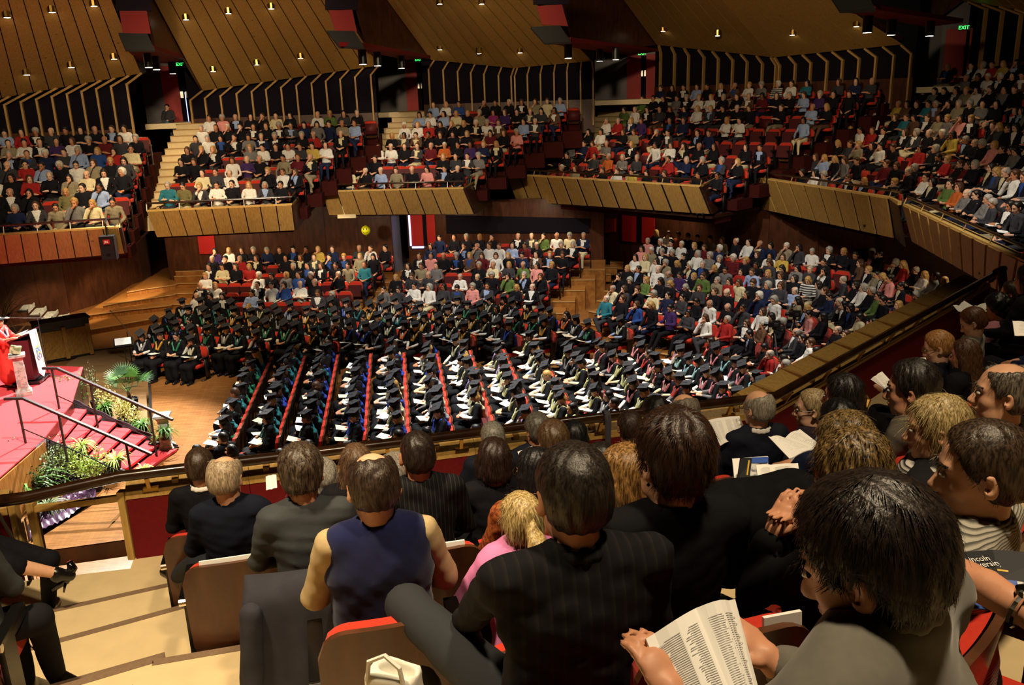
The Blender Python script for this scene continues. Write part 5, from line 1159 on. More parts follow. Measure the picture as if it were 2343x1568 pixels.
def build_people():
    person_cand.sort(key=lambda q: q[0])
    for n, (dist, loc, rz, code, where, group) in enumerate(person_cand):
        rr = random.Random(int(abs(loc[0] * 7919 + loc[1] * 104729 + loc[2] * 1299)) + 5)
        hk = rr.choice(HAIRW); sk = rr.choice(SKINS[:3] + SKINS[:2] + [SKINS[4]] + ([SKINS[3]] if hk in ('black',) else []))
        st = rr.choice({'grey': ['short', 'balding', 'curly', 'bob', 'fringe', 'curly'], 'white': ['short', 'fringe', 'curly', 'balding'], 'blonde': ['bob', 'long', 'long', 'messy'], 'brown': ['bob', 'long', 'short', 'messy']}.get(hk, ['short', 'short', 'bob', 'long', 'messy']))
        i = rr.randrange(len(POSES)); top = CLM[code]; inner = top
        if code in 'kdnB' and rr.random() < .35: inner = CLM[rr.choice('wwwlcb')]
        bot = CLM[rr.choice('kkkdnnBGsk')] if rr.random() < .9 else CLM['c']; bot = CLM['d'] if bot is CLM['s'] else bot
        rz2 = rz + rr.uniform(-.16, .16); loc = loc + np.array([rr.uniform(-.03, .03), rr.uniform(-.03, .03), 0])
        if n < N_PERSON:
            V = VAR[i]; sc = rr.uniform(.94, 1.05)
            o = link('person', V['skin'], None, loc, rz2); setmat(o, sk, EYE, HM[hk], LIP); o.scale = (sc, sc, sc)
            h = link('hair', V['hair'][st], o); setmat(h, HM[hk]); t = link('top', V['top'], o); setmat(t, top, inner); b = link('trousers', V['bottom'], o); setmat(b, bot, SHOE)
            wear = CNAME[code] + (' over white' if inner is CLM['w'] and code != 'w' else '')
            tag(o, f'{ADJ[hk]} person in {wear}, {where}', 'person', group)
            if (i == 3 or rr.random() < .10) and len(BOOKS) < 300: booklet(loc, rz2, V['lap'] * sc, f'white programme of {CNAME[code]} sitter, {where}', 'programmes in the audience', rr, i == 3)
        else:
            V = LOW[i]; CROWD.add(V['skin'], loc, rz2, [sk]); CROWD.add(V['hair'][st], loc, rz2, [HM[hk]]); CROWD.add(V['top'], loc, rz2, [top, inner]); CROWD.add(V['bottom'], loc, rz2, [bot, SHOE])
BOOKS = []
def _book_mesh(cover):
    m = MB(); a, b = .15, .21
    for sx in (-1, 1): m.prism([A3(0, -b / 2, .0), A3(sx * a, -b / 2, .018), A3(sx * a, b / 2, .018), A3(0, b / 2, .0)][::sx], (0, 0, .008))
    return mesh_of('pages', m.v, m.f, cover)
BK_OPEN = _book_mesh(PAPER)
_m = MB(); _m.box((0, 0, 0), (.23, .31, .006)); BK_CARD = mesh_of('card', _m.v, _m.f, CREAMP)
_m = MB(); _m.lathe([(.030, .003), (.028, .0055)], 10, (.045, -.07, 0)); BK_SEAL = mesh_of('seal', _m.v, _m.f, SEAL)
_m = MB(); _m.box((0, .06, .004), (.20, .10, .002)); BK_BLUE = mesh_of('cover_picture', _m.v, _m.f, plain('cover_blue', '#3b62b8', .4))
def booklet(loc, rz, lap, label, group, rr, opened, card=False):
    c, s = math.cos(rz), math.sin(rz); p = np.asarray(loc) + np.array([c * lap[0] - s * lap[1], s * lap[0] + c * lap[1], lap[2] + .03])
    o = link('programme', BK_CARD if card else BK_OPEN, None, p, rz + rr.uniform(-.4, .4)); o.rotation_euler = (rr.uniform(.05, .35) if not opened else .5, rr.uniform(-.15, .15), o.rotation_euler[2])
    tag(o, label, 'programme', group); BOOKS.append(o)
    if card: link('red_seal', BK_SEAL, o)
    return o
def build_seats():
    seat_cand.sort(key=lambda q: q[0])
    for n, (d, loc, rz, occ, label, group) in enumerate(seat_cand):
        if n < N_SEAT:
            o = link('auditorium_seat', SM['seat_frame'], None, loc, rz); tag(o, label, 'seat', group)
            link('back_cushion', SM['back_cushion'], o); link('back_shell', SM['back_shell'], o); link('seat_cushion', SM['seat_down' if occ else 'seat_up'], o)
        else:
            for k in ('seat_frame', 'back_cushion', 'back_shell', 'seat_down' if occ else 'seat_up'): SEATS.add(SM[k], loc, rz, [SM[k].materials[0]])
N_PERSON, N_SEAT, N_GRAD = 250, 285, 290
# ------------------------------------------------------------------ who sits where: one character per seat, '.' an empty seat
ROWS = dict(
 A=['kkndGgcG', 'kkkk.okl.', 'kwkrkGckk', 'kddrlkwGkd', 'kgkdndlbrc', 'kkGwkuwkmdk', 'kklrkdkkkkw.'],
 B=['todwkwdk', '..cdw..kwk', 'kk..wuk.Gmk', 'kkk..gwkwdyw', 'dwkkgnk.kr.k', 'wkkkkkkdngnGl', 'wpkkkck.wedk.'],
 C=['cklGkpkk', 'kk.....kddg', 'wwkdmOkunk', 'kdBkkkk.mkp', 'wwrkkkkwB.ld', 'lwlckGPukddB', 'lwb.kkkkGcl.'],
 D=['w.mG.kwykk.kk', 'kk.dOgd.rnkdk', 'gnrg.k.wwkkk.kk', 'kw.kG.kd.kn.....', 'wrnu.kn..ww...l', 'ewkdknwdkkk.k.lk', 'ekkgkwwkkBmkklukk', 'nkklkkBwgswt.dnd'],
 E=['k.k.kwg.kk.k', 'rggdlkgk.mkk', 'wkgkdGkwk.rk', 'kkGwrk.kdkky', 'dyw.ktBkGgpk', 'kkyBktBkGkgk', 'kwkgkdGwkgk', '....gkwkkBg', 'k.kwrykkrk'],
 F=['k.wk.eOgkgdkdkk', 'kkr.kmk.kdkwkgkk', 'kdkk.kpkkgkwdkkk', 'gkwkdk.kkBkdkkrk', 'kkGkkgkwkk.kdkkg', 'kwkkdkgkkrkkgkkw'],
 S1=['wkk.l....dk', 'kw..kwbwk..', 'w...wkgbk.k.', 'kckr..kkkkGt', 'kkrk.kkdkkGk', 'uwkknkkkyn.dwk'],
 S2=['gdwwddpd.kk', 'kdd.wkkekk', 'kGg..kcdepk', 'kpkkBmwknBkk', 'n..ngwwlmk.kk', 'nkkkk.kdewcn'],
 S3=['tkbkudwrk', 'cdkcndkwkdw', 'kkekkkdkkknw', 'kk.wgukeGrckndl', 'wcwGknkkgrlddks', 'pGkkkwgkmkkdkgdk', 'pkkwkmn..kwy..k.', 'kwOkkGGkwnnGdwkkk'])
STAGE = np.array([-11.0, 18.0])
def fill(word, a, b, codes, n, fl, group, rowname):
    N = len(codes)
    for j, ch in enumerate(codes):
        p = a + (b - a) * (j / max(N - 1, 1)); p = np.array([p[0], p[1], fl])
        d = unit(STAGE - p[:2]); f = unit(-n[:2] * .72 + d * .45); rzs = face_rz(-n); where = f'{NTH[j]} from left, {rowname}'
        back = np.array([-n[0], -n[1], 0])
        seat_at(p - back * .0, rzs, ch != '.', f'{"occupied" if ch != "." else "empty folded"} red seat, {where}', f'red seats in the {word}')
        if ch != '.': person_at(p + np.array([0, 0, .0]), face_rz(f), ch, where, f'audience in the {word}')
for k in 'ABCDEF':
    s = GAL[k]
    for i, codes in enumerate(ROWS[k]):
        a, b = row_line(s, i); fill(f'{s["word"]} gallery block', a, b, codes, s['nrm'], s['G'] + s['r'] * i, '', f'row {"one two three four five six seven eight nine".split()[i]}, {s["word"]} gallery block')
for k in ('S1', 'S2', 'S3'):
    s = STALL[k]
    for i, codes in enumerate(ROWS[k]):
        a, b = stall_row(s, i); z = a[2] - 1.22; fill(s['word'], a, b, codes, s['nrm'], z, '', f'row {"one two three four five six seven eight".split()[i]}, {"first second third".split()[int(k[1]) - 1]} rear stalls bank')
MIX = 'kkdnkgwkrk.kpkGkBkekwkd.kc'
q = 0
for j in range(7):
    x = 6.3 + .9 * j; ymax = x + 15.6; y = 15.2 + .1 * j; c = 0
    while y < ymax:
        ch = MIX[q % len(MIX)]; q += 1; c += 1
        p = np.array([x, y, .16 * j + .02]); n = np.array([1., 0, 0])
        px, py, _ = proj(p + (0, 0, 1.2))
        ex = proj(Lz(Lb + n1 * .3, 4.5)); ey = proj(Lz(Lc + n1 * .3, 4.5)); rail_y = ex[1] + (ey[1] - ex[1]) * (px - ex[0]) / (ey[0] - ex[0])
        if py < rail_y + 15 and not (j == 0 and y < 17.6):
            where = f'{NTH[c - 1]} along file {"one two three four five six seven".split()[j]}, side stalls bank'
            seat_at(p, face_rz((-1, -.1)), ch != '.', f'{"occupied" if ch != "." else "empty folded"} red seat, {where}', 'red seats in the side bank')
            if ch != '.': person_at(p, face_rz((-1, .05)), ch, where, 'audience in the side bank')
        y += .56
# ------------------------------------------------------------------ graduates on the flat floor
HOODC = dict(teal='#1f6468', blue='#233d94', cream='#bfba92', lilac='#a08bb8', gold='#c08a2c', pink='#c87a80', red='#a83028', aqua='#8fbcbc', grey='#86878a', orange='#d0622a', yellow='#bdba80', green='#2d7a58')
HDM = {k: plain('hood_' + k, v, .4, .4) for k, v in HOODC.items()}
def grad(p, f, hood, where, group, board=True, bare=False): 
    if want(p): grad_cand.append((np.linalg.norm(p - CO), p, face_rz(f), hood, where, group, board))
rg = random.Random(5)
COLH = [['teal', 'teal', 'green'], ['teal', 'blue'], ['blue', 'teal'], ['blue'], ['blue', 'cream'], ['cream', 'blue', 'grey'], ['lilac', 'cream'], ['lilac', 'yellow'], ['yellow', 'cream'], ['yellow', 'grey'], ['pink', 'yellow'], ['pink', 'red'], ['aqua', 'pink'], ['aqua', 'red', 'pink'], ['red', 'aqua']]
EMPTY_G = {(6, 0), (6, 1), (11, 0), (3, 10), (8, 9), (10, 9), (7, 10), (12, 9)}
for k in range(14):
    x0 = -5.95 + .885 * k; lean = -.13; nseat = 11 if k < 9 else 9 if k < 12 else 8; ys = 16.25 if k < 8 else 16.25 + .13 * (k - 7)
    for j in range(nseat):
        p = np.array([x0 + lean * .54 * j, ys + .54 * j, 0.]); f = np.array([-1., -.13])
        where = f'{NTH[j]} from aisle, {NTH[k]} line, front floor block'
        em = (k, j) in EMPTY_G
        seat_at(p, face_rz(f), not em, f'{"occupied" if not em else "empty"} red floor seat, {where}', 'red seats on the floor')
        if not em: grad(p, f, rg.choice(COLH[k]), where, 'graduates in the front floor block')
AC = np.array([-12., 14.]); FARH = ['gold', 'blue', 'grey', 'orange', 'green', 'gold', 'grey', 'blue', 'teal', 'cream']
for i in range(13):
    Rr = 9.4 + .93 * i; a = 84.0; c = 0
    while a > 24:
        t = math.radians(a); p = np.array([AC[0] + Rr * math.cos(t), AC[1] + Rr * math.sin(t), 0.]); a -= math.degrees(.56 / Rr)
        if p[1] < (22.9 if p[0] > -7.3 else 20.6 + .0) or p[1] > 27.0 - .05 * (p[0] + 8) or (p[0] > -7.6 and p[0] + p[1] > 26.6): continue
        if p[0] < -7.3 and p[1] < 23 and p[0] > -8.4: continue
        if p[0] < -10.9 or 3.0 * p[1] + 3.0 * p[0] > 3 * 28.2 - 1: continue
        c += 1; where = f'{NTH[c - 1]} along, {NTH[i]} arc, far floor block'; f = unit(AC + (0, 1.5) - p[:2]); em = rg.random() < .035
        seat_at(p, face_rz(f), not em, f'{"occupied" if not em else "empty"} red floor seat, {where}', 'red seats on the floor')
        if not em: grad(p, f, rg.choice(FARH), where, 'graduates in the far floor block')
def build_grads():
    grad_cand.sort(key=lambda q: q[0])
    for n, (d, loc, rz, hood, where, group, board) in enumerate(grad_cand):
        rr = random.Random(n * 31 + 7); i = rr.choice([0, 0, 0, 1, 1, 2, 3, 4]); V = GV[i]; hk = rr.choice(['dark', 'dark', 'black', 'black', 'brown', 'blonde']); sk = rr.choice(SKINS[:3] + [SKINS[4], SKINS[1]])
        st = rr.choice(['short', 'short', 'long', 'bob']); sh = rr.choice('wwwwlckg'); rz2 = rz + rr.uniform(-.32, .32); cap = board and rr.random() < .94; loc = loc + np.array([rr.uniform(-.06, .06), rr.uniform(-.04, .04), 0])
        parts = [('skin', V['skin'], [sk, EYE, HM[hk], LIP]), ('hair', V['hair'][st], [HM[hk]]), ('gown', V['gown'], [GOWNM, SHOE]), ('shirt', V['shirt'], [CLM[sh]]), ('hood', V['hood'], [HDM[hood]])] + ([('mortarboard', V['cap'], [CAPM])] if cap else [])
        if n < N_GRAD:
            o = None
            for nm, me, mt in parts:
                q = link('graduate' if nm == 'skin' else nm, me, o, loc if o is None else None, rz2 if o is None else None); setmat(q, *mt); o = o or q
            sc = rr.uniform(.94, 1.04); o.scale = (sc, sc, sc)
            tag(o, f'graduate in black gown and {hood} hood, {where}', 'graduate', group)
        else:
            for nm, me, mt in parts: CROWD.add(me, loc, rz2, mt)
        if rr.random() < .72 and len(BOOKS) < 205 and d < 30:
            c = rr.random() < .7; booklet(loc, rz2, V['lap'], f'{"cream card with red seal" if c else "open white programme"} on lap, {where}', 'papers held by the graduates', rr, not c and i == 1, c)
for j, (x, y, hd) in enumerate([(455, 1032, 'red'), (516, 1005, 'gold'), (540, 1034, 'gold'), (640, 1034, 'gold'), (722, 1026, 'gold'), (905, 1002, 'grey'), (985, 990, 'gold'), (1088, 985, 'grey'), (1205, 976, 'gold'), (1345, 962, 'gold')]):
    p = P(x, y, 1.2); p[2] = 0; grad(p, np.array([-.9, .35]), hd, f'bareheaded, {NTH[j]} of those just below the near parapet', 'graduates below the near parapet', False); seat_at(p, face_rz((-.9, .35)), True, f'occupied red seat, {NTH[j]} of those just below the near parapet', 'red seats on the floor')
build_grads(); build_people(); build_seats()
if CROWD.v: CROWD.build('audience_crowd', 'dense seated audience filling the far gallery rows')
if SEATS.v: SEATS.build('seat_rows', 'red seats under and between the far seated audience')
print('people', len(person_cand), 'grads', len(grad_cand), 'seats', len(seat_cand), 'books', len(BOOKS), round(time.time() - T0, 1))
# ------------------------------------------------------------------ the near audience, one by one
def strands(V, F_, hm, F, n, L_, mat_h, seed=1, lift=.35, width=.0011, fall=.9, zmin=-.16):
    """fine locks combed from the crown over the hair body"""
    rr = np.random.default_rng(seed); me = hm
    v = np.zeros(len(me.vertices) * 3, np.float32); me.vertices.foreach_get('co', v); v = v.reshape(-1, 3)
    nn = np.zeros(len(me.vertices) * 3, np.float32); me.vertices.foreach_get('normal', nn); nn = nn.reshape(-1, 3)
    ok = np.argwhere(((v - F.hc) @ F.HR)[:, 2] > zmin)[:, 0]; ix = ok[rr.integers(len(ok), size=n)]; p = v[ix]; N = nn[ix]
    cr = F.hp(0, -.05, .125); d = p - cr; d = d / np.maximum(np.linalg.norm(d, axis=1), .01)[:, None] + np.array([0, 0, -fall * .5]) + rr.normal(size=(n, 3)) * .22
    t = d - N * (d * N).sum(1)[:, None]; t /= np.maximum(np.linalg.norm(t, axis=1), 1e-3)[:, None]; s_ = np.cross(N, t); l = L_ * rr.uniform(.5, 1.2, n)
    P_ = []; K = 4
    for k in range(K + 1):
        u = k / K; c = p - N * .002 + t * (l * u)[:, None] + N * (l * lift * (u - u * u * .9) * .6)[:, None] + np.array([0, 0, -1]) * (l * .25 * u * u * fall)[:, None]
        w = width * (1 - .75 * u); P_ += [c + s_ * w, c - s_ * w]
    A = np.stack(P_, 1); b = len(v); allv = np.concatenate([v, A.reshape(-1, 3)]); base = b + np.arange(n)[:, None] * (2 * K + 2)
    q = np.concatenate([np.concatenate([base + 2 * k, base + 2 * k + 1, base + 2 * k + 3, base + 2 * k + 2], 1) for k in range(K)])
    f0 = np.zeros(len(me.loops), np.int32); me.loops.foreach_get('vertex_index', f0); f0 = f0.reshape(-1, 4)
    return mesh_of('hair', allv, np.concatenate([f0, q]), mat_h, None, True)
def collar(F, mat, o, h=.024, r=.070, name='collar', open_=.5):
    pts = []; n = F.neck0; Rt = F.Rt
    for k in range(13):
        a = math.radians(90 + 25 * open_) + (2 * math.pi - math.radians(50 * open_)) * k / 12; pts.append(n + Rt @ A3(r * math.cos(a), r * 1.0 * math.sin(a) + .0, .028 - .02 * (math.sin(a) > .3) * math.sin(a)))
    q = []
    for dz, rr_, e in ((.010, .007, 0), (-.006, .009, .05)):
        pp = [n + (p - n) * (1 + e) + (0, 0, dz) for p in pts]; q += [('c', a, b, rr_, rr_, .014) for a, b in zip(pp[:-1], pp[1:])]
    return link(name, sdf_mesh(name, q, .0065, mat, pad=.02), o)
FGH = {}
def fhair(hx, light=None):
    k = hx + (light or '')
    if k not in FGH: FGH[k] = hair_mat('hair_' + str(len(FGH)), hx, light)
    return FGH[k]
FLEECE = plain('grey_fleece', '#6a675f', .95, .05, var=.06, scale=40, sheen=.2)
STR8 = striped('pinstripe_black', '#141416', '#34322f', .022, .86, 'X', soft=.06); STR13 = striped('pinstripe_jacket', '#151417', '#201f1e', .034, .8, 'X', soft=.18)
STR21 = striped('grey_pinstripe', '#2c2b2c', '#6b6761', .022, .7, 'X', soft=.1); STR31 = striped('striped_shirt', '#b0ab9d', '#55544f', .0085, .6, 'Z', soft=.2); KNIT = striped('grey_knit', '#5f5f5c', '#77766f', .008, .5, 'Z', soft=.3)
DGREY = plain('slate_shirt', '#3d4042', .85, .15, var=.08, scale=14); NAVYF = plain('navy_fleece', '#1d2146', .95, .05, var=.07, scale=40, sheen=.2); BEIGEF = plain('beige_sleeve', '#b09a72', .9, .1, var=.08, scale=30)
NAVYS = plain('navy_suit', '#181b28', .8, .15, var=.1, scale=30); LBLUE = plain('pale_blue_shirt', '#aeb8c4', .8, .15); COATG = plain('grey_coat', '#5a544c', .95, .05, var=.08, scale=60); PATT = mottled('monochrome_pattern', '#26262a', '#b9b5ac', 60)
TEAL = CLM['t']; PINKT = plain('pink_top', '#d680b4', .8, .2); RUST = mottled('rust_print', '#6d2e14', '#a35a2a', 45); WHT = CLM['w']; JEANS = plain('blue_jeans', '#3c4c60', .85, .1, var=.12, scale=40); KHAKI = plain('khaki_trousers', '#9a8356', .85, .1, var=.07, scale=20)
HSEAT = seat_meshes(17); 
_m = MB()
for sx in (-1, 1): _m.lathe([(.004, -.026), (.026, -.02), (.026, .02), (.004, .026)], 10, (0, 0, 0))
def near_seat(loc, rz, label, holes=True):
    o = link('auditorium_seat', HSEAT['seat_frame'], None, loc, rz); tag(o, label, 'seat', 'seats of the near gallery')
    link('back_cushion', HSEAT['back_cushion'], o); link('seat_cushion', HSEAT['seat_down'], o); sh = link('back_shell', HSEAT['back_shell'], o)
    for sx in (-1, 1):
        m = MB(); m.box((sx * .265, -.02, .665), (.055, .38, .03)); m.build('armrest', plain('armrest_black', '#0f0e0e', .25, .5) if 'armrest_black' not in MATS else MATS['armrest_black'], o)
        m = MB(); m.tube([(sx * .265 - .028, -.205, .655), (sx * .265 + .028, -.205, .655)], .022, 10); m.build('arm_cap', CHROME, o)
    m = MB(); m.tube([(0, -.262, .72), (0, -.270, .72)], .018, 10); m.build('bolt', BLACKM, sh)
    return o
NEAR = {}
SCLERA = plain('eye_white', '#cfc6ba', .25, .4)
def eyes(F, o):
    for sx in (-1, 1):
        m = MB(); c = F.hp(sx * .030, .0795, .004); fw = F.HR @ A3(0, 1, 0); n = 10; rr = .0125 * F.hs; ux, uz = F.HR @ A3(1, 0, 0), F.HR @ A3(0, 0, 1); v = []
        rings = [(0.02, 1.0), (.42, .91), (.44, .90), (.75, .66), (1.0, 0.0)]
        for q, w in rings: v += [c + rr * (w * fw + q * (math.cos(2 * math.pi * j / n) * ux + .62 * math.sin(2 * math.pi * j / n) * uz)) for j in range(n)]
        f = [(i * n + j, i * n + (j + 1) % n, (i + 1) * n + (j + 1) % n, (i + 1) * n + j) for i in range(4) for j in range(n)] + [tuple(range(n))[::-1]]
        m.add(v, f[:n]); m.f += f[n:]; m.m += [1] * (len(f) - n); m.m[-1] = 0; m.build('eye', [EYE, SCLERA], o, smooth=True)
def near(i, px, py, r, way, hair, hcol, top, label, yaw=0., nod=.1, roll=0., hs=1.0, arms='lap', legs='plain', lean=-.06, light=None, skin=0, res=.010, ns=500, sl=.035, seat=True, wide=1.0, loose=.004, bot='k', sit=.46, edit=None, fine=False, coll=None, t=.013, twist=0., shoulder=.172, lift=.3, extra=None, fat=0., topf=None, tname='top', hid=None):
    z = 4.97 + .35 * r; hw = P(px, py, z); d = unit({'0': n0[:2], '1': n1[:2]}.get(way, None) if isinstance(way, str) else np.array(way)); rz = face_rz(d)
    F = Fig(lean=lean, yaw=yaw, nod=nod, roll=roll, arms=arms, legs=legs, head=hs, wide=wide, sit=sit, twist=twist, shoulder=shoulder)
    c, s_ = math.cos(rz), math.sin(rz); off_ = np.array([c * F.hc[0] - s_ * F.hc[1], s_ * F.hc[0] + c * F.hc[1]]); fl = 3.75 + .35 * r
    loc = np.array([hw[0] - off_[0], hw[1] - off_[1], fl]); F.loc, F.rz = loc, rz
    dz = hw[2] - fl - F.hc[2]
    if abs(dz) > .001: F.neck0 = F.neck0 + (0, 0, dz); F.hc = F.hc + (0, 0, dz); F.sh = [q + (0, 0, dz) for q in F.sh]; oT = F.T; F.T = lambda x, y, zz: oT(x, y, zz * (1 + dz / .5)); F.chest = F.chest + (0, 0, dz * .6)
    F.loc_of = lambda w: np.array([c * (w[0] - loc[0]) + s_ * (w[1] - loc[1]), -s_ * (w[0] - loc[0]) + c * (w[1] - loc[1]), w[2] - loc[2]])
    if edit: edit(F)
    o = link('person', sdf_mesh('person', F.skin(fine=fine, legs=False, torso=False), res * (1.45 if res > .0085 else 1.15), [SKINS[skin], LIP], mi=lambda c: (F.skin_mi()(c) == 3).astype(int)), None, loc, rz); tag(o, label, 'person', 'people in the near gallery'); eyes(F, o)
    hm = fhair(hcol, light); me = sdf_mesh('hair', F.hair(hair, t, seed=i + 3) + [('c', F.hp(sx * .047, .074, .030), F.hp(sx * .016, .089, .027), .0050 * hs, .0062 * hs, .002) for sx in (-1, 1)], max(res * .95, .0065), hm)
    if ns: me = strands(None, None, me, F, ns, sl, hm, seed=i, lift=lift, zmin=-.045 if hair in ('short', 'crop', 'balding', 'fringe') else -.16, fall=.5 if hair in ('short', 'crop', 'balding') else .9)
    link('hair', me, o)
    tp = (topf(F) if topf else F.top(loose=loose, seed=i, folds=.006, fat=fat)); link(tname, sdf_mesh(tname, tp, max(res * 1.7, .0145), top), o)
    link('trousers', sdf_mesh('trousers', F.bottom(seed=i, loose=.004), .024, CLM[bot] if isinstance(bot, str) else bot), o); link('shoes', sdf_mesh('shoes', F.shoes(), .018, SHOE), o)
    if coll: collar(F, coll, o)
    if extra: extra(F, o)
    if seat: near_seat(loc - np.array([d[0], d[1], 0]) * (.11 + .10 * (wide - 1)), rz, 'seat of the ' + label.split(',')[0] if seat is True else seat)
    F.dir = d; F.wide_ = wide
    NEAR[i] = (F, o); return F, o
def glasses(F, o, mat=None, tint=False):
    m = MB(); mat = mat or BLACKM
    for sx in (-1, 1):
        c = F.hp(sx * .032, .103, .004); R = F.HR; pts = [c + R @ A3(.024 * math.cos(a) * F.hs, .004 * math.cos(a) * sx * -1, .016 * math.sin(a) * F.hs) for a in np.linspace(0, 2 * math.pi, 13)]; m.tube(pts, .0022, 5); m.tube([F.hp(sx * .056, .100, .008), F.hp(sx * .082, .06, .010), F.hp(sx * .084, -.015, .010), F.hp(sx * .080, -.03, -.005)], .0024, 5)
        if tint: m.add([p - R @ A3(0, .002, 0) for p in pts[:-1]], [tuple(range(12))])
    m.tube([F.hp(-.010, .106, .006), F.hp(.010, .106, .006)], .002, 5); m.build('glasses', mat, o)
def necklace(F, o):
    m = MB()
    for k in range(22): a = 2 * math.pi * k / 22; c = F.neck0 + F.Rt @ A3(.088 * math.cos(a), .088 * math.sin(a) + .01, .01 - .05 * (math.sin(a) > 0) * math.sin(a)); m.lathe([(.002, -.007), (.008, 0), (.002, .007)], 6, c)
    m.build('bead_necklace', plain('copper_beads', '#b8844a', .3, .5, .6), o)
def near_people():
    # first row behind the parapet
    near(1, 458, 1068, 0, '0', 'short', '#3c2b1e', CLM['k'], 'brown-haired man in black pullover with white collar, behind the maroon parapet', yaw=-.05, res=.009, ns=900, coll=WHT, hs=1.08)
    near(4, 738, 1095, 0, '0', 'curly', '#8d877c', plain('stone_shirt', '#a29a8e', .85), 'grey-haired person in stone shirt beside the slate shirted man', res=.012, ns=300, hs=1.0)
    near(10, 1127, 1003, 0, '0', 'short', '#77736a', NAVYS, 'grey-haired man in navy jacket at the parapet', res=.012, ns=400, wide=1.15)
    near(44, 1228, 985, 0, '0', 'messy', '#5a564e', NAVYS, 'grey-brown haired man at the parapet reading a paper', yaw=.3, res=.012, ns=300)
    near(15, 1315, 1000, 0, '0', 'long', '#0d0c0e', CLM['k'], 'person with long glossy black hair at the parapet', res=.011, ns=600, sl=.09)
    near(17, 1440, 978, 0, '0', 'short', '#2f2218', CLM['k'], 'brown-haired boy in black with white collar at the parapet', res=.010, ns=700, coll=WHT, hs=1.05)
    near(20, 1500, 945, 0, '0', 'curly', '#120f0e', CLM['k'], 'curly black-haired person at the parapet in black', res=.012, ns=300, hs=.95)
    # second row
    def e2(F):
        F.kn[0] = F.loc_of(P(455, 1285, 4.60)); F.an[0] = F.loc_of(P(405, 1318, 4.30)); F.foot_ = F.foot
        d = unit(F.an[0] - F.kn[0])
        F.foot = lambda i: (F.foot_(1) if i else (F.an[0] + d * .03, F.an[0] + unit(d * .8 + A3(0, 0, .25)) * .24))
    near(2, 517, 1095, 1, '0', 'balding', '#a08d72', plain('navy_jumper', '#171a26', .9, .1, var=.06), 'balding sandy-grey man in navy jumper, leg stretched into the aisle', yaw=-.3, nod=.2, res=.008, ns=900, skin=1, edit=e2, wide=1.15, bot=plain('dark_denim', '#22252c', .85), hs=1.1)
    near(5, 815, 1062, 1, '0', 'long', '#5d4632', CLM['k'], 'woman with long straight brown hair looking at the floor seats', yaw=.25, res=.010, ns=900, sl=.09, hs=1.0)
    near(7, 905, 1092, 1, '0', 'curly', '#7d766a', CLM['B'], 'curly grey-haired person half hidden by the shaven headed man', res=.012, ns=400, hs=1.0)
    near(9, 1130, 1052, 1, '0', 'bob', '#2a1b14', CLM['k'], 'woman with dark brown bob in black top', res=.010, ns=900, sl=.05, hs=1.08)
    near(14, 1265, 1012, 1, '0', 'messy', '#4a3622', CLM['k'], 'tousled brown-haired man in black, second row', res=.010, ns=700, hs=1.05)
    near(21, 1565, 945, 1, '0', 'fringe', '#6a6155', STR21, 'balding man in grey pinstripe jacket reading a white sheet', nod=.2, res=.009, ns=300, coll=WHT, hs=1.08, skin=1)
    near(22, 1733, 935, 1, '0', 'fringe', '#8d867a', NAVYS, 'bald grey-fringed man in navy suit and glasses', yaw=.35, res=.009, ns=300, coll=WHT, hs=1.05, skin=1, wide=1.2, extra=lambda F, o: glasses(F, o))
    near(23, 1855, 935, 1, '1', 'short', '#8f7a52', plain('plum_top', '#231a26', .85), 'short fair-haired woman in glasses and bead necklace', yaw=.55, nod=.05, res=.008, ns=900, light='#c9b48a', skin=4, hs=1.05, extra=lambda F, o: (glasses(F, o), necklace(F, o)))
    near(33, 2145, 795, 1, '1', 'short', '#a87844', NAVYS, 'ginger-fair man in navy blazer reading a white sheet', yaw=.35, nod=.35, res=.008, ns=900, skin=4, hs=1.08, arms='read', extra=lambda F, o: glasses(F, o, BRASS))
    near(34, 2205, 812, 1, '1', 'long', '#4a301c', CLM['k'], 'woman with long brown hair beside the ginger-fair man', yaw=.2, res=.010, ns=700, sl=.09)
    near(35, 2225, 738, 1, '1', 'short', '#5a3820', plain('grey_tshirt', '#8d8c80', .9), 'young ginger man in grey t-shirt bent over a sheet', yaw=.3, nod=.5, res=.009, ns=700, skin=4, hs=1.05)
    near(36, 2282, 706, 1, '1', 'curly', '#120d0c', plain('dusty_pink', '#a87078', .85), 'curly black-haired person in dusty pink shirt with a sheet', yaw=.3, nod=.45, res=.010, ns=500, hs=1.0)
    near(38, 2312, 672, 1, '1', 'short', '#2b1d14', CLM['k'], 'dark-haired person beyond the curly-haired one', yaw=.1, res=.012, ns=300)
    # third row
    near(3, 690, 1085, 2, '0', 'messy', '#2b2119', DGREY, 'dark-haired man in slate shirt leaning forward over his jacket', nod=.2, lean=.02, res=.008, ns=1600, light='#6d5c4a', hs=1.12, wide=1.1)
    near(8, 955, 1042, 2, '0', 'crop', '#1f140d', STR8, 'shaven headed man in black shirt with pale pinstripes', yaw=.1, res=.008, ns=500, sl=.012, skin=2, t=.006, wide=1.1, hs=1.04)
    near(11, 1225, 1083, 2, '0', 'bob', '#0c0a0b', RUST, 'black-haired woman in sunglasses and rust printed top', yaw=.55, res=.009, ns=500, sl=.05, skin=2, extra=lambda F, o: glasses(F, o, BLACKM, True))
    near(12, 1192, 1188, 2.4, '0', 'pony', '#a8894e', PINKT, 'small blonde ponytailed girl in pink top', yaw=.15, res=.008, ns=900, sl=.06, light='#d9c48a', hs=.86, wide=.8, shoulder=.13, skin=1, sit=.50)
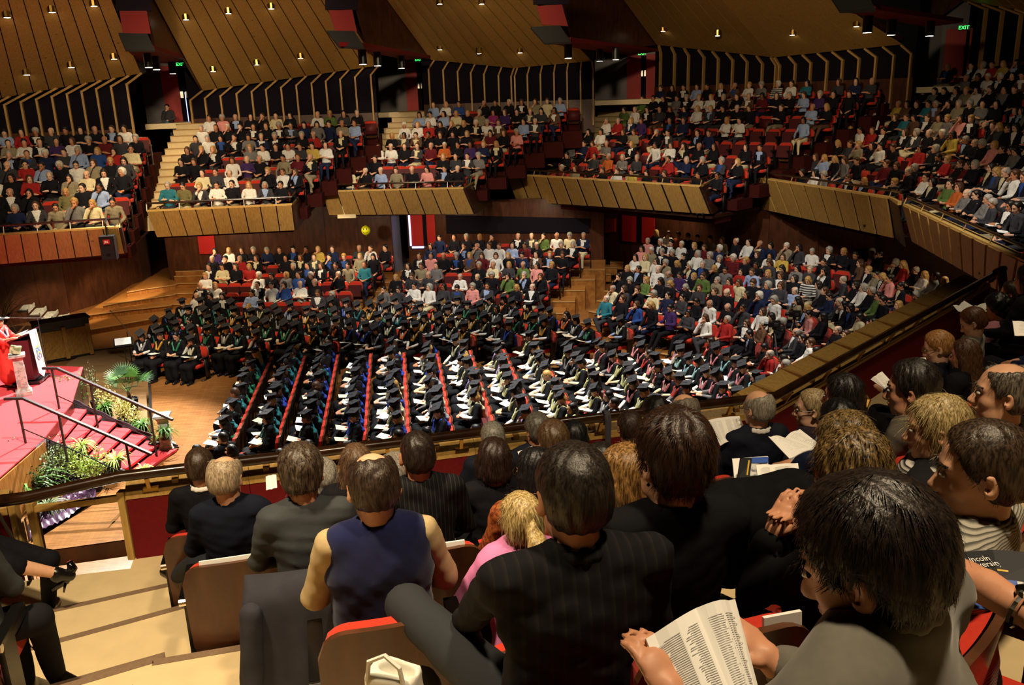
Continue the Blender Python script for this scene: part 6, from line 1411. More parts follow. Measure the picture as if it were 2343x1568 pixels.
    near(16, 1375, 1075, 2, '0', 'long', '#17100d', CLM['k'], 'dark-haired woman with a pale hair clip, head bowed', nod=.5, res=.011, ns=400, sl=.06, extra=lambda F, o: MB().box(F.hp(.03, -.115, .03), (.06, .02, .02), R=F.HR @ rotm(.3, 0, .4)).build('hair_clip', CREAMP, o))
    near(24, 1925, 905, 2, '1', 'long', '#15100e', LBLUE, 'woman with long dark hair and gold clip in pale blue', yaw=.2, nod=.1, res=.009, ns=900, sl=.08, hs=1.02, extra=lambda F, o: MB().tube([F.hp(.05, -.125, -.01), F.hp(.02, -.14, -.03), F.hp(-.01, -.135, -.06)], [.008, .016, .006], 7).build('hair_clip', BRASS, o))
    near(25, 1915, 965, 2, '0', 'bob', '#0b0a0b', CLM['n'], 'black-haired person in front of the woman with highlights', yaw=.1, res=.010, ns=500, sl=.04)
    near(29, 2082, 892, 2, '1', 'messy', '#100d0c', COATG, 'black-haired woman in grey coat with black collar', yaw=.25, res=.008, ns=1200, coll=CLM['k'], hs=1.3, wide=1.25, light='#3a3028', shoulder=.20)
    near(37, 2352, 640, 2, '1', 'long', '#0b0909', CLM['k'], 'long black-haired person in black at the end of the near rail', yaw=-.2, res=.012, ns=300, sl=.08, hs=1.1)
    # fourth row
    near(6, 855, 1115, 3, '0', 'balding', '#33251a', NAVYF, 'balding dark-haired man in navy fleece vest with beige sleeves', yaw=.05, nod=.25, res=.007, ns=1500, skin=1, hs=1.08, wide=1.2, topf=lambda F: F.top(loose=.014, vest=True, folds=.005), tname='vest',
         extra=lambda F, o: link('shirt', sdf_mesh('shirt', [q for j in (0, 1) for q in (('c', F.sh[j], F.el[j], .062, .056, .03), ('c', F.el[j], F.wr[j], .054, .042, .02))] + [('f', lambda p: .007 * noise3(p, 36, 4))], .012, BEIGEF), o))
    near(18, 1430, 1092, 3, '0', 'bob', '#6d4b28', TEAL, 'woman with golden brown bob in teal top', yaw=.35, nod=.15, res=.007, ns=1600, sl=.05, light='#b48a4c', skin=1, hs=1.0)
    near(26, 1932, 1022, 3, '0', 'bob', '#33261a', CLM['k'], 'woman with blonde highlights holding an open programme', yaw=.3, nod=.35, res=.008, ns=1800, sl=.06, light='#b3935a', hs=1.12, wide=1.05)
    near(30, 2140, 980, 3, '1', 'pony', '#9c804c', plain('black_wrap', '#101013', .85), 'blonde woman with low ponytail and grey patterned scarf', yaw=.45, nod=.1, res=.007, ns=1800, sl=.07, light='#e0cd96', skin=1, hs=1.12,
         extra=lambda F, o: link('scarf', sdf_mesh('scarf', [('c', a, b, .045, .045, .03) for a, b in zip(*(lambda L: (L[:-1], L[1:]))([F.neck0 + F.Rt @ A3(.105 * math.cos(t), .10 * math.sin(t), -.01 - .03 * math.sin(t)) for t in np.linspace(-1.5, 4.9, 14)]))] + [('f', lambda p: .006 * noise3(p * A3(.5, .5, 3), 60, 6))], .009, striped('scarf_weave', '#cfcac0', '#3a3a3e', .016, .55, 'Z', soft=.2)), o))
    near(32, 2292, 900, 3, '1', 'balding', '#3c352d', KNIT, 'man with receding greying hair in grey knit', yaw=.4, nod=.0, res=.007, ns=1600, light='#8a8072', skin=1, hs=1.18, wide=1.2, shoulder=.19)
    # fifth row
    def e13(F): F.kn[0] = F.loc_of(P(930, 1385, 5.68)); F.an[0] = F.loc_of(P(985, 1640, 5.3)); F.el[0] = F.loc_of(P(1060, 1430, 5.72)); F.wr[0] = F.loc_of(P(1075, 1475, 5.62))
    near(13, 1310, 1130, 4, '0', 'short', '#1b1511', STR13, 'big dark-haired man in black pinstriped jacket, seen from behind', yaw=.04, nod=.10, res=.0065, ns=4200, sl=.022, light='#3d332b', skin=0, hs=1.12, wide=1.35, shoulder=.215, coll=STR13, edit=e13, bot=plain('dark_grey_trousers', '#292b2e', .85), lean=.04, lift=.2,
         extra=lambda F, o: collar(F, WHT, o, .010, .062, 'shirt_collar'))
    near(19, 1535, 1050, 4, '0', 'messy', '#24160f', plain('black_jacket', '#131316', .85, .1, var=.08), 'tall woman with thick dark brown hair in black jacket', yaw=.3, nod=.0, res=.0065, ns=4200, sl=.04, light='#4a2f20', hs=1.12, wide=1.15, shoulder=.19, skin=1,
         extra=lambda F, o: MB().lathe([(.002, -.006), (.006, 0), (.002, .006)], 8, F.hp(-.084, -.012, -.046)).build('earring', CHROME, o))
    def e27(F):
        F.el = [F.loc_of(P(1725, 1352, 5.9)), F.loc_of(P(1850, 1290, 5.95))]; F.wr = [F.loc_of(D(1765, 1232, 2.56)), F.loc_of(D(1832, 1215, 2.62))]
    near(27, 1945, 1085, 4, '1', 'bob', '#241a12', plain('black_knit', '#121214', .9, .08), 'woman with clasped hands and highlighted dark hair', yaw=.1, nod=.35, res=.007, ns=2200, sl=.05, light='#a8874e', hs=1.0, edit=e27, fine=True, bot=PATT)
    near(31, 2240, 1078, 4, '1', 'short', '#2a1e15', STR31, 'dark-haired man in thin striped grey shirt turning to the stage', yaw=.42, nod=.12, res=.0065, ns=3200, sl=.025, light='#5d4a38', skin=1, hs=1.12, wide=1.25, coll=STR31, shoulder=.2)
    # sixth row: the reader in the grey fleece
    def e28(F):
        up = A3(0, .02, .055); F.neck0 = F.neck0 + up; F.sh = [q + up for q in F.sh]; F.chest = F.chest + up
        F.el = [F.loc_of(D(1640, 1700, 1.28)), F.loc_of(D(2010, 1640, 1.55))]; F.wr = [F.loc_of(D(1548, 1612, 1.40)), F.loc_of(D(1778, 1528, 1.53))]
        oh = F.hand
        def hand(i, el, wr, tgt=None, curl=.35, sc=1.0, fine=True):
            tg = F.loc_of(D(1500, 1515, 1.43)) if i == 0 else F.loc_of(D(1712, 1458, 1.55)); return oh(i, el, wr, tg, .5, .85, True)
        F.hand = hand
    near(28, 1984, 1290, 5, '1', 'short', '#17100c', FLEECE, 'dark-haired man in grey fleece reading an open white programme', yaw=.12, nod=.38, res=.0062, ns=9000, sl=.030, light='#35271e', skin=0, hs=.98, wide=1.3, shoulder=.21, lean=.16, edit=e28, fine=True, coll=FLEECE, bot=JEANS, seat=False, t=.024)
near_people()
print('near people', round(time.time() - T0, 1))
# ------------------------------------------------------------------ the speaker, people standing, people with legs in the frame
def standing(loc, rz, label, group, arms, hair, hm, parts, skin=0, yaw=0., nod=.1, res=.013, edit=None, sc=1.0, cap=None):
    F = Fig(sit=.87, arms=arms, lean=.02, yaw=yaw, nod=nod); F.kn = [A3(-.10, .03, .50), A3(.10, .04, .50)]; F.an = [A3(-.11, 0, .10), A3(.11, .02, .10)]; F.foot = lambda i: (F.an[i] + A3(0, -.03, -.06), F.an[i] + A3(0, .15, -.065))
    if edit: edit(F)
    o = link('person', sdf_mesh('person', F.skin(), res, [SKINS[skin], EYE, hm, LIP], mi=F.skin_mi()), None, loc, rz); o.scale = (sc,) * 3; tag(o, label, 'person', group)
    link('hair', sdf_mesh('hair', F.hair(hair, .012), res, hm), o)
    for nm, prims, r, m in parts(F): link(nm, sdf_mesh(nm, prims, r, m), o)
    link('shoes', sdf_mesh('shoes', F.shoes(), .018, SHOE), o)
    return F, o
REDROBE = plain('scarlet_robe', '#d23a30', .5, .35, var=.12, scale=8)
def robe(F): return [('robe', F.gown(3)[:-1] + [('c', A3(0, 0, .85), A3(0, .03, .30), .17, .22, .08), ('-c', F.neck0 + (F.hc - F.neck0) * .10, F.neck0 + (F.hc - F.neck0) * .9, .068, .09, .01)], .018, REDROBE), ('hood', F.hood(), .015, plain('hood_pale_pink', '#d9a0a8', .4, .4)), ('blouse', [('e', F.T(0, .07, .36), A3(.06, .075, .13), 0, F.Rt)], .015, CLM['k'])]
def espk(F):
    for i, sx in enumerate((-1, 1)): F.el[i] = F.T(sx * .24, .10, .26); F.wr[i] = F.T(sx * .16, .36, .30)
F, o = standing(P(24, 884, SZ), face_rz((1, -.12)), 'speaker in scarlet robe and black bonnet at the lectern', None, 'read', 'bob', HM['blonde'], robe, yaw=-.15, edit=espk)
m = MB(); n = 16; R = F.HR; v = []
for r, z in ((.088, .03), (.095, .055), (.13, .07), (.125, .095), (.02, .12)): v += [F.hp(0, -.015, 0) + R @ A3(r * math.cos(2 * math.pi * j / n), r * 1.1 * math.sin(2 * math.pi * j / n), z) for j in range(n)]
m.add(v, [(i * n + j, i * n + (j + 1) % n, (i + 1) * n + (j + 1) % n, (i + 1) * n + j) for i in range(4) for j in range(n)] + [tuple(range(4 * n, 5 * n))]); m.build('bonnet', CAPM, o, smooth=True)
plainclothes = lambda top, bot: (lambda F: [('top', F.top(seed=2), .018, top), ('trousers', F.bottom(seed=3), .022, bot)])
standing(P(420, 614, 1.05), face_rz((.1, -1)), 'woman in pink-red top and black jacket standing on the timber steps', None, 'lap', 'bob', HM['dark'], plainclothes(CLM['P'], CLM['k']))
standing(P(446, 602, 1.15), face_rz((-.2, -1)), 'person in black standing on the timber steps beside the red door', None, 'fold', 'short', HM['dark'], plainclothes(CLM['k'], CLM['k']))
def sit_single(px, py, dep, z, f, pose, hk, st, top, bot, label, sc=1.0):
    p = D(px, py, dep) if z is None else P(px, py, z + 1.2); p[2] = p[2] - 1.2 if z is None else z
    V = VAR[pose]; o = link('person', V['skin'], None, p, face_rz(f)); o.scale = (sc,) * 3; setmat(o, SKINS[1], EYE, HM[hk], LIP)
    for nm, me, mt in (('hair', V['hair'][st], [HM[hk]]), ('top', V['top'], [top, top]), ('trousers', V['bottom'], [bot, SHOE])): setmat(link(nm, me, o), *mt)
    tag(o, label, 'person'); return p
sit_single(383, 246, 34.5, None, (.2, -1), 2, 'black', 'short', CLM['d'], JEANS, 'man in charcoal and jeans sitting on the top gallery stairs')
sit_single(420, 283, 33.0, None, (.2, -1), 4, 'brown', 'short', CLM['c'], CLM['c'], 'child in cream sitting on the gallery stairs', .82)
bj = sit_single(1740, 745, 0, .10, (-1, -.1), 6, 'grey', 'short', CLM['B'], JEANS, 'grey-haired man in brown jacket and jeans beside the end of the graduates'); seat_rz = face_rz((-1, -.1))
o = link('auditorium_seat', SM['seat_frame'], None, bj, seat_rz); tag(o, 'seat of the man in brown jacket beside the graduates', 'seat', 'red seats in the side bank'); link('back_cushion', SM['back_cushion'], o); link('back_shell', SM['back_shell'], o); link('seat_cushion', SM['seat_down'], o)
# people of the block beyond the steps: mostly their legs are in the frame
def e40(F):
    F.kn = [F.loc_of(P(112, 1282, 4.30)), F.loc_of(P(18, 1292, 4.42))]; F.an = [F.loc_of(P(112, 1385, 3.86)), F.loc_of(P(128, 1312, 4.26))]
    F.bottom = lambda **k: [('e', F.hip + A3(0, 0, -.01), A3(.175, .15, .11), 0), ('c', F.hj[0], F.kn[0], .092, .072, .04), ('c', F.hj[1], F.kn[1], .092, .074, .04), ('c', F.kn[1], F.kn[1] * .8 + F.an[1] * .2, .074, .07, .02), ('c', F.kn[0], F.an[0], .066, .05, .03)]
    fo = F.foot; F.foot = lambda i: (F.an[1], F.loc_of(P(160, 1318, 4.20))) if i else (F.an[0] + A3(0, -.03, -.06), F.an[0] + A3(0, .15, -.065))
def x40(F, o):
    link('bare_leg', sdf_mesh('bare_leg', [('c', F.kn[1], F.an[1], .056, .036, .02), ('c', F.an[1], F.foot(1)[1], .034, .026, .02)], .008, SKINS[1]), o)
    a, t = F.an[1], F.loc_of(P(152, 1340, 4.12)); tip = F.loc_of(P(120, 1352, 4.10)); h0 = F.loc_of(P(158, 1285, 4.30))
    m = MB(); m.tube([h0, F.loc_of(P(166, 1300, 4.25)), F.loc_of(P(150, 1330, 4.15)), tip], [.022, .034, .030, .012], 10); m.tube([F.loc_of(P(150, 1333, 4.15)), F.loc_of(P(146, 1356, 4.08))], [.012, .006], 6); m.build('heeled_shoe', plain('patent_black', '#0b0b0c', .12, .6), o, smooth=True)
near(40, -190, 1020, 0, '0', 'bob', '#2a1b14', CLM['k'], 'woman in black with bare leg crossed and black heeled shoe', res=.013, ns=0, edit=e40, extra=x40, bot='k')
NEAR[40][1].children[3].hide_render = False
def e41(F):
    F.kn = [F.loc_of(P(20, 1420, 4.78)), F.loc_of(P(88, 1415, 4.80))]; F.an = [F.loc_of(P(60, 1560, 4.30)), F.loc_of(P(128, 1545, 4.28))]
    F.foot = lambda i: (F.an[i], F.loc_of(P(186 if i else 100, 1572, 4.16)))
near(41, -150, 1190, 1.5, '0', 'short', '#2a1b14', DGREY, 'person in dark trousers and black shoe beside the cream steps', res=.013, ns=0, edit=e41, bot=plain('dark_trousers', '#1d1c1f', .85, .1, var=.1, scale=16), wide=1.15)
# owner of the blue brochure, whose forearm and watch reach into the frame
def e42(F): F.el = [F.loc_of(D(2460, 1470, 1.42)), F.loc_of(D(2700, 1500, 1.6))]; F.wr = [F.loc_of(D(2318, 1384, 1.50)), F.loc_of(D(2520, 1420, 1.7))]
def x42(F, o):
    d = unit(F.wr[0] - F.el[0]); c = F.wr[0] - d * .012; m = MB(); u = unit(np.cross(d, (0, 0, 1))); w = np.cross(u, d)
    m.tube([c + .032 * (math.cos(t) * u + math.sin(t) * w) for t in np.linspace(0, 6.28, 17)], .007, 6); m.lathe([(.017, 0), (.017, .008), (.012, .010)], 14, c + w * .034); m.build('wrist_watch', CHROME, o)
near(42, 2620, 1180, 5, '1', 'short', '#2a1b14', plain('black_tee', '#121214', .85), 'bare forearm with a metal watch holding the blue brochure', res=.010, ns=0, edit=e42, extra=x42, topf=lambda F: F.top(sleeve=.0, folds=.005), seat=False)
near(39, 2440, 700, 2, '1', 'short', '#3a2a1e', CLM['n'], 'person in dark suit at the far end of the third row, hands folded', res=.013, ns=0, arms='lap', legs='cross', bot=CLM['k'])

# ------------------------------------------------------------------ things held, hung or put down
def open_book(label, sp0, sp1, l0, l1, r0, r1, bulge=.012, lines=16, cols=2, name='programme', cover=None, mats=None):
    """an open booklet: spine bottom/top, left bottom/top, right bottom/top; two curved page blocks and printed lines"""
    c = (sp0 + sp1) / 2; nrm = unit(np.cross(r0 - l0, sp1 - sp0)); nrm = nrm if nrm @ (CO - c) > 0 else -nrm
    r = empty(name, c, 0, label, 'programme', 'programmes held in the near gallery'); K = 7
    for side, (a0, a1) in enumerate(((l0, l1), (r0, r1))):
        V = []
        for t in (0, -.004):
            for i in range(K):
                u = i / (K - 1); b = bulge * math.sin(math.pi * min(u * 1.2, 1)) ; V += [sp0 + (a0 - sp0) * u + nrm * (b + t) - c, sp1 + (a1 - sp1) * u + nrm * (b + t) - c]
        f = []
        for i in range(K - 1):
            q = 2 * i; f += [(q, q + 1, q + 3, q + 2), (q + 2 * K, q + 2 * K + 2, q + 2 * K + 3, q + 2 * K + 1), (q, q + 2, q + 2 + 2 * K, q + 2 * K), (q + 1, q + 1 + 2 * K, q + 3 + 2 * K, q + 3)]
        f.append((2 * K - 2, 2 * K - 1, 4 * K - 1, 4 * K - 2))
        link('page', mesh_of('page', V, f, (mats or [PAPER, PAPER])[side]), r)
        if lines:
            V, f = [], []; rr = random.Random(int(abs(c[0] * 100)) + side)
            for k in range(lines):
                v = .86 - .74 * k / lines
                for q in range(cols):
                    u0 = .12 + q * .8 / cols; u1 = u0 + .8 / cols * rr.uniform(.55, .9); n = len(V)
                    for u in (u0, (u0 + u1) / 2, u1):
                        b = bulge * math.sin(math.pi * min(u * 1.2, 1)) + .0012; p0 = sp0 + (a0 - sp0) * u; p1 = sp1 + (a1 - sp1) * u
                        for dv in (0, .007): V.append(p0 + (p1 - p0) * (v + dv) + nrm * b - c)
                    f += [(n, n + 2, n + 3, n + 1), (n + 2, n + 4, n + 5, n + 3)]
            link('printed_text', mesh_of('printed_text', V, f, plain('grey_print', '#b4b3b0', .7) if 'grey_print' not in MATS else MATS['grey_print']), r)
    return r, c, nrm
open_book('open white programme in the hands of the man in grey fleece', D(1688, 1625, 1.40), D(1592, 1392, 1.50), D(1560, 1668, 1.37), D(1478, 1462, 1.45), D(1742, 1600, 1.46), D(1682, 1371, 1.53), .016, 34, 2)
open_book('open programme with a small photo held by the highlighted woman', D(1870, 1028, 3.75), D(1796, 1003, 3.95), D(1806, 1049, 3.70), D(1758, 999, 3.90), D(1880, 1020, 3.8), D(1830, 982, 4.0), .01, 12, 1)
open_book('white sheet held by the man in grey pinstripe jacket', D(1668, 1010, 5.7), D(1652, 956, 5.9), D(1648, 1020, 5.7), D(1618, 962, 5.9), D(1712, 1000, 5.75), D(1692, 952, 5.95), .004, 18, 2)
open_book('white list pages standing on a lap before the highlighted woman', D(1768, 1120, 3.3), D(1764, 1064, 3.4), D(1738, 1122, 3.3), D(1730, 1064, 3.4), D(1832, 1112, 3.35), D(1826, 1060, 3.45), .004, 20, 1)
open_book('white programme read by the ginger-fair man', D(2110, 862, 6.4), D(2084, 822, 6.6), D(2072, 858, 6.4), D(2058, 832, 6.6), D(2130, 850, 6.45), D(2118, 818, 6.65), .006, 12, 1)
open_book('white sheet held up behind the bead necklace woman', D(2026, 888, 5.8), D(2004, 860, 6.0), D(2024, 890, 5.8), D(1992, 868, 6.0), D(2042, 876, 5.85), D(2018, 850, 6.05), .004, 10, 1)
open_book('white sheet read by the young ginger man', D(2206, 718, 8.1), D(2194, 700, 8.3), D(2192, 712, 8.1), D(2180, 698, 8.3), D(2236, 706, 8.15), D(2206, 688, 8.35), .006, 8, 1)
open_book('white sheet read by the curly haired person', D(2248, 720, 8.2), D(2236, 700, 8.4), D(2236, 722, 8.2), D(2224, 702, 8.4), D(2262, 710, 8.2), D(2258, 692, 8.4), .006, 8, 1)
open_book('white sheet at the far end of the third row', D(2362, 772, 5.2), D(2348, 738, 5.3), D(2322, 768, 5.2), D(2317, 734, 5.3), D(2392, 776, 5.2), D(2380, 742, 5.3), .006, 8, 1)
open_book('white pages beside the slate shirted man', D(622, 1120, 5.5), D(620, 1088, 5.6), D(609, 1122, 5.5), D(608, 1091, 5.6), D(634, 1116, 5.5), D(632, 1086, 5.6), .004, 8, 1)
open_book('white paper read at the parapet beside the navy jacket', D(1206, 1046, 5.4), D(1200, 1030, 5.6), D(1190, 1052, 5.4), D(1184, 1034, 5.6), D(1222, 1034, 5.4), D(1218, 1020, 5.6), .004, 6, 1)
# brochures with printed covers
BLK = plain('cover_black', '#1b1c20', .6, .3); BLU = plain('cover_cobalt', '#3f5fb4', .35, .5); GRN = plain('cover_lime', '#8fa83a', .4); GLD = plain('cover_gold', '#d9b23a', .4); GRYP = mottled('cover_photo', '#77797c', '#d6d6d2', 40, .4)
def brochure(label, tl, tm, tr, bl, bm, br, txt=True):
    c = (tm + bm) / 2; r = empty('brochure', c, 0, label, 'brochure'); nrm = unit(np.cross(tr - tl, tl - bl)); nrm = nrm if nrm @ (CO - c) > 0 else -nrm
    def quad(name, a, b, d, e, m, off=0.): q = MB(); q.prism([p - c + nrm * off for p in (a, b, d, e)], -nrm * .003); return q.build(name, m, r)
    L = lambda a, b, u: a + (b - a) * u
    quad('back_cover', tl, tm, L(tm, bm, .5), L(tl, bl, .5), BLK); quad('back_panel', L(tl, bl, .5), L(tm, bm, .5), bm, bl, BLU)
    quad('front_cover', tm, tr, L(tr, br, .5), L(tm, bm, .5), BLK); quad('cover_photo', L(tm, bm, .5), L(tr, br, .5), br, bm, GRYP); quad('front_panel', L(tm, bm, .5), L(L(tm, bm, .5), L(tr, br, .5), .3), L(bm, br, .3), bm, BLU, .001)
    quad('gold_rule', L(tm, bm, .34), L(L(tm, bm, .36), L(tr, br, .36), .8), L(L(tm, bm, .385), L(tr, br, .385), .8), L(tm, bm, .37), GLD, .0015)
    if txt:
        for a, b, bb, words in ((tl, tm, bm, (('Lincoln', .44, .15, .019), ('University', .44, .25, .019))), (tm, tr, br, (('Lincoln', .66, .13, .019), ('University', .66, .23, .019), ('Graduation Ceremony', .62, .44, .0125)))):
            x = unit(b - a); y = unit(np.cross(nrm, x)); y = y if y @ (a - (bl if a is tl else bm)) > 0 else -y; wv = b - a; hv = bb - b
            for s_, u, v, sz in words: text_mesh('cover_lettering', s_, sz, PAPER, np.stack([x, y, np.cross(x, y)], 1), a + wv * u + hv * v - c + nrm * .0015, r, .0003, 'LEFT' if sz > .015 else 'CENTER')
            p = a + wv * (.36 if a is tl else .58) + hv * .20 - c + nrm * .0012; q = MB(); q.prism([p + x * i * .009 + y * j * .012 for i, j in ((-1, 1), (1, 1), (1, -.2), (0, -1), (-1, -.2))], nrm * .0006); q.build('cover_shield', PAPER, r)
    return r
brochure('open brochure with black and cobalt covers, held at the frame edge', D(2150, 1268, 1.72), D(2272, 1258, 1.74), D(2410, 1268, 1.70), D(2160, 1385, 1.62), D(2300, 1398, 1.62), D(2440, 1420, 1.60))
b2 = empty('brochure', D(1725, 1078, 3.62), 0, 'black, blue and lime brochure standing behind the white list pages', 'brochure'); o0 = np.array(b2.location); K4 = [D(1694, 1050, 3.65), D(1758, 1048, 3.7), D(1752, 1108, 3.6), D(1686, 1104, 3.58)]
for nm, u0, u1, v0, v1, mt in (('spine_side', 0, .42, 0, .85, BLK), ('cover_photo', .42, 1, 0, .7, GRYP), ('cover_sky', .42, 1, 0, .2, BLU), ('cover_grass', 0, 1, .85, 1, GRN), ('gold_title', .3, .34, .1, .7, GLD)):
    g2 = lambda u, v: (K4[0] + (K4[1] - K4[0]) * u) * (1 - v) + (K4[3] + (K4[2] - K4[3]) * u) * v - o0; q = MB(); e = (.002 if nm in ('cover_sky', 'gold_title') else 0); q.prism([g2(u0, v0) + A3(0, -e, e), g2(u1, v0) + A3(0, -e, e), g2(u1, v1) + A3(0, -e, e), g2(u0, v1) + A3(0, -e, e)], (0, .008, 0)); q.build(nm, mt, b2)
q = MB(); q.prism([D(x, y, d) - D(1685, 1080, 3.7) for x, y, d in ((1676, 1052, 3.75), (1758, 1046, 3.75), (1756, 1100, 3.7), (1682, 1110, 3.68))], (0, .01, 0)); o = q.build('paper', PAPER, None, D(1685, 1080, 3.7)); tag(o, 'white sheaf of papers behind the lime edged brochure', 'paper')
# jacket over the back of the third row seat
def seat_frame_of(i): F = NEAR[i][0]; d = F.dir; return F.loc - np.array([d[0], d[1], 0]) * (.11 + .10 * (F.wide_ - 1)), F.rz
JK = plain('charcoal_jacket', '#35343a', .85, .12, var=.12, scale=12)
sl_, sr_ = seat_frame_of(3); V = []; F_ = []; nu, nv = 25, 16
for i in range(nu):
    u = -1 + 2 * i / (nu - 1)
    for j in range(nv):
        v = j / (nv - 1)
        if v < .15: y, z = -.155 + .0 * v, .70 + (v / .15) * .19
        elif v < .28: a = (v - .15) / .13 * math.pi; y, z = -.235 + .075 * math.cos(a) * 1.0, .905 + .02 * math.sin(a)
        else: w = (v - .28) / .72; y, z = -.325 - .04 * w + .035 * math.sin(u * 9) * w + .02 * math.sin(u * 17 + 1) * w, .90 - .86 * w + .06 * abs(u) * w * (u < 0)
        V.append((u * (.25 + .10 * min(v * 1.6, 1)), y + (.03 * u * u), z - .05 * u * u * (v > .2)))
for i in range(nu - 1):
    for j in range(nv - 1): F_.append((i * nv + j, i * nv + j + 1, (i + 1) * nv + j + 1, (i + 1) * nv + j))
jk = empty('jacket', sl_, sr_, 'charcoal jacket hung over the seat of the slate shirted man', 'jacket'); o = link('jacket_body', mesh_of('jacket_body', V, F_, JK, None, True), jk); md = o.modifiers.new('thick', 'SOLIDIFY'); md.thickness = .014
link('sleeve', sdf_mesh('sleeve', [('c', A3(.22, -.33, .62), A3(.26, -.38, .22), .065, .06, .03), ('c', A3(.26, -.38, .22), A3(.24, -.52, .05), .06, .05, .03), ('f', lambda p: .008 * noise3(p, 30, 3))], .016, JK), jk)
link('sleeve', sdf_mesh('sleeve', [('c', A3(-.26, -.30, .80), A3(-.31, -.35, .28), .05, .042, .03), ('f', lambda p: .008 * noise3(p, 30, 5))], .016, JK), jk)
# programmes tucked on seat backs
for i, lab, dx in ((2, 'white programme tucked behind the sandy-grey man', .0), (8, 'white programme on the seat of the shaven headed man', .1), (11, 'white programme on the seat of the woman in sunglasses', -.05), (19, 'white name strip on the seat of the tall woman', .15)):
    l, rz = seat_frame_of(i); c, s_ = math.cos(rz), math.sin(rz); q = MB(); q.box((0, 0, 0), (.30 if i == 2 else .11, .012, .05), R=rotm(0, .1)); o = q.build('programme', PAPER, None, l + A3(c * dx - s_ * -.262, s_ * dx + c * -.262, .895), rz); tag(o, lab, 'programme', 'programmes held in the near gallery')
# tote bag beside the big man's leg
tb = D(912, 1618, 2.35); rz = -.35; bag = empty('tote_bag', tb, rz, 'white shopping bag with blue price label on the floor', 'bag'); WB = plain('bag_white', '#dfdccf', .6, .3, var=.06, scale=10)
link('bag_body', sdf_mesh('bag_body', [('b', A3(0, 0, 0), A3(.075, .05, .13), 0, None, .02), ('-e', A3(0, 0, .16), A3(.055, .03, .09), .01), ('f', lambda p: .010 * noise3(p, 20, 6))], .009, WB), bag)
m = MB(); m.tube([(-.06, -.05, .11), (-.05, -.05, .17), (0, -.05, .20), (.04, -.05, .17), (.05, -.05, .11)], .007, 6); m.build('handle', WB, bag)
m = MB(); m.box((.055, -.068, -.03), (.075, .012, .17), R=rotm(0, 0, .18)); m.build('price_label', plain('label_blue', '#2a6fae', .5), bag); text_mesh('label_lettering', '$1 F', .055, PAPER, np.stack([A3(.2, 0, 1), A3(-1, 0, .2), A3(0, -1, 0)], 1) / 1.02, (.055, -.078, -.04), bag)
# bag strap and shawl over the rail
def over_rail(name, px, base, n, wdt, dn_in, dn_out, mat, label, sp=.0):
    x = line_at_px(base[0], base[1], px); t = base[1]; V = []; F_ = []; prof = [(-.10 - .075 - sp * .3, -dn_in), (-.10 - .065 - sp * .2, -dn_in * .5), (-.10 - .058, -.02), (-.10 - .03, .05), (-.10, .062), (-.10 + .04, .05), (-.10 + .06, -.02), (-.10 + .066, -dn_out)]
    for k, (o_, z) in enumerate(prof):
        for q in range(5): V.append(x + n * (o_ + .012 * math.sin(q * 2 + k)) * 1 + t * ((q / 4 - .5) * wdt) + A3(0, 0, z))
    for k in range(len(prof) - 1):
        for q in range(4): F_.append((5 * k + q, 5 * k + q + 1, 5 * k + q + 6, 5 * k + q + 5))
    o = link(name, mesh_of(name, V, F_, mat, None, True)); md = o.modifiers.new('thick', 'SOLIDIFY'); md.thickness = .006; tag(o, label, name.replace('_', ' ')); return o
over_rail('bag_strap', 1378, (Lz(La, 4.54), t0), n0, .055, .42, .10, plain('strap_grey', '#4a4850', .8), 'dark grey bag strap looped over the near handrail')
over_rail('shawl', 2268, (Lz(Lb, 4.54), t1), n1, .42, .42, .16, mottled('shawl_brown', '#6d4a28', '#a3794a', 40), 'speckled brown shawl over the upper end of the handrail', .2)
# dark coats on laps between the tall woman and the clasped hands
tag(link('coat', sdf_mesh('coat', [('e', A3(0, 0, 0), A3(.20, .13, .08), 0), ('e', A3(.14, .03, .04), A3(.13, .11, .07), .05), ('e', A3(-.12, -.03, -.06), A3(.14, .10, .07), .05), ('f', lambda p: .014 * noise3(p, 22, 9))], .012, plain('black_wool', '#131315', .95, .05, var=.2, scale=20)), None, D(1715, 1165, 2.75)), 'bundle of black coats on a lap beside the tall woman', 'coat')
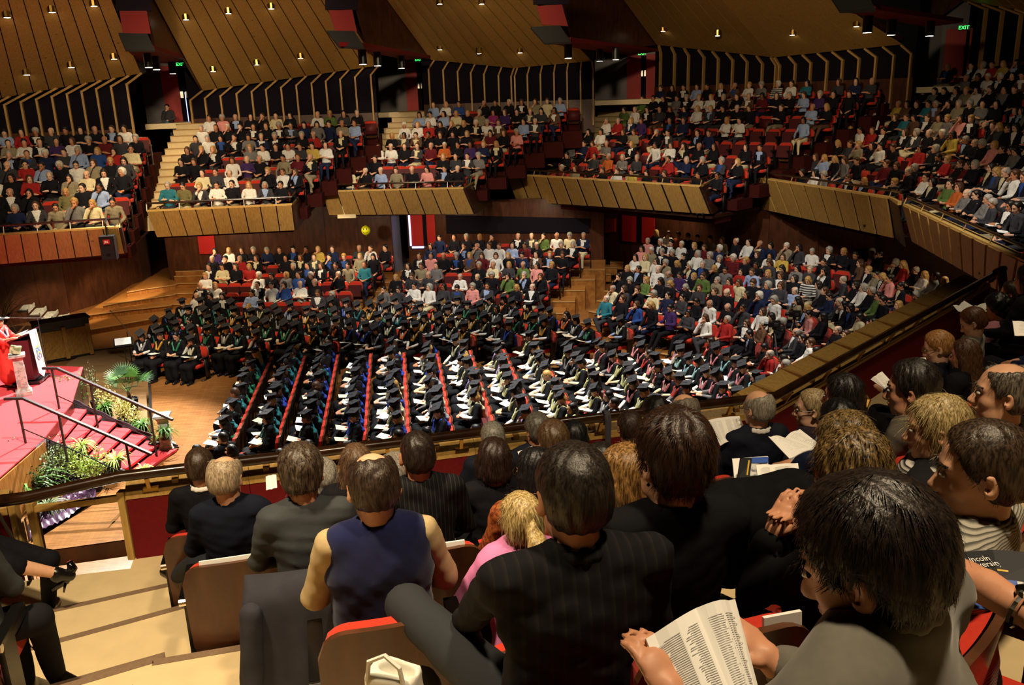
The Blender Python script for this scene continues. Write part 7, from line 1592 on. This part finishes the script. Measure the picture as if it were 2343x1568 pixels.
# tripods with video cameras in the side bank
def tripod(loc, h, rz, label):
    r = empty('camera_tripod', loc, rz, label, 'tripod'); SV = plain('tripod_silver', '#8a8680', .4, .5, .7) if 'tripod_silver' not in MATS else MATS['tripod_silver']
    for k in range(3): t = 2 * math.pi * k / 3 + .5; m = MB(); m.tube([(.03 * math.cos(t), .03 * math.sin(t), h * .92), (.24 * math.cos(t), .24 * math.sin(t), h * .42), (.46 * math.cos(t), .46 * math.sin(t), 0)], [.018, .016, .012], 7); m.build('leg', SV, r)
    m = MB(); m.tube([(0, 0, h * .55), (0, 0, h)], .018, 7); m.box((0, 0, h + .02), (.08, .08, .06)); m.tube([(0, 0, h), (.30, -.05, h - .12)], .010, 5); m.build('pan_head', BLACKM, r)
def videocam(loc, rz, label):
    r = empty('video_camera', loc, rz, label, 'camera'); m = MB(); m.box((0, 0, .07), (.14, .30, .13)); m.box((0, -.04, .16), (.05, .2, .03)); m.build('camera_body', BLACKM, r)
    q = MB(); q.tube([(0, .14, .07), (0, .26, .07)], [.045, .055], 12); q.build('lens', BLACKM, r); q = MB(); q.box((-.10, -.05, .09), (.06, .10, .07)); q.build('flip_screen', GREYBOARD, r)
t1_ = P(1765, 868, .1); tripod(t1_, 1.35, .3, 'silver legged tripod standing before the side bank'); videocam(t1_ + A3(0, 0, 1.40), 1.2, 'black video camera on the silver legged tripod')
t2_ = P(1812, 822, .2); tripod(t2_, 1.15, 1.0, 'second tripod behind the silver legged one'); videocam(t2_ + A3(0, 0, 1.2), 1.3, 'black video camera on the second tripod')
# row-end panels with number plates
RE = plain('row_end_red', '#c23a28', .5, .3)
for k in range(14):
    if k in (2, 4, 6, 8): pass
    p = A3(-5.95 + .885 * k + .04, 16.25 - .29 + (.13 * (k - 7) if k >= 8 else 0), 0); r = empty('row_end_panel', p, 0, f'red row end panel with a number disc, {ORD[k]} floor line from the stage', 'panel', 'red row end panels')
    m = MB(); m.box((0, 0, .36), (.34, .03, .44), top=.9); m.build('panel_board', RE, r); m = MB(); m.box((.0, 0, .60), (.36, .06, .03)); m.build('arm_cap', SHELL, r); m = MB(); m.tube([(-.05, -.02, .22), (-.05, -.026, .22)], .035, 10); m.build('number_disc', BLACKM, r)
print('script seconds', round(time.time() - T0, 1), 'objects', len(bpy.data.objects), 'tris', sum(len(m.polygons) for m in bpy.data.meshes))
